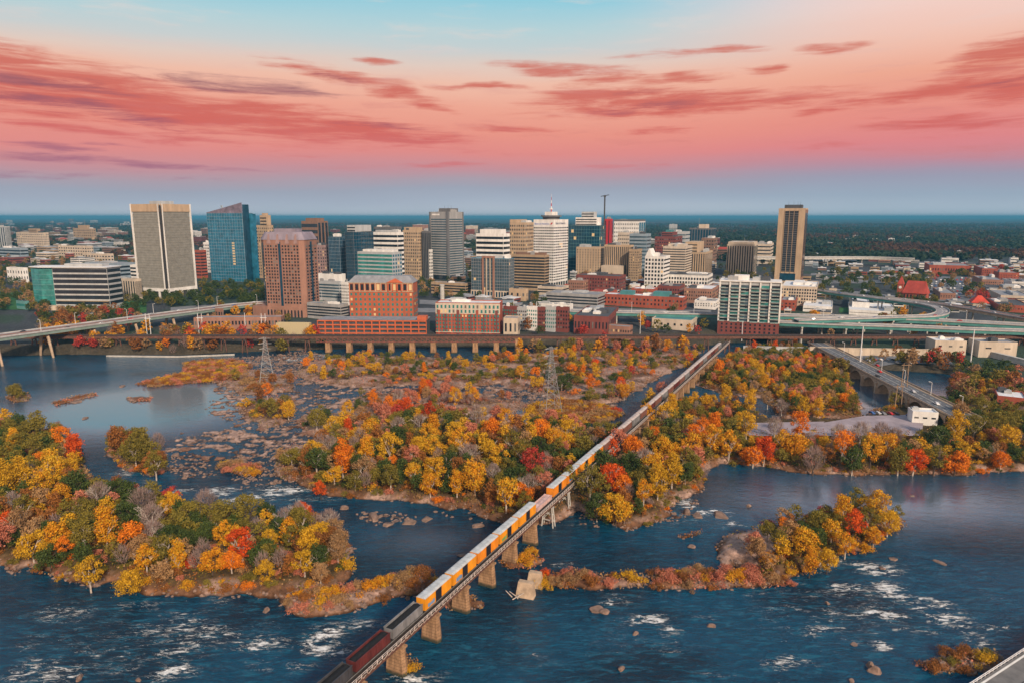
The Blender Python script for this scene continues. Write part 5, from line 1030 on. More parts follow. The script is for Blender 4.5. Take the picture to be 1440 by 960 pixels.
class Bld:
    def __init__(s, name, label, xl, xc, xr, yt, yb, wall, cat='building', phi=None, dep=None, group=None, zb=None, lit=.03, roof='roof_grey', flat=True, units=2, seed=None):
        s.phi = PHI if phi is None else R(phi); c = Gt(xc, yb) if zb is None else G(xc, yb, zb)
        e1 = Vector((-math.cos(s.phi), -math.sin(s.phi), 0)); e2 = Vector((-math.sin(s.phi), math.cos(s.phi), 0))
        zm = c.z + 12
        def px(v): return v.x / (v.y * math.cos(PITCH) + (H - zm) * math.sin(PITCH)) * F + 720
        def solve(e, target, sign):
            lo, hi = .5, 130.0
            if (px(c + e * hi) - target) * sign < 0: return hi
            for _ in range(40):
                m = (lo + hi) / 2
                if (px(c + e * m) - target) * sign < 0: lo = m
                else: hi = m
            return lo
        s.w = max(3, solve(e1, xl, -1)); s.d = dep if dep else (min(75, max(4, solve(e2, xr, 1))) if xr > xc + 1 else max(8, min(40, s.w * .6)))
        if xr > xc + 1 and not dep: s.d = min(s.d, 75)
        s.h = row_z(c.y, yt) - c.z; s.c = c; s.o = empty(name, c + e1 * (s.w / 2), s.phi); tag(s.o, label, cat, group)
        s.wall = W_[wall] if isinstance(wall, str) else wall; s.win = []; s.r = random.Random(seed or int(xl * 31 + yt * 7)); s.lit = lit; s.units = units
        ctr = c + e1 * (s.w / 2) + e2 * (s.d / 2); FOOT.append((ctr.x, ctr.y, s.w / 2 + 3, s.d / 2 + 3, s.phi))
        if flat:
            b = MB(); b.box(-s.w / 2, s.w / 2, 0, s.d, -3, s.h); b.build('wall', s.wall, s.o); s.roof(roof)
    def roof(s, roof='roof_grey', z=None, x0=None, x1=None, y0=None, y1=None):
        z = s.h if z is None else z; x0 = -s.w / 2 if x0 is None else x0; x1 = s.w / 2 if x1 is None else x1; y0 = 0 if y0 is None else y0; y1 = s.d if y1 is None else y1
        b = MB(); b.box(x0 + .5, x1 - .5, y0 + .5, y1 - .5, z + .01, z + .25); b.build('roof', W_[roof], s.o)
        b = MB(); t = .45; hh = 1.0
        b.box(x0, x1, y0, y0 + t, z + .005, z + hh); b.box(x0, x1, y1 - t, y1, z + .005, z + hh); b.box(x0, x0 + t, y0 + t, y1 - t, z + .005, z + hh); b.box(x1 - t, x1, y0 + t, y1 - t, z + .005, z + hh); b.build('parapet', s.wall, s.o)
        for _ in range(s.units):
            ww = s.r.uniform(.12, .32) * (x1 - x0); dd = s.r.uniform(.2, .4) * (y1 - y0); hx = s.r.uniform(1.5, 4.0) if z < 40 else s.r.uniform(3, 5)
            cx = s.r.uniform(x0 + ww / 2 + 1, x1 - ww / 2 - 1); cy = s.r.uniform(y0 + dd / 2 + 1, y1 - dd / 2 - 1)
            b = MB(); b.box(cx - ww / 2, cx + ww / 2, cy - dd / 2, cy + dd / 2, z + .26, z + hx); b.box(cx - ww * .3, cx + ww * .3, cy - dd * .3, cy + dd * .3, z + hx, z + hx + .5)
            b.build('roof_unit', W_[s.r.choice(['pale', 'grey', 'roof_dark', 'white'])], s.o)
    def put(s, side, u0, u1, z0, z1, m, name='window', out=0.0, t=.3):
        s.win.append((side, u0, u1, z0, z1, m, name, out, t))
    def rect(s, side): return s.w if side in 'FB' else s.d
    def grid(s, side, nx, nz, z0=None, z1=None, fw=.55, fh=.55, g='d', u0=0, u1=None, name='window', arch=False):
        u1 = s.rect(side) if u1 is None else u1; z0 = 3 if z0 is None else z0; z1 = s.h - 1.5 if z1 is None else z1
        cw, ch = (u1 - u0) / nx, (z1 - z0) / nz
        for j in range(nz):
            for i in range(nx):
                m = GLIT if s.r.random() < s.lit else (GBLIND if s.r.random() < .16 else GLASS[g])
                a = u0 + (i + .5 - fw / 2) * cw; q = z0 + (j + .5 - fh / 2) * ch; s.put(side, a, a + fw * cw, q, q + fh * ch, m, name)
    def bands(s, side, nz, z0=None, z1=None, fh=.5, g='d', u0=0, u1=None, inset=.4, m=None, name='window_band', out=0.0):
        u1 = s.rect(side) if u1 is None else u1; z0 = 3 if z0 is None else z0; z1 = s.h - 1.5 if z1 is None else z1; ch = (z1 - z0) / nz
        for j in range(nz): s.put(side, u0 + inset, u1 - inset, z0 + (j + .5 - fh / 2) * ch, z0 + (j + .5 + fh / 2) * ch, m or GLASS[g], name, out)
    def strips(s, side, nx, z0=None, z1=None, fw=.5, g='d', u0=0, u1=None, m=None, name='window_strip', out=0.0):
        u1 = s.rect(side) if u1 is None else u1; z0 = 3 if z0 is None else z0; z1 = s.h - 2 if z1 is None else z1; cw = (u1 - u0) / nx
        for i in range(nx): s.put(side, u0 + (i + .5 - fw / 2) * cw, u0 + (i + .5 + fw / 2) * cw, z0, z1, m or GLASS[g], name, out)
    def curtain(s, side, nz, nx, z0=0, z1=None, u0=0, u1=None, m='dgrey', t=.35):
        """thin floor edges and mullions over a glass body, each set one part"""
        u1 = s.rect(side) if u1 is None else u1; z1 = s.h if z1 is None else z1; b = MB()
        for j in range(nz + 1): z = z0 + (z1 - z0) * j / nz; s._bx(b, side, u0, u1, z - t / 2, z + t / 2, .18)
        b.build('floor_edge', W_[m], s.o); b = MB()
        for i in range(nx + 1): u = u0 + (u1 - u0) * i / nx; s._bx(b, side, u - .1, u + .1, z0, z1, .12)
        b.build('mullion', W_[m], s.o)
        if s.lit:
            b = MB(); k = 0
            for j in range(nz):
                for i in range(nx):
                    if s.r.random() < s.lit: a = u0 + (u1 - u0) * i / nx; z = z0 + (z1 - z0) * j / nz; s._bx(b, side, a + .2, a + (u1 - u0) / nx - .2, z + .5, z + (z1 - z0) / nz - .5, .05); k += 1
            if k: b.build('lit_panes', GLIT, s.o)
    def _bx(s, b, side, u0, u1, z0, z1, out, back=.3):
        w = s.w / 2
        if side == 'F': b.box(-w + u0, -w + u1, -out, back, z0, z1)
        elif side == 'R': b.box(w - back, w + out, u0, u1, z0, z1)
        elif side == 'L': b.box(-w - out, -w + back, s.d - u1, s.d - u0, z0, z1)
    def part(s, name, m, *boxes):
        b = MB()
        for q in boxes: b.box(*q)
        return b.build(name, W_[m] if isinstance(m, str) else m, s.o)
    def done(s):
        w = s.w / 2; s.win.sort(key=lambda q: -(q[2] - q[1]) * (q[4] - q[3]) * (1 if q[0] == 'F' else .5)); more = {}
        for k, (side, u0, u1, z0, z1, m, name, out, t) in enumerate(s.win):
            L, hh, uc = u1 - u0, z1 - z0, (u0 + u1) / 2
            loc, rz = {'F': ((-w + uc, -out, z0), 0), 'R': ((w + out, uc, z0), math.pi / 2), 'L': ((-w - out, s.d - uc, z0), math.pi / 2)}[side]
            if k < 100: link(name, panel(L, hh, m, t), s.o, loc, rz)
            else: more.setdefault(name, []).append((side, u0, u1, z0, z1, m, out, t))
        for name, l in more.items():
            b = MB(); ms = []
            for (side, u0, u1, z0, z1, m, out, t) in l:
                if m not in ms: ms.append(m)
                n0 = len(b.m); s._bx(b, side, u0, u1, z0, z1, out + t / 2, t / 2); b.m[n0:] = [ms.index(m)] * (len(b.m) - n0)
            tag(b.build(name + '_rows', ms, s.o), kind='stuff')
        return s
# ---------------------------------------------------------------- landmark towers
# tall tower of aluminium fins with a dark slot at its corner
t = Bld('fin_tower', 'tall pale tower of diamond patterned fins with white frame, left of the blue glass tower', 194, 236, 277, 287, 421, 'white', phi=-24, flat=False, lit=0); w, d, h = t.w / 2, t.d, t.h
MFIN = mat('aluminium_fins', (.27, .265, .24), .6, .2, .2, .1); MCORE = mat('fin_tower_core', (.045, .045, .04), .5, .3, .2)
b = MB(); b.box(-w + 2, w - 2.2, 2.2, d - 2, 0, h - 3); b.build('wall', MCORE, t.o)
for side, L in (('F', t.w), ('R', t.d)):
    b = MB(); nf, nz = 26, 30; z0, z1 = 13, h - 9.5; a0, a1 = 2.2, L - 4.4
    if side == 'R': a0, a1 = 4.4, L - 2.2
    for j in range(nz):
        za, zb_ = z0 + (z1 - z0) * j / nz, z0 + (z1 - z0) * (j + 1) / nz
        for i in range(nf):
            u = a0 + (a1 - a0) * (i + .25 + .5 * (j % 2)) / nf; t._bx(b, side, u - .27, u + .27, za, zb_ + .1, -.6, 2.0)
        t._bx(b, side, a0, a1, za - .18, za + .18, -.9, 2.1)
    b.build('fin_screen', MFIN, t.o)
    b = MB(); t._bx(b, side, 1.5 if side == 'F' else 3.2, L - (3.2 if side == 'F' else 1.5), h - 9.4, h, 0, 2.4); b.build('top_band', W_['sand'], t.o)
    b = MB(); t._bx(b, side, 1.6, L - 1.6, 9, 12.9, 0, 2.4); b.build('base_band', W_['white'], t.o)
    for k in range(5): b = MB(); u = 3 + (L - 6) * k / 4; t._bx(b, side, u - .9, u + .9, -3, 9, .1, 1.8); b.build('column', W_['white'], t.o)
b = MB(); b.box(-w - .2, -w + 1.5, -.2, 1.6, -3, h + .3); b.build('edge_frame', W_['white'], t.o)
b = MB(); b.box(w - 1.5, w + .25, d - 1.7, d + .25, -3, h + .3); b.build('edge_frame', W_['white'], t.o)
b = MB(); b.box(w - 4.2, w - 3.2, -.25, .9, -3, h + .3); b.build('edge_frame', W_['white'], t.o); b = MB(); b.box(w - .9, w + .25, 3.2, 4.2, -3, h + .3); b.build('edge_frame', W_['white'], t.o)
b = MB(); b.box(w - 2.9, w - 1.2, 1.2, 2.9, -3, h - 2); b.build('corner_slot', M_DARK, t.o)
t.part('roof', 'roof_dark', (-w + 1.6, w - 2.4, 2.5, d - 1.8, h - 2.9, h - 1)); t.part('roof_unit', 'pale', (-w * .3, w * .5, d * .3, d * .7, h - 1, h + 4))
# blue glass tower with a slanted sail
t = Bld('glass_tower', 'blue glass tower with a slanted roof sail beside the pale fin tower', 297, 347, 361, 300, 397, GB, phi=-22, flat=False, lit=.02); w, d, h = t.w / 2, t.d, t.h
b = MB(); b.prism([(-w, 0), (w, 0), (w, d), (-w, d)], -3, h); b.build('wall', GB, t.o)
hs = row_z(t.c.y, 285) - t.c.z
b = MB(); b.prism([(-w, 0), (w, 0), (w, .8), (-w, .8)], h + .01, 0, 0, [(-w, 0, h + 1), (w, 0, hs), (w, .8, hs), (-w, .8, h + 1)]); b.build('roof_sail', glass('rosy_sail_glass', (.16, .13, .17)), t.o)
t.lit = 0; t.curtain('F', 21, 14, m='blue'); t.curtain('R', 21, 6, m='blue'); t.part('core_slab', GDEEP, (w + .2, w + 3.2, 1, d * .5, -3, hs - 3)); t.part('core_slab', GB, (w + .2, w + 5.5, d * .5, d, -3, h - 1)); t.part('roof', 'roof_dark', (-w + 1, w - 1, 1.5, d - 1, h + .01, h + .4))
b = MB(); b.tube((-w * .1, 1.5, h), (-w * .1, 1.5, h + 12), .25, .12, 6); b.build('flagpole', M_WPOLE, t.o); b = MB(); b.box(-w * .1 - 4, -w * .1 - .2, 1.45, 1.55, h + 8, h + 11.6); b.build('flag', W_['blue'], t.o)
b = MB()
for j in range(9): t._bx(b, 'F', t.w * .66, t.w * .73, h * .25 + j * 4, h * .25 + j * 4 + 2.4, .06)
b.build('lit_panes', GLIT, t.o)
# pink granite tower with hipped roof
t = Bld('granite_tower', 'pink granite office tower with lavender hipped roof and dark glass strips', 368, 431, 448, 338, 447, 'pink', phi=-12, flat=False, units=0, lit=0); w, d, h = t.w / 2, t.d, t.h; d = t.d = 34
ch = 7.0; out = [(-w + ch, 0), (w - 4, 0), (w, 4), (w, d - 3), (w - 3, d), (-w, d), (-w, ch)]
b = MB(); b.prism(out, -3, h); b.build('wall', W_['pink'], t.o); hr = row_z(t.c.y, 327) - t.c.z
sc = lambda p, k: ((p[0]) * k, d / 2 + (p[1] - d / 2) * k, hr)
b = MB(); b.prism([(p[0] * 1.03, d / 2 + (p[1] - d / 2) * 1.03) for p in out], h + .01, 0, 0, [sc(p, .86) for p in out]); b.build('roof', W_['roof_lav'], t.o)
t.part('roof_unit', 'roof_lav', (-w * .45, w * .5, d * .3, d * .7, hr, hr + 3.5))
for k in (-.5, -.1, .32, .7): b = MB(); b.prism([(w * k - 2.4, -.6), (w * k + 2.4, -.6), (w * k + 2.4, 3), (w * k - 2.4, 3)], h - 4, h + 2, 0, [(w * k - .3, -.6, h + 6), (w * k + .3, -.6, h + 6), (w * k + .3, 3, h + 6), (w * k - .3, 3, h + 6)]); b.build('gable', W_['mauve'], t.o)
t.grid('F', 5, 19, 14, h - 5, .56, .62, 'd', ch + .5, t.w * .44); t.grid('F', 6, 19, 14, h - 5, .56, .62, 'd', t.w * .52, t.w - 4.5); t.grid('R', 4, 19, 14, h - 5, .5, .55, 'd', 5, d - 4)
t.strips('F', 1, 12, h - 2, .8, 'n', t.w * .445, t.w * .515); t.strips('R', 1, 12, h - 2, .9, 'n', d * .45, d * .58)
b = MB(); L = ch * 1.414; M = Matrix.Translation((-w + ch / 2, ch / 2, 0)) @ Matrix.Rotation(-math.pi / 4, 4, 'Z'); b.box(-L * .22, L * .22, -.35, .3, 12, h - 3, 0, M); b.build('window_strip', GDEEP, t.o)
for k in range(19):
    z = 14 + (h - 19) * (k + .25) / 19
    for s in (-1, 1): b = MB(); q = s * L * .37; b.box(q - L * .07, q + L * .07, -.3, .3, z, z + 1.9, 0, M); b.build('window', GLIT if (6 < k < 12 and s > 0) else GD, t.o)
b = MB(); b.prism([(-w - 13, 3), (-w + ch, -1.2), (w - 3, -1.2), (w + 1.5, 3), (w + 1.5, d), (-w - 13, d)], -3, 11); b.build('podium', W_['pink'], t.o)
for k in range(11): u = -w + ch + 1.5 + (t.w - ch - 6) * k / 10; b = MB(); b.box(u - .85, u + .85, -1.4, -1.0, 0, 6.6); b.prism([(u - .85, -1.4), (u + .85, -1.4), (u + .85, -1.0), (u - .85, -1.0)], 6.6, 0, 0, [(u - .3, -1.4, 8), (u + .3, -1.4, 8), (u + .3, -1.0, 8), (u - .3, -1.0, 8)]); b.build('arched_opening', GD, t.o)
t.done()
# grey banded tower with stepped corner ribs
t = Bld('grey_tower', 'dark grey banded tower with a ribbed corner in the middle of the skyline', 606, 631, 652, 299, 394, 'grey', phi=-32, units=3, lit=0); w, d, h = t.w / 2, t.d, t.h
MG = wallm('slate_grey_facade', (.13, .135, .145))
for sd in 'FR': t.bands(sd, 23, 8, h - 9, .5, 'g', 0, None, 2.5); t.strips(sd, 1, -2, 7, .9, 'd')
t.part('corner_rib', MG, (w - 2.6, w + 1.2, -1.2, 2.6, -3, h + 1.5)); t.part('corner_rib', MG, (-w - .8, -w + 1.6, -.8, 1.8, -3, h + .8)); t.part('corner_rib', MG, (w - 1.6, w + .8, d - 1.8, d + .8, -3, h + .8)); t.part('roof_unit', 'dgrey', (-w * .4, w * .8, d * .25, d * .8, h, row_z(t.c.y, 293) - t.c.z))
for q in (-.2, .2, .55): b = MB(); b.tube((w * q, d / 2, h + 5), (w * q, d / 2, h + 11), .2, .08, 5); b.build('antenna', M_DARK, t.o)
b = MB(); t._bx(b, 'F', t.w * .12, t.w * .55, h - 4.5, h - 2.2, .15); b.build('sign_letters', W_['white'], t.o); t.done()
# white bank tower with disc crown and mast
t = Bld('bank_tower', 'white gridded bank tower with a dark disc crown and a tall red and white mast', 750, 778, 798, 310, 404, 'white', phi=-30, units=0, lit=.02); w, d, h = t.w / 2, t.d, t.h
t.grid('F', 11, 20, 8, h - 9, .72, .45, 'd'); t.grid('R', 8, 20, 8, h - 9, .72, .45, 'd'); t.strips('F', 8, 0, 6, .7, 'd'); t.strips('R', 6, 0, 6, .7, 'd')
z1 = row_z(t.c.y, 305) - t.c.z; z2 = row_z(t.c.y, 299) - t.c.z; z3 = row_z(t.c.y, 272) - t.c.z
b = MB(); b.tube((0, d / 2, h + .3), (0, d / 2, z1), w * .7, w * .8, 16); b.build('crown_drum', W_['dgrey'], t.o); b = MB(); b.tube((0, d / 2, z1), (0, d / 2, z1 + 2), w * .95, w * .9, 18); b.build('crown_disc', W_['dgrey'], t.o); t.part('penthouse', 'white', (-w * .35, w * .35, d * .3, d * .7, z1 + 2, z2 + 1))
b = MB(); zz = z2
for k in range(6):
    zn = z2 + (z3 - z2) * (k + 1) / 6; b.tube((0, d / 2, zz), (0, d / 2, zn), 1.0 * (1 - k / 7), 1.0 * (1 - (k + 1) / 7), 6, k % 2); zz = zn
b.tube((-2.2, d / 2, z2 + 5), (2.2, d / 2, z2 + 5), .9, .9, 6, 1); b.build('mast', [W_['red'], W_['white']], t.o)
def lettering(parent, txt, size, loc, rot, m, name='sign_letters'):
    cu = bpy.data.curves.new(name, 'FONT'); cu.body = txt; cu.size = size; cu.extrude = .08; cu.align_x = 'CENTER'; cu.materials.append(m); 
    tmp = bpy.data.objects.new('tmp', cu); C.objects.link(tmp); bpy.context.view_layer.update(); me = bpy.data.meshes.new_from_object(tmp.evaluated_get(bpy.context.evaluated_depsgraph_get())); bpy.data.objects.remove(tmp); o = bpy.data.objects.new(name, me); C.objects.link(o); o.parent = parent; o.location = loc; o.rotation_euler = rot; return o
lettering(t.o, 'Bank of America', t.w * .108, (-t.w * .09, -.12, h - 6.3), (math.pi / 2, 0, 0), mat('sign_blue', (.02, .10, .42), .5)); lettering(t.o, 'Bank of America', t.d * .1, (w + .12, t.d * .45, h - 6.0), (math.pi / 2, 0, math.pi / 2), mat('sign_navy', (.03, .05, .12), .5))
b = MB()
for k in range(4): x = w * .66 + k * .75; b.prism([(x, -.3), (x + .55, -.3), (x + .55, -.02), (x, -.02)], h - 7 + k * .5, 0, k % 2, [(x + 1.0, -.3, h - 3.6 + k * .2), (x + 1.5, -.3, h - 3.6 + k * .2), (x + 1.5, -.02, h - 3.6 + k * .2), (x + 1.0, -.02, h - 3.6 + k * .2)])
b.build('sign_emblem', [W_['red'], W_['red']], t.o); t.done()
# tan slab tower on the right
t = Bld('tan_tower', 'tall tan and black slab tower standing alone at the right of the skyline', 1089, 1125, 1131, 294, 398, 'sand', phi=-30, dep=30, units=0, lit=0); w, d, h = t.w / 2, t.d, t.h
b = MB(); t._bx(b, 'F', t.w * .24, t.w * .77, 16, h - 3, .12); b.build('window_wall', GD, t.o)
for k in range(27): b = MB(); z = 17 + (h - 21) * k / 27; t._bx(b, 'F', t.w * .24, t.w * .77, z, z + .75, .3); b.build('spandrel', W_['dgrey'], t.o)
for q in (.24, .415, .59, .765): b = MB(); t._bx(b, 'F', t.w * q - .35, t.w * q + .35, 14, h - 2, .6); b.build('fin', W_['tan'], t.o)
b = MB(); t._bx(b, 'F', t.w * .2, t.w * .8, 2, 13.5, .1); b.build('lobby_glass', GDEEP, t.o); b = MB(); t._bx(b, 'R', .4, t.d, -2, h - 1, .25); b.build('shade_side_wall', W_['brown'], t.o); t.strips('R', 5, 8, h - 6, .5, 'd', out=.3)  # brown puts the shade of the tower's right side into its colour
t.part('penthouse', 'roof_dark', (-w * .62, w * .66, d * .2, d * .8, h + .3, row_z(t.c.y, 288) - t.c.z)); t.part('podium', 'sand', (-w - 3, w + 6, -4, d + 5, -3, 2))
for q in (-.4, .0, .3, .5): b = MB(); b.tube((w * q, d / 2, h + 6), (w * q, d / 2, h + 12), .18, .08, 5); b.build('antenna', M_DARK, t.o)
t.done()
# apartment block with teal balconies
t = Bld('balcony_block', 'apartment block with teal glass balconies on a red brick base by the viaduct', 1010, 1094, 1098, 399, 472, 'pale', phi=-20, dep=26, zb=9, units=3, lit=0); w, d, h = t.w / 2, t.d, t.h; zb0 = row_z(t.c.y, 455) - 9
b = MB(); b.box(-w - .4, w + .4, -1.2, d, -3, zb0); b.build('brick_base', W_['dbrick'], t.o); nfl = 11; fl = (h - 2.5 - zb0) / nfl
for i in range(12):
    for k in range(3): u = -w + 1.5 + (t.w - 3) * (i + .5) / 12; b = MB(); b.box(u - .8, u + .8, -1.35, -1.1, 1.2 + k * (zb0 - 1.5) / 3, 1.2 + k * (zb0 - 1.5) / 3 + 1.9); b.build('window', GD, t.o)
for q in range(7): b = MB(); u = -w + (t.w) * q / 6; b.box(u - .7, u + .7, -.9, .5, zb0, h + .4); b.build('pier_wall', W_['white'], t.o)
TEALR = glass('teal_railing', (.13, .21, .21), .2)
for j in range(nfl):
    z = zb0 + fl * j
    for q in range(6):
        u0 = -w + t.w * q / 6 + .95; u1 = -w + t.w * (q + 1) / 6 - .95
        b = MB(); b.box(u0, u1, -.12, .4, z + .3, z + fl - .2); b.build('window', (GD, GG, GT, GG, GD)[(q * 3 + j * 2) % 5], t.o)
        b = MB(); b.box(u0, u1 if q % 2 else u0 + (u1 - u0) * .62, -1.9, -.13, z - .15, z + .1, 0); b.box(u0, u1 if q % 2 else u0 + (u1 - u0) * .62, -1.9, -1.8, z + .12, z + 1.2, 1); b.build('balcony', [W_['white'], TEALR], t.o)
t.grid('R', 4, nfl, zb0, h - 2, .5, .55, 't'); t.part('cornice', 'white', (-w - .6, w + .6, -1.3, d + .4, h + .42, h + 1.4)); t.part('penthouse', 'white', (-w * .55, -w * .05, d * .3, d * .7, h + 1.4, h + 6)); t.done()
# red brick hotel and its orange garage
t = Bld('brick_hotel', 'red brick hotel with grey hipped roof, arcaded top floor and small pediment', 492, 582, 585, 398, 456, 'orange', phi=-3, dep=24, units=0, zb=9, lit=.05, flat=False); w, d, h = t.w / 2, t.d, t.h
MBR = wallm('hotel_brick', (.36, .10, .05), .2)
b = MB(); b.box(-w, w, 0, d, -3, h); b.build('wall', MBR, t.o); b = MB(); b.prism([(-w - .8, -.8), (w + .8, -.8), (w + .8, d + .8), (-w - .8, d + .8)], h, 0, 0, [(-w + 5, 6, row_z(t.c.y, 389) - 9), (w - 5, 6, row_z(t.c.y, 389) - 9), (w - 5, d - 6, row_z(t.c.y, 389) - 9), (-w + 5, d - 6, row_z(t.c.y, 389) - 9)]); b.build('roof', W_['roof_grey'], t.o)
ph = h * .79; t.grid('F', 14, 6, 2, ph - .5, .42, .5, 't'); t.grid('R', 4, 6, 2, ph - .5, .42, .5, 't'); b = MB(); t._bx(b, 'F', -.3, t.w + .3, ph - .4, ph + .3, .5); b.build('cornice', W_['sand'], t.o); b = MB(); t._bx(b, 'F', -.3, t.w + .3, h - .9, h - .05, .6); b.build('cornice', W_['sand'], t.o)
t.grid('F', 12, 1, ph + .6, h - 1.2, .55, .85, 'd'); b = MB()
for k in range(13): u = t.w * k / 12; t._bx(b, 'F', max(0, u - .5), min(t.w, u + .5), ph + .3, h - .9, .45)
b.build('pilasters', W_['sand'], t.o); cx = w * .44; b = MB(); b.prism([(cx - 9, -1.4), (cx + 9, -1.4), (cx + 9, 3), (cx - 9, 3)], h + .02, 0, 0, [(cx - .2, -1.4, h + 4.2), (cx + .2, -1.4, h + 4.2), (cx + .2, 3, h + 4.2), (cx - .2, 3, h + 4.2)]); b.build('pediment', W_['orange'], t.o)
for q in (-7, -2.4, 2.4, 7): b = MB(); b.box(cx + q - .6, cx + q + .6, -1.3, -.4, ph + .32, h - .92); b.build('column', W_['orange'], t.o)
t.done()
t = Bld('parking_garage', 'long orange parking garage with open decks below the red brick hotel', 446, 600, 604, 451, 474, 'orange', 'garage', phi=-1.5, dep=26, units=0, zb=8, flat=False, lit=0); w, d, h = t.w / 2, t.d, t.h
t.part('wall', 'roof_dark', (-w + .8, w - .8, 1.6, d, -3, h - .3))  # dark wall colour stands in for the shade inside the open decks
for k in range(4): z = h * (k + 1) / 4 - 1.2; t.part('deck_edge', 'orange', (-w, w, 0, 2, z, z + 1.2))
for k in range(15): b = MB(); u = t.w * k / 14; t._bx(b, 'F', max(0, u - .55), min(t.w, u + .55), -3, h, .18, 1.0); b.build('column', W_['orange'], t.o)
t.part('roof', 'roof_grey', (-w, w, 1.25, d, h - .28, h)); t.part('stair_tower', 'orange', (w - 9, w - .2, 2, 12, h + .02, h + 3.5))
# brick apartment block
t = Bld('brick_apartments', 'red brick apartment block with pale top floors right of the hotel', 613, 703, 707, 428, 473, 'brick', phi=-6, dep=22, units=2, zb=8, lit=.05, roof='roof_white'); w, d, h = t.w / 2, t.d, t.h
b = MB(); t._bx(b, 'F', -.1, t.w + .1, h * .68, h + .3, .2); b.build('upper_storey', W_['beige'], t.o)
for k in range(10): b = MB(); u = t.w * (k + .5) / 10; t._bx(b, 'F', u - 1.2, u + 1.2, -2, h * (.68 if k % 3 else .8), .8); b.build('brick_bay', W_['dbrick' if k % 2 else 'brick'], t.o)
t.grid('F', 20, 5, 3, h * .68, .45, .6, 't'); t.grid('F', 16, 2, h * .69, h - .8, .45, .7, 't'); t.win = [(q[0], q[1], q[2], q[3], q[4], q[5], q[6], .75 if q[3] < h * .68 else .2, .3) for q in t.win]; b = MB(); t._bx(b, 'F', -.2, t.w + .2, 3.2, 3.8, 1.0); b.build('string_course', W_['beige'], t.o); t.done()
# glass block with pale portal
t = Bld('portal_block', 'blue glass office block with a pale portal frame at its middle', 663, 716, 723, 365, 420, GB, phi=-22, units=2, flat=False, lit=.02); w, d, h = t.w / 2, t.d, t.h
out = [(-w, 0), (w, 0), (w, d), (-w, d)]; b = MB(); b.prism(out, 0, h); b.build('wall', GG, t.o); t.curtain('F', 10, 16, 9, h, m='grey'); t.curtain('R', 10, 6, 9, h, m='grey'); t.roof('roof_white')
t.part('base', 'cream', (-w - .6, w + .6, -.6, d, -3, 9)); t.strips('F', 14, 1, 7.5, .55, 'n', out=.6); cx = -w * .08
for q in (-7.5, -2.6, 2.6, 7.5): t.part('portal_pier', 'pink' if abs(q) > 5 else 'cream', (cx + q - (1.1 if abs(q) > 5 else .4), cx + q + (1.1 if abs(q) > 5 else .4), -1.6, .3, -2, h + 1))
t.part('portal_lintel', 'pink', (cx - 8.6, cx + 8.6, -1.6, 1.4, h + 1, h + 3.6)); t.done()
# glazed riverside office with white bands
t = Bld('banded_office', 'low glass and white banded riverside office with an overhanging roof, left of the fin tower', 78, 156, 159, 377, 436, 'white', phi=-4, dep=24, units=1, lit=0, flat=False); w, d, h = t.w / 2, t.d, t.h
b = MB(); b.box(-w, w, 0, d, -3, h); b.build('wall', W_['pale'], t.o); t.bands('F', 7, 5, h - .5, .68, 'd'); t.bands('R', 7, 5, h - .5, .6, 'd'); b = MB(); t._bx(b, 'F', 1, t.w - 1, h * .2, h * .2 + .4, .2); b.build('lit_band', GLIT, t.o); t.strips('F', 12, -1, 4.4, .7, 'd')
e = 16; b = MB(); b.prism([(-w - e * 1.8, 4), (-w - e * .9, -1.5), (-w, -.2), (-w, d), (-w - e * 1.8, d)], -3, h - 1.5); b.build('glass_wing', GT, t.o)
b = MB()
for j in range(8): z = 4 + (h - 6) * j / 7; b.prism([(-w - e * 1.8 - .2, 3.9), (-w - e * .9, -1.8), (-w - .01, -.5), (-w - .01, d), (-w - e * 1.8 - .2, d)], z, z + .5)
b.build('floor_edge', W_['teal'], t.o); b = MB(); b.prism([(-w - e * 1.8 - 1.5, 3), (-w - e * .9, -3.4), (-w, -2.2), (w + 1.2, -1.6), (w + 1.2, d + 1), (-w - e * 1.8 - 1.5, d + 1)], h + .02, h + 1); b.build('roof', W_['roof_white'], t.o); t.part('penthouse', 'pale', (-w * .7, w * .7, d * .3, d * .8, h + 1, h + 4)); t.part('entrance', 'cream', (-w - e, -w + 6, -8, 0, -3, 5)); t.done()
# ---------------------------------------------------------------- the other towers, one row each
def B(label, xl, xc, xr, yt, yb, wall, f, r=None, name='office_block', **k):
    post = k.pop('post', None); t = Bld(name, label, xl, xc, xr, yt, yb, wall, **k)
    for side, spec in (('F', f), ('R', r or f)):
        if not spec: continue
        kind, a = spec[0], spec[1:]
        if kind == 'b': t.bands(side, a[0], g=a[1], fh=a[2] if len(a) > 2 else .5)
        elif kind == 'g': sx = 1 if side == 'F' or r else max(.3, min(1, t.d / t.w)); t.grid(side, max(2, int(a[0] * sx)), a[1], g=a[2], fw=a[3] if len(a) > 3 else .5, fh=a[4] if len(a) > 4 else .55)
        elif kind == 's': t.strips(side, a[0], g=a[1], fw=a[2] if len(a) > 2 else .5)
        elif kind == 'c': t.curtain(side, a[0], a[1], m=a[2])
    if post: post(t)
    return t.done()
def step(wall, x0, x1, y0, y1, yt, name='upper_storeys', win=True):
    def f(t):
        z = row_z(t.c.y, yt) - t.c.z; w = t.w / 2; t.part(name, wall, (-w + t.w * x0, -w + t.w * x1, t.d * y0, t.d * y1, t.h + .3, z))
        if win and z - t.h > 6:
            n = max(2, int((z - t.h) / 4.5))
            for k in range(n): q = t.h + 1.5 + (z - t.h - 2) * k / n; t.part('window_band', GD, (-w + t.w * x0 + .5, -w + t.w * x1 - .5, t.d * y0 - .15, t.d * y0 + .1, q, q + 1.8))
    return f
def multi(*fs): return lambda t: [f(t) for f in fs]
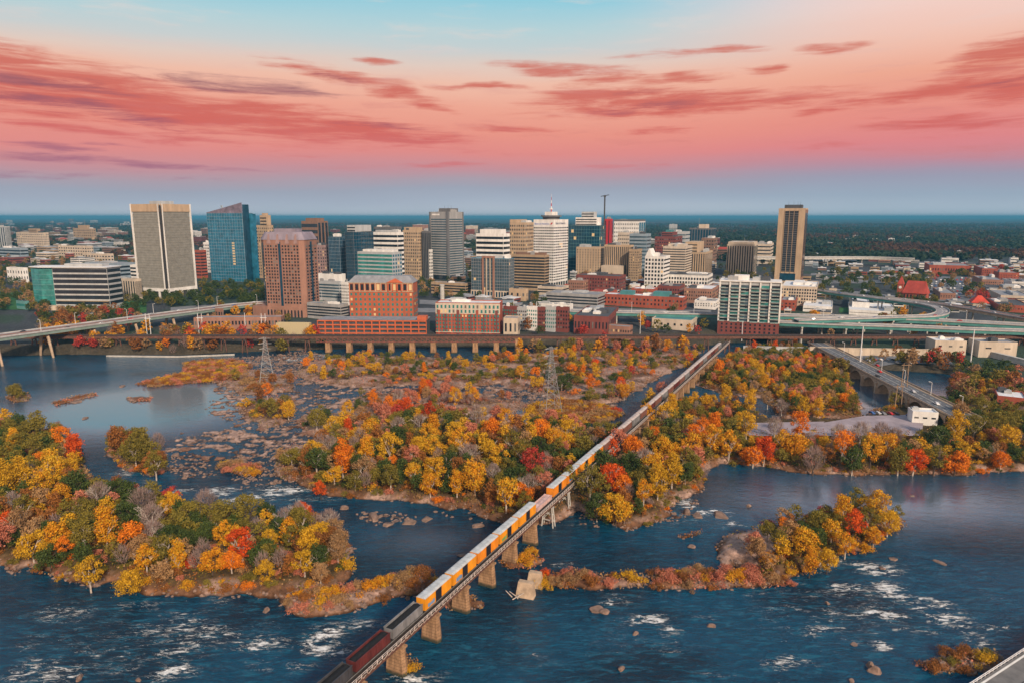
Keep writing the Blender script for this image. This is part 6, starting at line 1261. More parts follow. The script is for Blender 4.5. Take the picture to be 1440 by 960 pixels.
def mast(px_frac, yt, r=.3):
    def f(t): b = MB(); x = -t.w / 2 + t.w * px_frac; b.tube((x, t.d / 2, t.h), (x, t.d / 2, row_z(t.c.y, yt) - t.c.z), r, r * .4, 5); b.build('antenna', M_STEEL, t.o)
    return f
B('slim tan art deco tower with stepped top behind the blue glass tower', 364, 380, 388, 318, 392, 'sand', ('g', 6, 16, 'd', .4, .5), post=multi(step('sand', .4, 1, 0, .7, 303), step('sand', .55, .9, .1, .5, 300, win=False)))
B('brown banded tower with dark glass notch behind the pink granite tower', 427, 450, 464, 312, 385, 'brown', ('b', 8, 'd', .55), ('s', 3, 'd', .6), post=multi(step('brown', .15, .9, .2, .8, 307, win=False), mast(.6, 301)))
B('low grey stone block behind the right edge of the pink granite tower', 431, 455, 463, 346, 396, 'mauve', ('g', 7, 10, 'd', .4, .5))
B('deep blue glass block left of the white banded tower', 464, 480, 496, 334, 398, GDEEP, ('c', 13, 8, 'blue'), lit=.01)
B('taller dark blue glass block touching the white banded tower', 488, 500, 527, 327, 402, GDEEP, ('c', 15, 8, 'dgrey'), lit=.01, post=step('pale', .0, 1.0, .1, .9, 317))
B('dark rooftop block seen over the white banded tower', 527, 560, 566, 320, 372, 'dgrey', ('b', 8, 'd', .5), post=mast(.5, 314))
B('white tower with broad dark window bands behind the green glass block', 525, 561, 569, 328, 398, 'white', ('b', 10, 'd', .5), post=step('pale', .1, .9, .2, .8, 324, win=False))
B('pale green curved glass block in front of the white banded tower', 504, 553, 566, 356, 404, 'pale', ('b', 8, 't', .6), ('g', 4, 8, 'b', .6, .6), post=step('white', .1, .95, .2, .8, 352, win=False))
B('tan masonry tower with tall pilasters left of the grey ribbed tower', 568, 589, 597, 325, 394, 'sand', ('g', 8, 14, 'd', .45, .55), post=step('sand', .05, .95, .1, .9, 320, win=False))
B('narrow dark tower squeezed beside the tan masonry tower', 594, 603, 607, 326, 394, 'dgrey', ('s', 4, 'd', .5))
B('small white block at the foot of the grey ribbed tower', 595, 606, 609, 352, 394, 'white', ('g', 5, 8, 'd', .5, .5))
B('white octagonal tower with black window bands behind the portal block', 670, 708, 717, 330, 412, 'white', ('b', 11, 'd', .5), post=multi(step('white', .12, .88, .1, .9, 323, win=False)))
B('tan gridded tower behind the white bank tower', 717, 737, 752, 314, 388, 'sand', ('g', 8, 13, 'd', .5, .5), post=step('sand', 0, .5, .0, .9, 309, win=False))
B('brown banded block with dark bands below the white bank tower', 720, 766, 772, 360, 410, 'tan', ('b', 11, 'd', .55), post=step('brown', .1, .95, .2, .8, 356, win=False))
B('dark glass block with white upper storeys right of the white bank tower', 799, 842, 850, 318, 388, GDEEP, ('c', 14, 12, 'teal'), lit=.05, post=multi(step('white', .2, .88, .1, .9, 306), step('pale', .35, .75, .3, .8, 298)))
B('narrow crimson panelled block beside the dark glass block', 848, 857, 860, 309, 386, 'red', ('s', 2, 'd', .25), lit=0)
B('white slab with rows of small windows near the crane', 862, 897, 906, 312, 366, 'white', ('g', 14, 9, 'd', .4, .45), ('s', 3, 'b', .8), post=step('dgrey', 0, 1, 0, 1, 309, win=False))
B('pale grey banded block below the white slab', 884, 908, 914, 330, 384, 'blue', ('b', 10, 'g', .45))
B('grey green block with ribbon windows behind the classical tan building', 868, 882, 890, 328, 372, 'beige', ('g', 5, 8, 'd', .5, .4))
B('tan block with many small windows below the dark glass block', 810, 843, 850, 349, 392, 'sand', ('g', 9, 11, 'd', .35, .5), lit=.01)
B('wide classical tan building with a row of columns', 849, 886, 890, 346, 394, 'sand', ('s', 14, 'd', .45), name='classical_building', post=lambda t: t.part('lower_wing', 'cream', (-t.w / 2, t.w * .3, -14, -.2, -3, t.h * .42)))
B('tan corner block right of the classical tan building', 884, 896, 902, 352, 396, 'tan', ('g', 5, 11, 'd', .4, .5))
def gable(t):
    w = t.w / 2; b = MB(); b.prism([(-w, 0), (-w + t.w * .4, 0), (-w + t.w * .4, t.d * .6), (-w, t.d * .6)], t.h + .3, 0, 0, [(-w + t.w * .19, 0, t.h + 11), (-w + t.w * .21, 0, t.h + 11), (-w + t.w * .21, t.d * .6, t.h + 11), (-w + t.w * .19, t.d * .6, t.h + 11)]); b.build('gable', W_['white'], t.o)
B('white tower with big square windows and a small gable', 906, 932, 941, 362, 410, 'white', ('g', 6, 8, 'd', .6, .6), ('b', 8, 'd', .4), post=gable)
B('long low white wing with square windows right of the gabled white tower', 932, 994, 1002, 389, 410, 'white', ('g', 16, 3, 'd', .6, .6), post=lambda t: t.roof('roof_dark', t.h + .3))
B('pale octagonal banded tower right of the gabled white tower', 931, 962, 972, 348, 398, 'beige', ('b', 13, 'd', .4), post=step('beige', .15, .85, .2, .8, 344, win=False))
B('tan pair of stone blocks behind the octagonal banded tower', 962, 990, 1002, 356, 392, 'sand', ('s', 9, 'd', .4), post=step('sand', 0, .6, 0, .8, 341))
B('dark red brick hotel block with terraced top', 920, 948, 962, 334, 372, 'dbrick', ('g', 9, 8, 'd', .5, .4), post=multi(step('dbrick', .25, .8, .2, .8, 327), step('roof_teal', .4, .65, .3, .7, 324, win=False)))
B('white block behind the dark red brick hotel block', 938, 962, 969, 327, 368, 'pale', ('b', 7, 'g', .3))
B('dark glass hospital block with pale penthouse', 968, 998, 1007, 322, 366, 'dgrey', ('s', 8, 'n', .7), post=multi(step('cream', .4, .72, .1, .7, 316, win=False), mast(.3, 306)))
B('brown lower block beneath the dark glass hospital block', 985, 1002, 1008, 336, 372, 'brown', ('g', 5, 7, 'd', .5, .4))
B('cream federal building with tall window slots left of the tan slab tower', 1021, 1058, 1064, 345, 388, 'cream', ('s', 11, 'd', .42), lit=0, post=multi(step('cream', .02, .98, .05, .95, 341, win=False), mast(.55, 334)))
B('pale long wing behind the cream federal building', 1058, 1082, 1092, 344, 372, 'beige', ('b', 5, 'd', .35))
B('beige loft building with white windows at the foot of the tan slab tower', 1098, 1147, 1153, 405, 432, 'cream', ('g', 14, 5, 'd', .6, .6), phi=-25, roof='roof_white', post=step('white', .3, .6, .3, .8, 401, win=False))
B('red brick slab tower between the fin tower and the glass tower', 276, 284, 292, 353, 392, 'brick', ('b', 8, 'd', .4))
B('white gridded block right of the red brick slab tower', 288, 299, 304, 342, 384, 'white', ('g', 5, 9, 'd', .5, .5))
B('white gridded low block seen right of the blue glass tower', 362, 368, 374, 336, 390, 'white', ('g', 4, 9, 'd', .5, .5))
B('white low curved arena building left of the green glass block', 447, 478, 486, 387, 404, 'white', None)
B('grey glazed pavilion below the white arena building', 448, 478, 484, 398, 424, 'pale', ('b', 5, 'g', .55))
B('small white office block with dotted windows beside the brick hotel', 480, 490, 494, 398, 430, 'white', ('g', 6, 6, 'd', .4, .5))
B('dark curved parking structure left of the brick hotel', 432, 480, 490, 430, 452, 'grey', ('b', 4, 'd', .5), name='parking_structure')
B('long low tan parking deck behind the brick apartments', 606, 655, 663, 400, 416, 'tan', ('b', 3, 'd', .5), name='parking_deck')
B('tan bank pavilion right of the portal block', 716, 740, 743, 408, 424, 'sand', ('g', 3, 1, 'd', .3, .4))
B('low grey parking deck with cars below the white bank tower', 768, 840, 852, 416, 434, 'grey', ('b', 3, 'd', .5), name='parking_deck')
B('white flat roofed garage under the bank tower', 756, 790, 800, 405, 417, 'beige', ('b', 2, 'd', .5), name='parking_deck')
B('dark red brick warehouse row below the tan block', 810, 870, 880, 390, 414, 'dbrick', ('g', 16, 4, 'd', .4, .5), roof='roof_dark', name='warehouse')
B('pink brick corner building left of the dark red warehouse row', 799, 820, 828, 396, 414, 'pink', ('g', 7, 3, 'd', .4, .5), roof='roof_grey', name='warehouse')
B('bright red awning roofed market below the warehouse row', 830, 858, 868, 412, 424, 'brick', ('g', 8, 2, 'd', .5, .5), roof='roof_red', name='warehouse')
B('red brick warehouse with white roof at the foot of the gabled tower', 888, 918, 925, 408, 422, 'brick', ('g', 10, 2, 'd', .4, .5), roof='roof_white', name='warehouse')
B('long red brick warehouse with teal skylights above the expressway', 849, 960, 966, 420, 437, 'brick', ('g', 22, 2, 'd', .4, .5), roof='roof_white', name='warehouse', post=multi(step('roof_teal', .2, .36, .2, .8, 414, win=False), step('roof_teal', .62, .82, .2, .8, 413, win=False)))
B('dark brick warehouse behind the long red warehouse', 925, 955, 963, 404, 420, 'dbrick', ('g', 9, 2, 'd', .4, .5), roof='roof_dark', name='warehouse')
B('tan brick warehouse left of the teal balcony block', 962, 1000, 1010, 408, 428, 'pink', ('g', 12, 3, 'd', .4, .5), roof='roof_white', name='warehouse')
B('white stepped town house row left of the teal balcony block', 977, 1006, 1012, 425, 436, 'white', ('g', 8, 2, 'd', .4, .5), name='town_houses')
B('teal roofed shed behind the viaduct', 917, 972, 980, 452, 466, 'beige', ('g', 6, 1, 'd', .3, .4), roof='roof_teal', name='shed', units=0)
B('low brick machine shop with dotted roof lights behind the viaduct', 807, 855, 872, 447, 472, 'dbrick', ('g', 10, 1, 'd', .4, .5), roof='roof_dark', name='machine_shop', units=5, phi=-16)
B('pink corner shed with arched windows beside the machine shop', 855, 885, 890, 461, 474, 'pink', ('g', 9, 1, 'd', .4, .5), name='shed', units=0)
B('beige stone power house with tall windows right of the brick apartments', 708, 728, 731, 449, 475, 'cream', ('g', 3, 1, 'd', .4, .6), zb=8, phi=-8, name='power_house', units=0)
for i, (a, c, m, wd) in enumerate(((708, 726, 'dbrick', 'dark brick'), (726, 740, 'pale', 'pale blue panelled'), (740, 755, 'white', 'white and grey'), (755, 766, 'dbrick', 'maroon brick'), (766, 780, 'pale', 'pale grey'), (780, 798, 'dbrick', 'end dark brick'))):
    B(f'{wd} town house in the apartment row right of the brick apartments', a, c, c + 3, 433 + (i % 2), 464 + i * .8, m, ('g', 5, 5, 'd' if i % 2 else 't', .5, .5), name='town_house', units=1, roof='roof_white', group='town houses in the apartment row')
B('white town house roofs row behind the apartment row', 745, 800, 806, 430, 440, 'white', None, name='town_houses')
B('pale corrugated metal shed by the left end of the orange garage', 388, 436, 438, 456, 475, mat('corrugated_metal', (.42, .36, .22), .6, .2, 1.0, stretch=(6, 1, .1)), None, name='metal_shed', zb=8, phi=-4, units=0, roof='roof_grey')
B('long pink arcaded terrace wall below the pink granite tower', 272, 396, 400, 447, 462, 'pink', ('g', 26, 1, 'd', .5, .6), phi=4, dep=14, name='terrace_building', units=0)
B('small pink pavilion with pointed roof on the terrace', 302, 311, 313, 436, 449, 'pink', ('g', 2, 1, 'd', .5, .7), name='pavilion', units=0)
B('pale colonnaded hall left of the fin tower', 157, 192, 200, 394, 422, 'cream', ('s', 10, 'd', .4))
B('white banded low block at the left foot of the fin tower', 184, 198, 203, 374, 398, 'white', ('b', 4, 'd', .5), dep=20)
B('long blue roofed hall behind the banded office', 120, 170, 196, 372, 392, 'blue', ('b', 3, 'd', .5), roof='roof_grey')
B('cream block with rows of windows far left of the fin tower', 83, 124, 132, 347, 366, 'cream', ('g', 12, 4, 'd', .5, .4))
B('low cream annex below the cream block with rows of windows', 116, 152, 160, 358, 370, 'cream', ('g', 9, 2, 'd', .5, .4))
B('tan stepped building with a small turret on the far left', 104, 130, 136, 322, 342, 'tan', ('g', 9, 5, 'd', .4, .4), post=multi(step('tan', .25, .75, .2, .8, 317, win=False), mast(.55, 309, .8)))
B('white apartment tower at the left edge of the picture', -6, 10, 17, 319, 350, 'pale', ('s', 5, 'd', .4))
B('long tan apartment block at the far left', 16, 62, 70, 328, 350, 'cream', ('g', 14, 6, 'd', .4, .4), post=step('tan', .5, .8, 0, .6, 322))
B('blue grey flat roofed block at the left edge', -10, 30, 40, 350, 366, 'blue', ('b', 3, 'd', .5))
B('white colonial house with chimneys at the left edge', 10, 34, 40, 378, 398, 'white', ('g', 6, 2, 'd', .3, .5), name='house')
B('teal glazed low pavilion left of the banded office', 22, 37, 40, 425, 436, 'teal', ('b', 1, 't', .6))
# red roofed station with clock tower
t = Bld('train_station', 'old station with steep red roof and a clock tower in front of the car park', 1270, 1302, 1306, 414, 424, 'brick', phi=-40, dep=16, units=0, flat=False); w, d, h = t.w / 2, t.d, t.h
b = MB(); b.box(-w, w, 0, d, -3, h); b.build('wall', W_['brick'], t.o); b = MB(); b.prism([(-w - 1, -1), (w + 1, -1), (w + 1, d + 1), (-w - 1, d + 1)], h, 0, 0, [(-w + 3, d / 2 - .2, h + 15), (w - 3, d / 2 - .2, h + 15), (w - 3, d / 2 + .2, h + 15), (-w + 3, d / 2 + .2, h + 15)]); b.build('roof', W_['roof_red'], t.o)
zt = row_z(t.c.y, 402) - t.c.z; b = MB(); b.box(-w - 7, -w - .5, 1, 7.5, -3, zt); x = b.build('clock_tower', W_['brick'], t.o); b = MB(); b.prism([(-w - 7.4, .6), (-w - .1, .6), (-w - .1, 7.9), (-w - 7.4, 7.9)], zt + .01, 0, 0, [(-w - 3.9, 4.1, zt + 10), (-w - 3.6, 4.1, zt + 10), (-w - 3.6, 4.4, zt + 10), (-w - 3.9, 4.4, zt + 10)]); b.build('spire', W_['roof_red'], x); b = MB(); b.tube((-w - 3.75, .98, zt - 4), (-w - 3.75, .7, zt - 4), 1.7, 1.7, 14); b.build('clock_face', W_['white'], x); t.grid('F', 7, 1, 1, h - .5, .5, .7, 'd'); t.done()
B('long red brick depot at the far edge of the wide car park', 1307, 1365, 1376, 375, 387, 'brick', ('g', 16, 1, 'd', .4, .4), name='warehouse', roof='roof_grey')
B('red brick warehouse with rows of windows right of the wide car park', 1381, 1404, 1412, 379, 393, 'brick', ('g', 8, 4, 'd', .4, .5), name='warehouse')
B('bright red brick warehouse at the right edge', 1405, 1432, 1446, 385, 398, 'brick', ('g', 12, 3, 'd', .3, .5), name='warehouse', dep=40)
B('pink brick warehouse beside the wide car park', 1381, 1410, 1418, 395, 406, 'pink', ('g', 10, 2, 'd', .4, .5), name='warehouse')
B('white flat roofed shed at the right edge', 1424, 1450, 1470, 398, 404, 'white', ('b', 1, 'd', .4), name='shed')
B('long dark roofed market hall below the red warehouses', 1392, 1450, 1460, 408, 414, 'grey', ('b', 1, 'd', .4), name='market_hall', roof='roof_dark')
B('small brick house in the middle of the wide car park', 1323, 1343, 1347, 414, 423, 'pink', ('g', 6, 2, 'd', .4, .5), name='house')
B('brick row with flat roof at the right edge above the flyover', 1405, 1450, 1470, 432, 441, 'brick', ('g', 12, 1, 'd', .4, .5), name='shops', roof='roof_dark')
B('low white motel right of the red pavilion', 1408, 1450, 1460, 418, 428, 'beige', ('b', 2, 'd', .4), name='motel')
t = Bld('red_pavilion', 'low pavilion with a bright red hipped roof beside maroon trees', 1368, 1390, 1396, 427, 432, 'beige', dep=20, units=0, flat=False); w, d, h = t.w / 2, t.d, t.h; b = MB(); b.box(-w, w, 0, d, -3, h); b.build('wall', W_['beige'], t.o); b = MB(); b.prism([(-w - 1, -1), (w + 1, -1), (w + 1, d + 1), (-w - 1, d + 1)], h, 0, 0, [(-2, d / 2 - 2, h + 8), (2, d / 2 - 2, h + 8), (2, d / 2 + 2, h + 8), (-2, d / 2 + 2, h + 8)]); b.build('roof', wallm('bright_red_roof', (.5, .06, .035)), t.o)
B('white stepped workshop between the two expressway decks and the ramp', 1199, 1222, 1226, 427, 438, 'white', None, name='workshop', roof='roof_white')
B('white low store beside the stepped workshop', 1130, 1170, 1182, 433, 441, 'white', ('b', 1, 'd', .4), name='store', roof='roof_white')
B('red brick shop left of the white low store', 1098, 1118, 1122, 424, 438, 'brick', ('g', 4, 2, 'd', .4, .5), name='shop')
B('long white flat roofed depot behind the lower expressway', 1195, 1260, 1275, 440, 447, 'white', ('b', 1, 'd', .4), name='depot', roof='roof_white')
# riverside at right
B('pale warehouse with white roof right of the flood wall', 1316, 1358, 1360, 481, 496, 'beige', ('g', 3, 1, 'd', .3, .3), name='warehouse', zb=6, phi=-8, dep=18, roof='roof_white')
B('pale flat warehouse at the right edge above the rail spur', 1378, 1429, 1432, 483, 500, 'beige', ('g', 2, 1, 'd', .3, .2), name='warehouse', zb=6, phi=-8, dep=18, roof='roof_grey')
B('small white kiosk building beside the parking lot and road bridge', 1285, 1318, 1322, 582, 598, 'white', ('g', 3, 1, 'd', .5, .4), name='kiosk', zb=3.2, phi=-14, dep=9, roof='roof_white', units=1)
B('red brick building with white roof at the right edge by the islands', 1404, 1442, 1450, 562, 578, 'brick', ('g', 5, 2, 'd', .3, .5), name='warehouse', zb=3.5, phi=-30, dep=20, roof='roof_white')
# tall construction mast
p = Gt(848, 386); o = empty('tower_crane', p); tag(o, 'dark construction crane mast rising behind the dark glass block', 'crane'); hh = row_z(p.y, 274) - p.z; b = MB(); b.box(-1.1, 1.1, -1.1, 1.1, 0, hh - 4); b.build('mast', M_DARK, o); b = MB(); b.bar((-7, 0, hh - 3), (7, -2, hh - .5), 1.0, 1.2); b.build('jib', M_DARK, o); b = MB(); b.box(-1.8, 1.8, -1.6, 1.6, hh - 4, hh - 1); b.build('cab', M_DARK, o)
# chimney-like round tower
p = Gt(622, 422); h_ = row_z(p.y, 402) - p.z; o = empty('round_tower', p); tag(o, 'pale round concrete stack behind the brick apartments', 'tower'); b = MB(); b.tube((0, 0, -2), (0, 0, h_), 2.8, 2.6, 14); b.build('shaft', M_CONC2, o); b = MB(); b.tube((0, 0, h_), (0, 0, h_ + 1.4), 3.3, 3.3, 14); b.build('cap', M_CONC2, o)
# ---------------------------------------------------------------- ordinary low blocks
def clash(x, y, r): return any(abs((x - fx) * math.cos(ph) + (y - fy) * math.sin(ph)) < fw + r and abs(-(x - fx) * math.sin(ph) + (y - fy) * math.cos(ph)) < fd + r for fx, fy, fw, fd, ph in FOOT)
rb_ = random.Random(12); COLW = {'white': 'white', 'cream': 'cream', 'tan': 'tan', 'brick': 'red brick', 'dbrick': 'dark brick', 'grey': 'grey', 'pale': 'pale grey', 'pink': 'pinkish', 'beige': 'beige', 'blue': 'blue grey', 'brown': 'brown'}
AREAS = [('far left streets beyond the cream block', -10, 190, 326, 346, 42, (7, 22), (4, 9)), ('left streets behind the banded office', -10, 195, 346, 374, 36, (9, 26), (5, 11)), ('streets between fin tower and glass tower', 270, 300, 325, 372, 8, (7, 14), (5, 12)), ('streets behind the pink granite tower', 360, 470, 330, 380, 12, (7, 16), (5, 12)),
         ('streets around the grey ribbed tower', 565, 720, 330, 396, 34, (8, 18), (6, 16)), ('streets behind the bank tower', 650, 800, 325, 350, 14, (8, 18), (5, 12)), ('streets around the gabled white tower', 800, 1020, 330, 392, 44, (8, 20), (5, 14)), ('warehouse quarter above the expressway', 770, 1090, 396, 432, 34, (10, 28), (5, 11)),
         ('valley beyond the tan slab tower', 1130, 1290, 366, 398, 44, (6, 18), (3, 7)), ('right streets beyond the car park', 1300, 1445, 370, 400, 36, (7, 22), (3, 8)), ('right edge streets above the flyover', 1340, 1445, 402, 440, 28, (8, 24), (4, 8)), ('streets below the hotel garage', 610, 800, 420, 440, 10, (10, 26), (4, 9)),
         ('far wooded suburb on the right', 1130, 1430, 332, 362, 26, (5, 16), (2, 4)), ('far wooded suburb on the left', 0, 190, 312, 324, 20, (4, 10), (2, 4)), ('blocks beneath the curved ramp', 1100, 1290, 412, 446, 10, (9, 22), (4, 8))]
cand = {}
for (area, x0, x1, y0, y1, n, wr_, hr_) in AREAS:
    k = tries = 0
    while k < n and tries < n * 14:
        tries += 1; px = rb_.uniform(x0, x1); py = y0 + (y1 - y0) * rb_.random() ** .8
        if 1292 < px < 1392 and 387 < py < 428 or 55 < px < 200 and py > 430: continue
        q0 = Gt(px, py)
        if any(min((q0.xy - q_.xy).length for q_ in pth) < 14 for pth in (HWPATH, EXPATH, EX2PATH, RPPATH, I95PATH)): continue
        wp = rb_.uniform(*wr_); hp = rb_.uniform(*hr_); p = Gt(px, py); dist = p.y; w = wp * dist / F * 1.0; dd = rb_.uniform(.5, 1.1) * w; dd = min(dd, 45)
        if clash(p.x, p.y + dd / 2, max(w, dd) * .5): continue
        FOOT.append((p.x, p.y + dd / 2, w / 2 + 2, dd / 2 + 2, PHI)); col = rb_.choice(['white', 'cream', 'tan', 'tan', 'brick', 'dbrick', 'grey', 'grey', 'pale', 'pink', 'beige', 'blue', 'brown', 'brown']); cand.setdefault((area, col), []).append((px, p, w, dd, hp * dist / F)); k += 1
for (area, col), l in cand.items():
    l.sort(key=lambda q: q[0])
    for i, (px, p, w, dd, hh) in enumerate(l):
        pos = ordinal(i, len(l)); o = empty('low_building', p, PHI + rb_.uniform(-.1, .1)); tag(o, f'{pos}low {COLW[col]} building in the {area}', 'building', 'ordinary low buildings in the city')
        b = MB(); b.box(-w / 2, w / 2, 0, dd, -3, hh); b.build('wall', W_[col], o); rf = rb_.choice(['roof_grey', 'roof_dark', 'roof_white', 'roof_white', 'roof_grey'])
        if rb_.random() < .14 and w < 26: b = MB(); b.prism([(-w / 2 - .6, -.6), (w / 2 + .6, -.6), (w / 2 + .6, dd + .6), (-w / 2 - .6, dd + .6)], hh + .01, 0, 0, [(-w / 2 + 2, dd / 2 - .2, hh + dd * .25), (w / 2 - 2, dd / 2 - .2, hh + dd * .25), (w / 2 - 2, dd / 2 + .2, hh + dd * .25), (-w / 2 + 2, dd / 2 + .2, hh + dd * .25)]); b.build('roof', W_[rb_.choice(['roof_red', 'roof_dark', 'roof_grey'])], o)
        else:
            b = MB(); b.box(-w / 2 - .2, w / 2 + .2, -.2, dd + .2, hh + .01, hh + .6); b.build('roof', W_[rf], o); b = MB(); b.box(-w * .2, w * .1, dd * .3, dd * .6, hh + .61, hh + 2.6); b.build('roof_unit', W_['pale'], o)
        nf = max(1, int(hh / 4.2))
        for j in range(min(nf, 8)):
            z = .8 + (hh - 1) * j / nf; link('window_band', panel(w - 1.0, 1.7, GD), o, (0, -.02, z + .7)); link('window_band', panel(dd - 1.0, 1.7, GD), o, (w / 2 + .02, dd / 2, z + .7), math.pi / 2)
# ================================================================== paved surfaces, walls, cars, rocks, city trees, forest, haze
def drape(name, quad, m, dz=.25, n=14, zfix=None):
    P = [Gt(*q) if zfix is None else G(q[0], q[1], zfix) for q in quad]; b = MB(); g = []
    for j in range(n + 1):
        for i in range(n + 1):
            u, v = i / n, j / n; p = P[0] * (1 - u) * (1 - v) + P[1] * u * (1 - v) + P[2] * u * v + P[3] * (1 - u) * v; g.append((p.x, p.y, max(ground_z(p.x, p.y) + dz, (zfix or 0)) if zfix is None else zfix))
    b.v = g
    for j in range(n):
        for i in range(n): a = j * (n + 1) + i; b.f.append((a, a + 1, a + n + 2, a + n + 1)); b.m.append(0)
    return tag(b.build(name, m), kind='structure')
M_LOT = mat('worn_asphalt_lot', (.30, .25, .27), .9, .3, .12); M_LOT2 = mat('grey_asphalt_lot', (.13, .14, .155), .9, .25, .12); M_STREET = mat('street_asphalt', (.16, .165, .175), .9, .25, .1)
drape('parking_lot', [(1046, 612), (1296, 612), (1300, 582), (1216, 584)], M_LOT, zfix=4.25); drape('parking_path', [(1046, 612), (1130, 612), (1160, 592), (1050, 594)], M_LOT, zfix=4.23)
drape('parking_lot', [(1296, 424), (1372, 424), (1388, 389), (1300, 389)], M_LOT2); drape('parking_lot', [(1175, 511), (1340, 512), (1330, 500), (1150, 499)], M_LOT2, .35)
drape('parking_lot', [(60, 452), (150, 446), (190, 438), (130, 440)], M_LOT2, .3); drape('parking_lot', [(640, 436), (760, 440), (760, 430), (640, 426)], M_LOT2, .32); drape('lawn', [(-20, 436), (44, 436), (44, 412), (-20, 412)], W_['lawn']); drape('lawn', [(150, 444), (206, 440), (206, 424), (158, 424)], W_['lawn']); drape('lawn', [(1180, 440), (1215, 440), (1210, 433), (1180, 433)], W_['lawn'])
for q in ([(240, 440), (440, 424), (440, 419), (240, 433)], [(590, 428), (800, 440), (800, 434), (590, 422)], [(1155, 412), (1290, 424), (1290, 420), (1155, 405)], [(1140, 400), (1285, 398), (1285, 394), (1140, 395)], [(1140, 388), (1290, 380), (1290, 378), (1140, 385)], [(440, 440), (620, 440), (620, 434), (440, 434)], [(1010, 402), (1100, 402), (1100, 392), (1000, 392)], [(720, 436), (1000, 442), (1000, 437), (720, 431)]): drape('street', q, M_STREET, .3)
def wall_line(label, pts, z0, z1, th, m, name='flood_wall', cat='wall'):
    o = empty(name, (0, 0, 0)); tag(o, label, cat); b = MB(); fr = frames(pts); sweep(b, fr, -th / 2, th / 2, z0, z1); b.build('wall', m, o); b = MB(); sweep(b, fr, -th / 2 - .2, th / 2 + .2, z1 + .002, z1 + .4); b.build('coping', m, o)
    b = MB()
    for (p, s) in along(pts, 9): c = p - s * 0; b.box(c.x - .3, c.x + .3, c.y - th / 2 - .25, c.y - th / 2 + .1, c.z + z0, c.z + z1)
    b.build('ribs', m, o)
wall_line('long beige concrete flood wall under the viaduct at right', [G(1138, 496, 5), G(1200, 498, 5), G(1270, 499, 5), G(1314, 500, 5)], -3, 5.2, .9, W_['cream']); wall_line('low pale wall at the far end of the train bridge', [G(1045, 492, 5), G(1138, 494, 5)], -3, 3.4, .8, W_['pale'])
wall_line('low dark river wall along the left far bank', [G(150, 501, 0), G(250, 502, 0), G(330, 499, 0)], -2, .8, 1.2, M_CONC2, 'river_wall')
wall_line('curved rail spur wall at the right edge', [G(1362, 492, 6), G(1400, 500, 6), G(1450, 512, 6)], -3, 2.5, 3, M_CONC2, 'spur_wall')
# platform in the bottom right corner
o = empty('river_platform', G(1440, 945, 4)); tag(o, 'grey concrete platform with white railing in the bottom right corner', 'platform'); A0, A1 = G(1368, 962, 4) - o.location, G(1470, 896, 4) - o.location; dd_ = (A1 - A0).normalized(); nn = Vector((dd_.y, -dd_.x, 0))
b = MB(); L = (A1 - A0).length; P0 = A0 - dd_ * 12; P1 = A1 + dd_ * 12; q = [P0, P0 + nn * 26, P1 + nn * 26, P1]; b.prism([(v.x, v.y) for v in q], -6.3, 0); b.build('slab', mat('worn_platform_concrete', (.15, .145, .14), .9, .35, .25), o); b = MB()
for k in range(30): a = P0 + dd_ * (k * 2); c = P0 + nn * .4 + dd_ * (k * 2); b.tube((a.x, a.y, 0), (a.x, a.y, 1.1), .06, .06, 5)
for z in (.55, 1.1): b.tube((P0.x, P0.y, z), (P1.x, P1.y, z), .09, .09, 5)
b.build('railing', M_WPOLE, o); b = MB(); e = P0 + nn * .9; f = P1 + nn * .9; b.bar((e.x, e.y, .02), (f.x, f.y, .02), .5, .06); b.build('edge_line', W_['white'], o); b = MB(); e = P0 + nn * 6 + dd_ * 2; f = P1 + nn * 6; b.bar((e.x, e.y, .02), (f.x, f.y, .02), .2, .05); b.build('joint', M_DARK, o)
# ---------------------------------------------------------------- vehicles
CARP = {n: mat(n + '_car_paint', c, .35, .05, 1, 0, .5) for n, c in {'white': (.7, .7, .7), 'silver': (.4, .41, .43), 'black': (.02, .02, .024), 'red': (.42, .02, .02), 'blue': (.04, .10, .28), 'grey': (.16, .165, .175)}.items()}
def car_parts():
    b = MB(); s = .9; b.prism([(-s, -2.2), (s, -2.2), (s, 2.2), (-s, 2.2)], .35, .95, 0, [(-s * .96, -2.15), (s * .96, -2.15), (s * .96, 2.15), (-s * .96, 2.15)]); b.prism([(-s * .92, -1.3), (s * .92, -1.3), (s * .92, 1.6), (-s * .92, 1.6)], .951, 1.42, 0, [(-s * .72, -.7), (s * .72, -.7), (s * .72, 1.2), (-s * .72, 1.2)])
    g = MB(); g.prism([(-s * .93, -1.2), (s * .93, -1.2), (s * .93, 1.5), (-s * .93, 1.5)], .99, 1.36, 0, [(-s * .78, -.78), (s * .78, -.78), (s * .78, 1.25), (-s * .78, 1.25)])
    w = MB()
    for x in (-.82, .82):
        for y in (-1.35, 1.35): w.tube((x - .1, y, .33), (x + .1, y, .33), .33, .33, 9)
    return b, g, w
cb_, cg_, cw_ = car_parts(); CARM = cb_.mesh('body', CARP['white']); CGM = cg_.mesh('windows', GD); CWM = cw_.mesh('wheels', M_DARK)
b = MB(); b.v = list(cb_.v) + list(cg_.v) + list(cw_.v); o1 = len(cb_.v); o2 = o1 + len(cg_.v); b.f = cb_.f + [tuple(i + o1 for i in f) for f in cg_.f] + [tuple(i + o2 for i in f) for f in cw_.f]; b.m = [0] * len(cb_.f) + [1] * len(cg_.f) + [2] * len(cw_.f); CARALL = b.mesh('parked_car', [CARP['white'], GD, M_DARK])
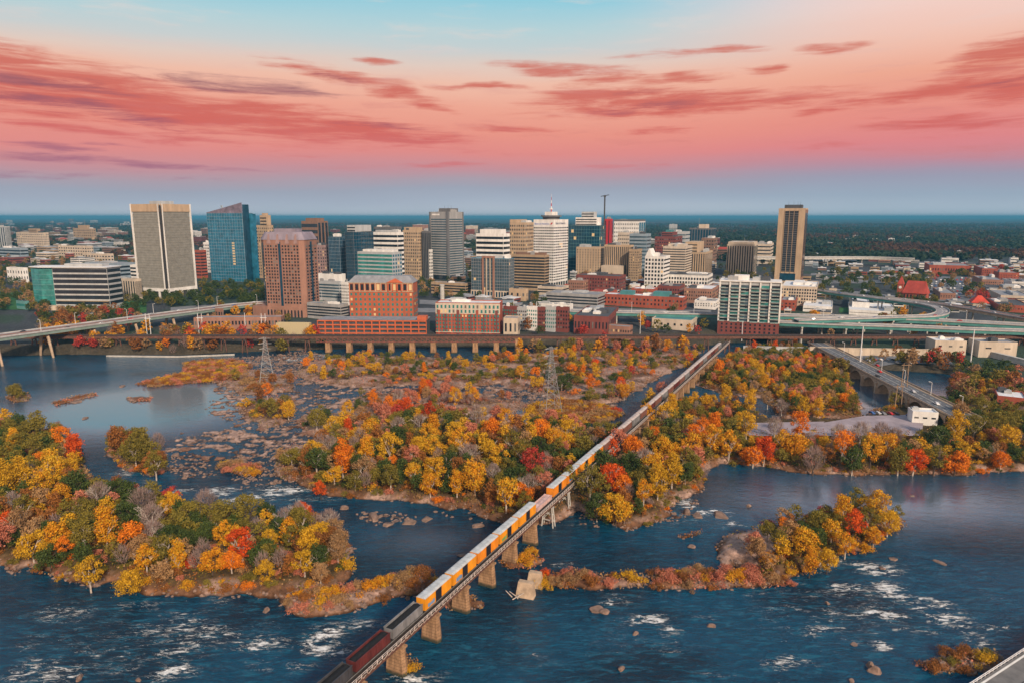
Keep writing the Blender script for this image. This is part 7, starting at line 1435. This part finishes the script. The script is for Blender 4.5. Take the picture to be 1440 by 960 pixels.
def car(p, rz, c, label, group, big=False):
    if big:
        o = empty('car', p, rz); bd = link('body', CARM, o); bd.material_slots[0].link = 'OBJECT'; bd.material_slots[0].material = CARP[c]; link('windows', CGM, o); link('wheels', CWM, o)
    else: o = link('parked_car', CARALL, None, p, rz); o.material_slots[0].link = 'OBJECT'; o.material_slots[0].material = CARP[c]
    tag(o, label, 'car', group); return o
rc = random.Random(8); CC = ['white', 'white', 'silver', 'black', 'red', 'blue', 'grey', 'silver']
rzm = mb.rotation_euler.z
def on_mayo(px, py): q = G(px, py, ZM); return Vector((q.x, q.y, ZM + .02))
for (px, py, c, lab) in ((1284, 551, 'silver', 'silver car driving on the arched road bridge'), (1234, 529, 'black', 'black car crossing the far half of the arched road bridge'), (1237, 523, 'red', 'red car on the far lane of the arched road bridge'), (1187, 505, 'blue', 'dark blue car at the far end of the arched road bridge'), (1317, 568, 'white', 'white car near the kiosk end of the arched road bridge')): car(on_mayo(px, py), rzm, c, lab, 'cars on the arched road bridge', True)
for i, (px, py, c) in enumerate(((1226, 582, 'blue'), (1234, 582, 'silver'), (1242, 583, 'grey'), (1252, 583, 'red'), (1260, 583, 'black'), (1279, 586, 'blue'))):
    p = G(px, py - 1, 4.3); car(p, .15 + rc.uniform(-.1, .1), c, f'{["leftmost", "second", "third", "red", "black", "rightmost"][i]} {"" if c in ("red", "black") else c} car parked in the row at the back of the pinkish lot'.replace('red  car', 'red car').replace('black  car', 'black car'), 'cars in the pinkish lot', True)
for i in range(9): p = G(1345 + i * 11, 572 - i * .6 + (i % 3) * 2, 3.6); p.z = ground_z(p.x, p.y) + .05; car(p, 1.2, CC[i % 8], f'{HN[i]} car from the left in the row under trees right of the road bridge', 'cars under the trees', False)
lotq = [Gt(1300, 422), Gt(1370, 422), Gt(1385, 391), Gt(1303, 391)]
for j in range(9):
    for i in range(14):
        if rc.random() < .2: continue
        u, v = (i + .5) / 14, (j + .5) / 9; p = lotq[0] * (1 - u) * (1 - v) + lotq[1] * u * (1 - v) + lotq[2] * u * v + lotq[3] * (1 - u) * v; c = rc.choice(CC); p.z = ground_z(p.x, p.y) + .27; car(p, -.4, c, f'small {c} car among the rows of the wide car park', f'{c} cars in the wide car park').scale = (1.25, 1.25, 1.25)
for (name_, q4, nx, ny) in (('the lot left of the banded office trees', [(64, 451), (146, 445.5), (184, 439), (134, 441)], 14, 3), ('the lot behind the apartment row', [(645, 435), (755, 439), (755, 431.5), (645, 427.5)], 16, 4)):
    Q = [Gt(*q) for q in q4]
    for j in range(ny):
        for i in range(nx):
            if rc.random() < .25: continue
            u, v = (i + .5) / nx, (j + .5) / ny; p = Q[0] * (1 - u) * (1 - v) + Q[1] * u * (1 - v) + Q[2] * u * v + Q[3] * (1 - u) * v; c = rc.choice(CC); p.z = ground_z(p.x, p.y) + .34; car(p, rc.choice([-.4, 2.74]), c, f'small {c} car parked in {name_}', f'{c} cars in {name_}')
for j in range(2):
    for i in range(16):
        if rc.random() < .35: continue
        p = G(1185 + i * 9 + j * 4, 503.5 + j * 4, 6); p.z = ground_z(p.x, p.y) + .4; c = rc.choice(CC); car(p, .1, c, f'small {c} car in the lot behind the road bridge trees', f'{c} cars in the lot below the flood wall')
def traffic(path, n, side, lab, grp):
    pts = along(path, max(12, sum((b_ - a_).length for a_, b_ in zip(path, path[1:])) / n)); acc = {}
    for (p, s) in pts:
        if not -20 < p.x / p.y * F * 1.0 + 720 < 1460: continue
        q = p + s * rc.choice(side); c = rc.choice(CC); acc[c] = acc.get(c, -1) + 1; d = Vector((-s.y, s.x, 0))
        k = acc[c]; car(Vector((q.x, q.y, p.z + .03)), math.atan2(-d.x, d.y), c, f'{HN[min(k, 14)]} {c} car from the left {lab}', grp)
traffic(HWPATH, 16, [-8, -4.5, 4.5, 8], 'on the left road bridge', 'cars on the left road bridge'); traffic(RPPATH, 14, [-3, 3], 'on the curved ramp', 'cars on the curved ramp'); traffic(EXPATH, 10, [-5, 0, 5], 'on the upper expressway', 'cars on the upper expressway'); traffic(I95PATH, 8, [-3, 3], 'on the brownish flyover', 'cars on the brownish flyover')
# ---------------------------------------------------------------- boulders in the water
M_ROCK = mat('river_rock', (.19, .125, .095), .9, .6, .9, bump=.8)
def rock_mesh(seed, big=1.0):
    r = random.Random(seed); bm = bmesh.new(); bmesh.ops.create_icosphere(bm, subdivisions=3, radius=1); pl = [(Vector((r.gauss(0, 1), r.gauss(0, 1), r.gauss(0, .8))).normalized(), r.uniform(.5, .92)) for _ in range(13)]
    for v in bm.verts:
        for nrm, dd in pl:
            k = v.co.dot(nrm)
            if k > dd: v.co -= nrm * (k - dd)
        v.co *= 1 + r.uniform(-.03, .03)
    me = bpy.data.meshes.new('boulder'); bm.to_mesh(me); bm.free(); me.materials.append(M_ROCK); return me
ROCKS = [rock_mesh(i) for i in range(6)]
def rock(px, py, wpx, label, hgt=.5, group='boulders in the river'):
    p = G(px, py, .0); w = wpx * p.y / F * .58; o = link('boulder', rc.choice(ROCKS), None, (p.x, p.y, -.1), rc.uniform(0, 6)); o.scale = (w, w * rc.uniform(.55, .85), w * hgt * 1.25); tag(o, label, 'rock', group)
for i, (px, py, wp, lab, hg) in enumerate(((1230, 944, 24, 'large brown boulder in the rapids near the bottom right', .6), (1224, 936, 16, 'upper of two large boulders near the bottom right', .7), (874, 941, 14, 'rounded boulder alone in open water below the spit', .6), (838, 856, 26, 'pale flat rock pile left of the rapids below the low spit', .3), (850, 860, 18, 'small companion of the pale flat rock pile', .4), (893, 891, 12, 'small tan boulder at the foot of the middle rapids', .6), (1000, 880, 18, 'low rock in the middle rapids', .4), (1163, 848, 10, 'pink boulder right of the river islet rapids', .6), (966, 722, 14, 'upright brown rock in the rapids right of the train', .9), (1053, 711, 12, 'lone boulder in calm water right of the central island', .6), (1012, 724, 30, 'long low rock in the rapids right of the central island', .25), (982, 726, 20, 'short low rock beside the upright brown rock', .3), (972, 768, 14, 'small dark rock above the brush spit', .3),
        (375, 858, 16, 'pale boulder left of the near spit', .5), (112, 953, 16, 'brown boulder at the bottom edge on the left', .5), (195, 956, 10, 'tan boulder at the bottom edge on the left', .6), (484, 715, 14, 'grey boulder in the channel above the left island', .6), (526, 728, 28, 'rock cluster in the channel below the central island', .4), (545, 738, 20, 'lower rock of the channel cluster', .4), (600, 730, 24, 'flat tan rock near the central island shore', .25), (575, 735, 26, 'long brown rock in the channel', .25), (672, 740, 20, 'tan rock by the shore left of the train', .35), (650, 780, 18, 'flat brown rock beside the railway bridge', .25), (425, 576, 10, 'small rock in the upper pool', .4), (430, 573, 8, 'tiny rock in the upper pool', .4), (160, 690, 16, 'wet rock in the rapids above the left island', .4), (1200, 905, 14, 'half sunk rock in the right rapids', .25), (1320, 790, 20, 'long dark rock awash at right', .15), (1240, 798, 14, 'brown rock awash below the river islet', .3), (1256, 786, 16, 'low rock off the tip of the right river islet', .25), (1340, 940, 22, 'big tan rock in the bottom corner bank', .5), (1365, 945, 24, 'pale rock beside the corner platform', .5), (1305, 938, 18, 'dark rock at the left of the corner bank', .4), (1018, 800, 10, 'small rock at the river islet gap', .4), (108, 565, 20, 'low dark rock bar in the left pool', .2), (172, 543, 14, 'small rock bar before the brown grass bank', .2), (120, 588, 12, 'tiny rock in the left pool', .3), (248, 640, 18, 'flat rock beside the pool reflection', .3), (1197, 957, 12, 'boulder cut by the bottom edge right of centre', .7), (1282, 697, 8, 'small pale rock below the south shore', .5))): rock(px, py, wp, lab, hg)
# loose stones too many to count
def debris():
    rg = np.random.default_rng(9); vs, fs = [], []; base = np.array([v.co[:] for v in ROCKS[0].vertices]); bm = bmesh.new(); bmesh.ops.create_icosphere(bm, subdivisions=1, radius=1); base = np.array([v.co[:] for v in bm.verts]); bf = np.array([[v.index for v in f.verts] for f in bm.faces]); bm.free(); k = 0
    for poly, s in SHOALW + [(LANDW['near_spit'][0], 1), (LANDW['corner_rocks'][0], 1)]:
        a = np.array(poly); lo = a.min(0); hi = a.max(0); n = min(5200, int(np.prod(hi - lo) * .34)); P = rg.uniform(lo, hi, (n, 2)); sd = sdf(P, poly); z = terrain(P); ok = (sd > 0) & (z > -.45) & (z < 2.2); P = P[ok]; z = z[ok]
        for p, zz in zip(P, z):
            sc = rg.uniform(.2, .95) ** 1.3 * np.array([1.35, .85, .8]); th = rg.uniform(0, 6.28); M = np.array([[math.cos(th), -math.sin(th), 0], [math.sin(th), math.cos(th), 0], [0, 0, 1]]); v = (base * sc * rg.uniform(.75, 1.2, (len(base), 1))) @ M.T + np.array([p[0], p[1], max(zz, -.1)]); vs.append(v); fs.append(bf + k); k += len(base)
    for name, (poly, hm_, ed, cl) in LANDW.items():
        a = np.array(poly); per = np.concatenate([np.linspace(a[i], a[(i + 1) % len(a)], max(2, int(np.linalg.norm(a[(i + 1) % len(a)] - a[i]) * 2.2))) for i in range(len(a))]); P = per + rg.normal(0, 2.0, per.shape); P = P[np.abs(P[:, 0] / P[:, 1]) < .85]; z = terrain(P); ok = (z > -.5) & (z < 1.8) & (P[:, 1] < 520); P = P[ok]; z = z[ok]
        for p, zz in zip(P, z):
            if rg.random() < .35: continue
            sc = rg.uniform(.2, .8) ** 1.2 * np.array([1.3, .85, .75]); th = rg.uniform(0, 6.28); M = np.array([[math.cos(th), -math.sin(th), 0], [math.sin(th), math.cos(th), 0], [0, 0, 1]]); v = (base * sc * rg.uniform(.7, 1.25, (len(base), 1))) @ M.T + np.array([p[0], p[1], max(zz, -.1)]); vs.append(v); fs.append(bf + k); k += len(base)
    me = bpy.data.meshes.new('rubble'); me.from_pydata(np.concatenate(vs).tolist(), [], np.concatenate(fs).tolist()); me.materials.append(M_ROCK); tag(link('rubble', me), 'loose pale stones strewn over the river shoals', 'rubble', kind='stuff')
debris()
# driftwood by the broken pier
o = empty('driftwood', G(722, 842, .2)); tag(o, 'pale driftwood logs caught against the broken pier', 'driftwood')
for k in range(5): b = MB(); a = rc.uniform(0, 3); b.tube((rc.uniform(-2, 2), rc.uniform(-1, 1), .2), (rc.uniform(-2, 2) + math.cos(a) * 4, math.sin(a) * 3, .8 + rc.random()), .2, .1, 5); b.build('log', BARK_P, o)
# ---------------------------------------------------------------- city trees and forest
rt = random.Random(21); ct = []
ZONES = [(205, 385, 402, 432, 150, 'green green green olive'), (-20, 75, 385, 440, 90, 'green green olive tan'), (55, 200, 440, 466, 60, 'russet tan olive green russet green crimson'), (100, 200, 424, 440, 34, 'green green olive'), (60, 445, 470, 494, 170, 'russet tan golden olive orange russet bare golden crimson'), (270, 420, 438, 462, 30, 'tan russet olive golden'), (430, 620, 478, 492, 50, 'olive russet tan green'), (610, 1000, 478, 492, 100, 'russet tan olive bare golden rosy'),
         (740, 780, 440, 475, 14, 'green olive russet'), (690, 765, 418, 438, 16, 'green olive tan'), (780, 1010, 446, 476, 56, 'green green olive golden crimson'), (905, 960, 426, 440, 10, 'golden tan olive'), (1100, 1330, 452, 478, 40, 'russet tan golden olive'), (1150, 1300, 384, 432, 110, 'green green olive green'), (1240, 1300, 390, 402, 26, 'green olive'), (1160, 1350, 506, 526, 70, 'russet olive green tan crimson olive'), (1330, 1440, 520, 560, 40, 'russet rosy olive green tan'), (1370, 1410, 420, 435, 16, 'crimson crimson russet'), (590, 700, 396, 425, 40, 'green olive tan green'), (800, 1100, 350, 430, 150, 'green olive tan'), (-10, 200, 350, 385, 190, 'green green olive tan'), (-10, 200, 322, 350, 240, 'green green olive russet'), (360, 720, 345, 400, 110, 'green olive'), (1300, 1440, 372, 445, 120, 'green olive tan crimson'), (1010, 1090, 376, 398, 20, 'green olive')]
for (x0, x1, y0, y1, n, pal) in ZONES:
    for _ in range(n):
        p = Gt(rt.uniform(x0, x1), rt.uniform(y0, y1))
        if clash(p.x, p.y, 3) or ground_z(p.x, p.y) < .3 or mayo_dist(p.x, p.y) < 12 or abs(bridge_dist(p.x, p.y)) < 8 and p.y < 620: continue
        if any(min((p.xy - q.xy).length for q in pth) < 13 for pth in (HWPATH, EXPATH, EX2PATH, RPPATH, I95PATH)): continue
        ct.append(dict(x=p.x, y=p.y, z=max(ground_z(p.x, p.y), 0) - .2, s=rt.uniform(.75, 1.25), c=rt.choice(pal.split()), kind=None, sh=False))
tag(mass('city_trees', ct, .14), 'dark green and russet street trees standing between the city buildings', 'trees', kind='stuff')
def forest():
    rg = np.random.default_rng(4); n = 30000; y = 1500 * np.exp(rg.uniform(0, 1.75, n)); x = rg.uniform(-.92, .92, n) * y; P = np.column_stack([x, y]); f = fbm(x / 160, y / 200, 77)
    dens = sstep(1500, 2300, y + (x > 420) * 500); ok = (f > .36) & (rg.uniform(0, 1, n) < dens)
    P = P[ok]; x = P[:, 0]; y = P[:, 1]
    keep = np.ones(len(P), bool)
    for fx, fy, fw, fd, ph in FOOT:
        if fy > 1300: keep &= ~((np.abs(x - fx) < fw + 12) & (y > fy - fd - 26) & (y < fy + fd + 8))
    for q in FBPATH: keep &= ~((np.abs(x - q.x) < 45) & (np.abs(y - q.y + 20) < 60))
    P = P[keep]; z = terrain(P); n = len(P); k = 13; R_ = np.repeat(np.arange(n), k); c0 = np.column_stack([P, z])[R_]; d = rg.normal(size=(n * k, 3)); d /= np.linalg.norm(d, axis=1)[:, None]; sc = rg.uniform(5, 9, n)[R_][:, None]
    c = c0 + d * sc * np.array([1, 1, .8]) + np.array([0, 0, 8.5]); nr = d + rg.normal(0, .5, d.shape); nr /= np.linalg.norm(nr, axis=1)[:, None]; t = np.cross(nr, rg.normal(size=d.shape)); t /= np.linalg.norm(t, axis=1)[:, None]; b = np.cross(nr, t); s = sc * rg.uniform(.4, .75, (n * k, 1))
    q = np.stack([c - t * s, c - b * s, c + t * s, c + b * s], 1); g = fbm(P[:, 0] / 240, P[:, 1] / 300, 88) + rg.normal(0, .07, n); mi = np.where(g > .62, 2, np.where(g > .5, 1, 0))[R_]
    me = quads_mesh('forest', q, [leaf_mat('far_green_leaves', (.010, .024, .016), (.030, .052, .028)), leaf_mat('far_olive_leaves', (.022, .034, .018), (.05, .055, .024)), leaf_mat('far_russet_leaves', (.06, .03, .016), (.10, .045, .022))], mi); tag(link('forest', me), 'dark wooded plain reaching to the horizon behind the city', 'forest', kind='stuff')
forest()
# ---------------------------------------------------------------- air
b = MB(); b.box(-72000, 72000, -300, 68000, -4, 160); hz = b.build('haze', [])
hm = bpy.data.materials.new('haze'); hm.use_nodes = True; nt = hm.node_tree; nt.nodes.clear(); vo = nt.nodes.new('ShaderNodeVolumePrincipled'); ou = nt.nodes.new('ShaderNodeOutputMaterial'); nt.links.new(vo.outputs[0], ou.inputs['Volume'])
vo.inputs['Color'].default_value = (.10, .40, .62, 1); vo.inputs['Density'].default_value = .00007; vo.inputs['Anisotropy'].default_value = .0
hz.data.materials.append(hm); hz.display_type = 'WIRE'; tag(hz, 'thin blue evening haze over the plain', 'haze', kind='stuff')
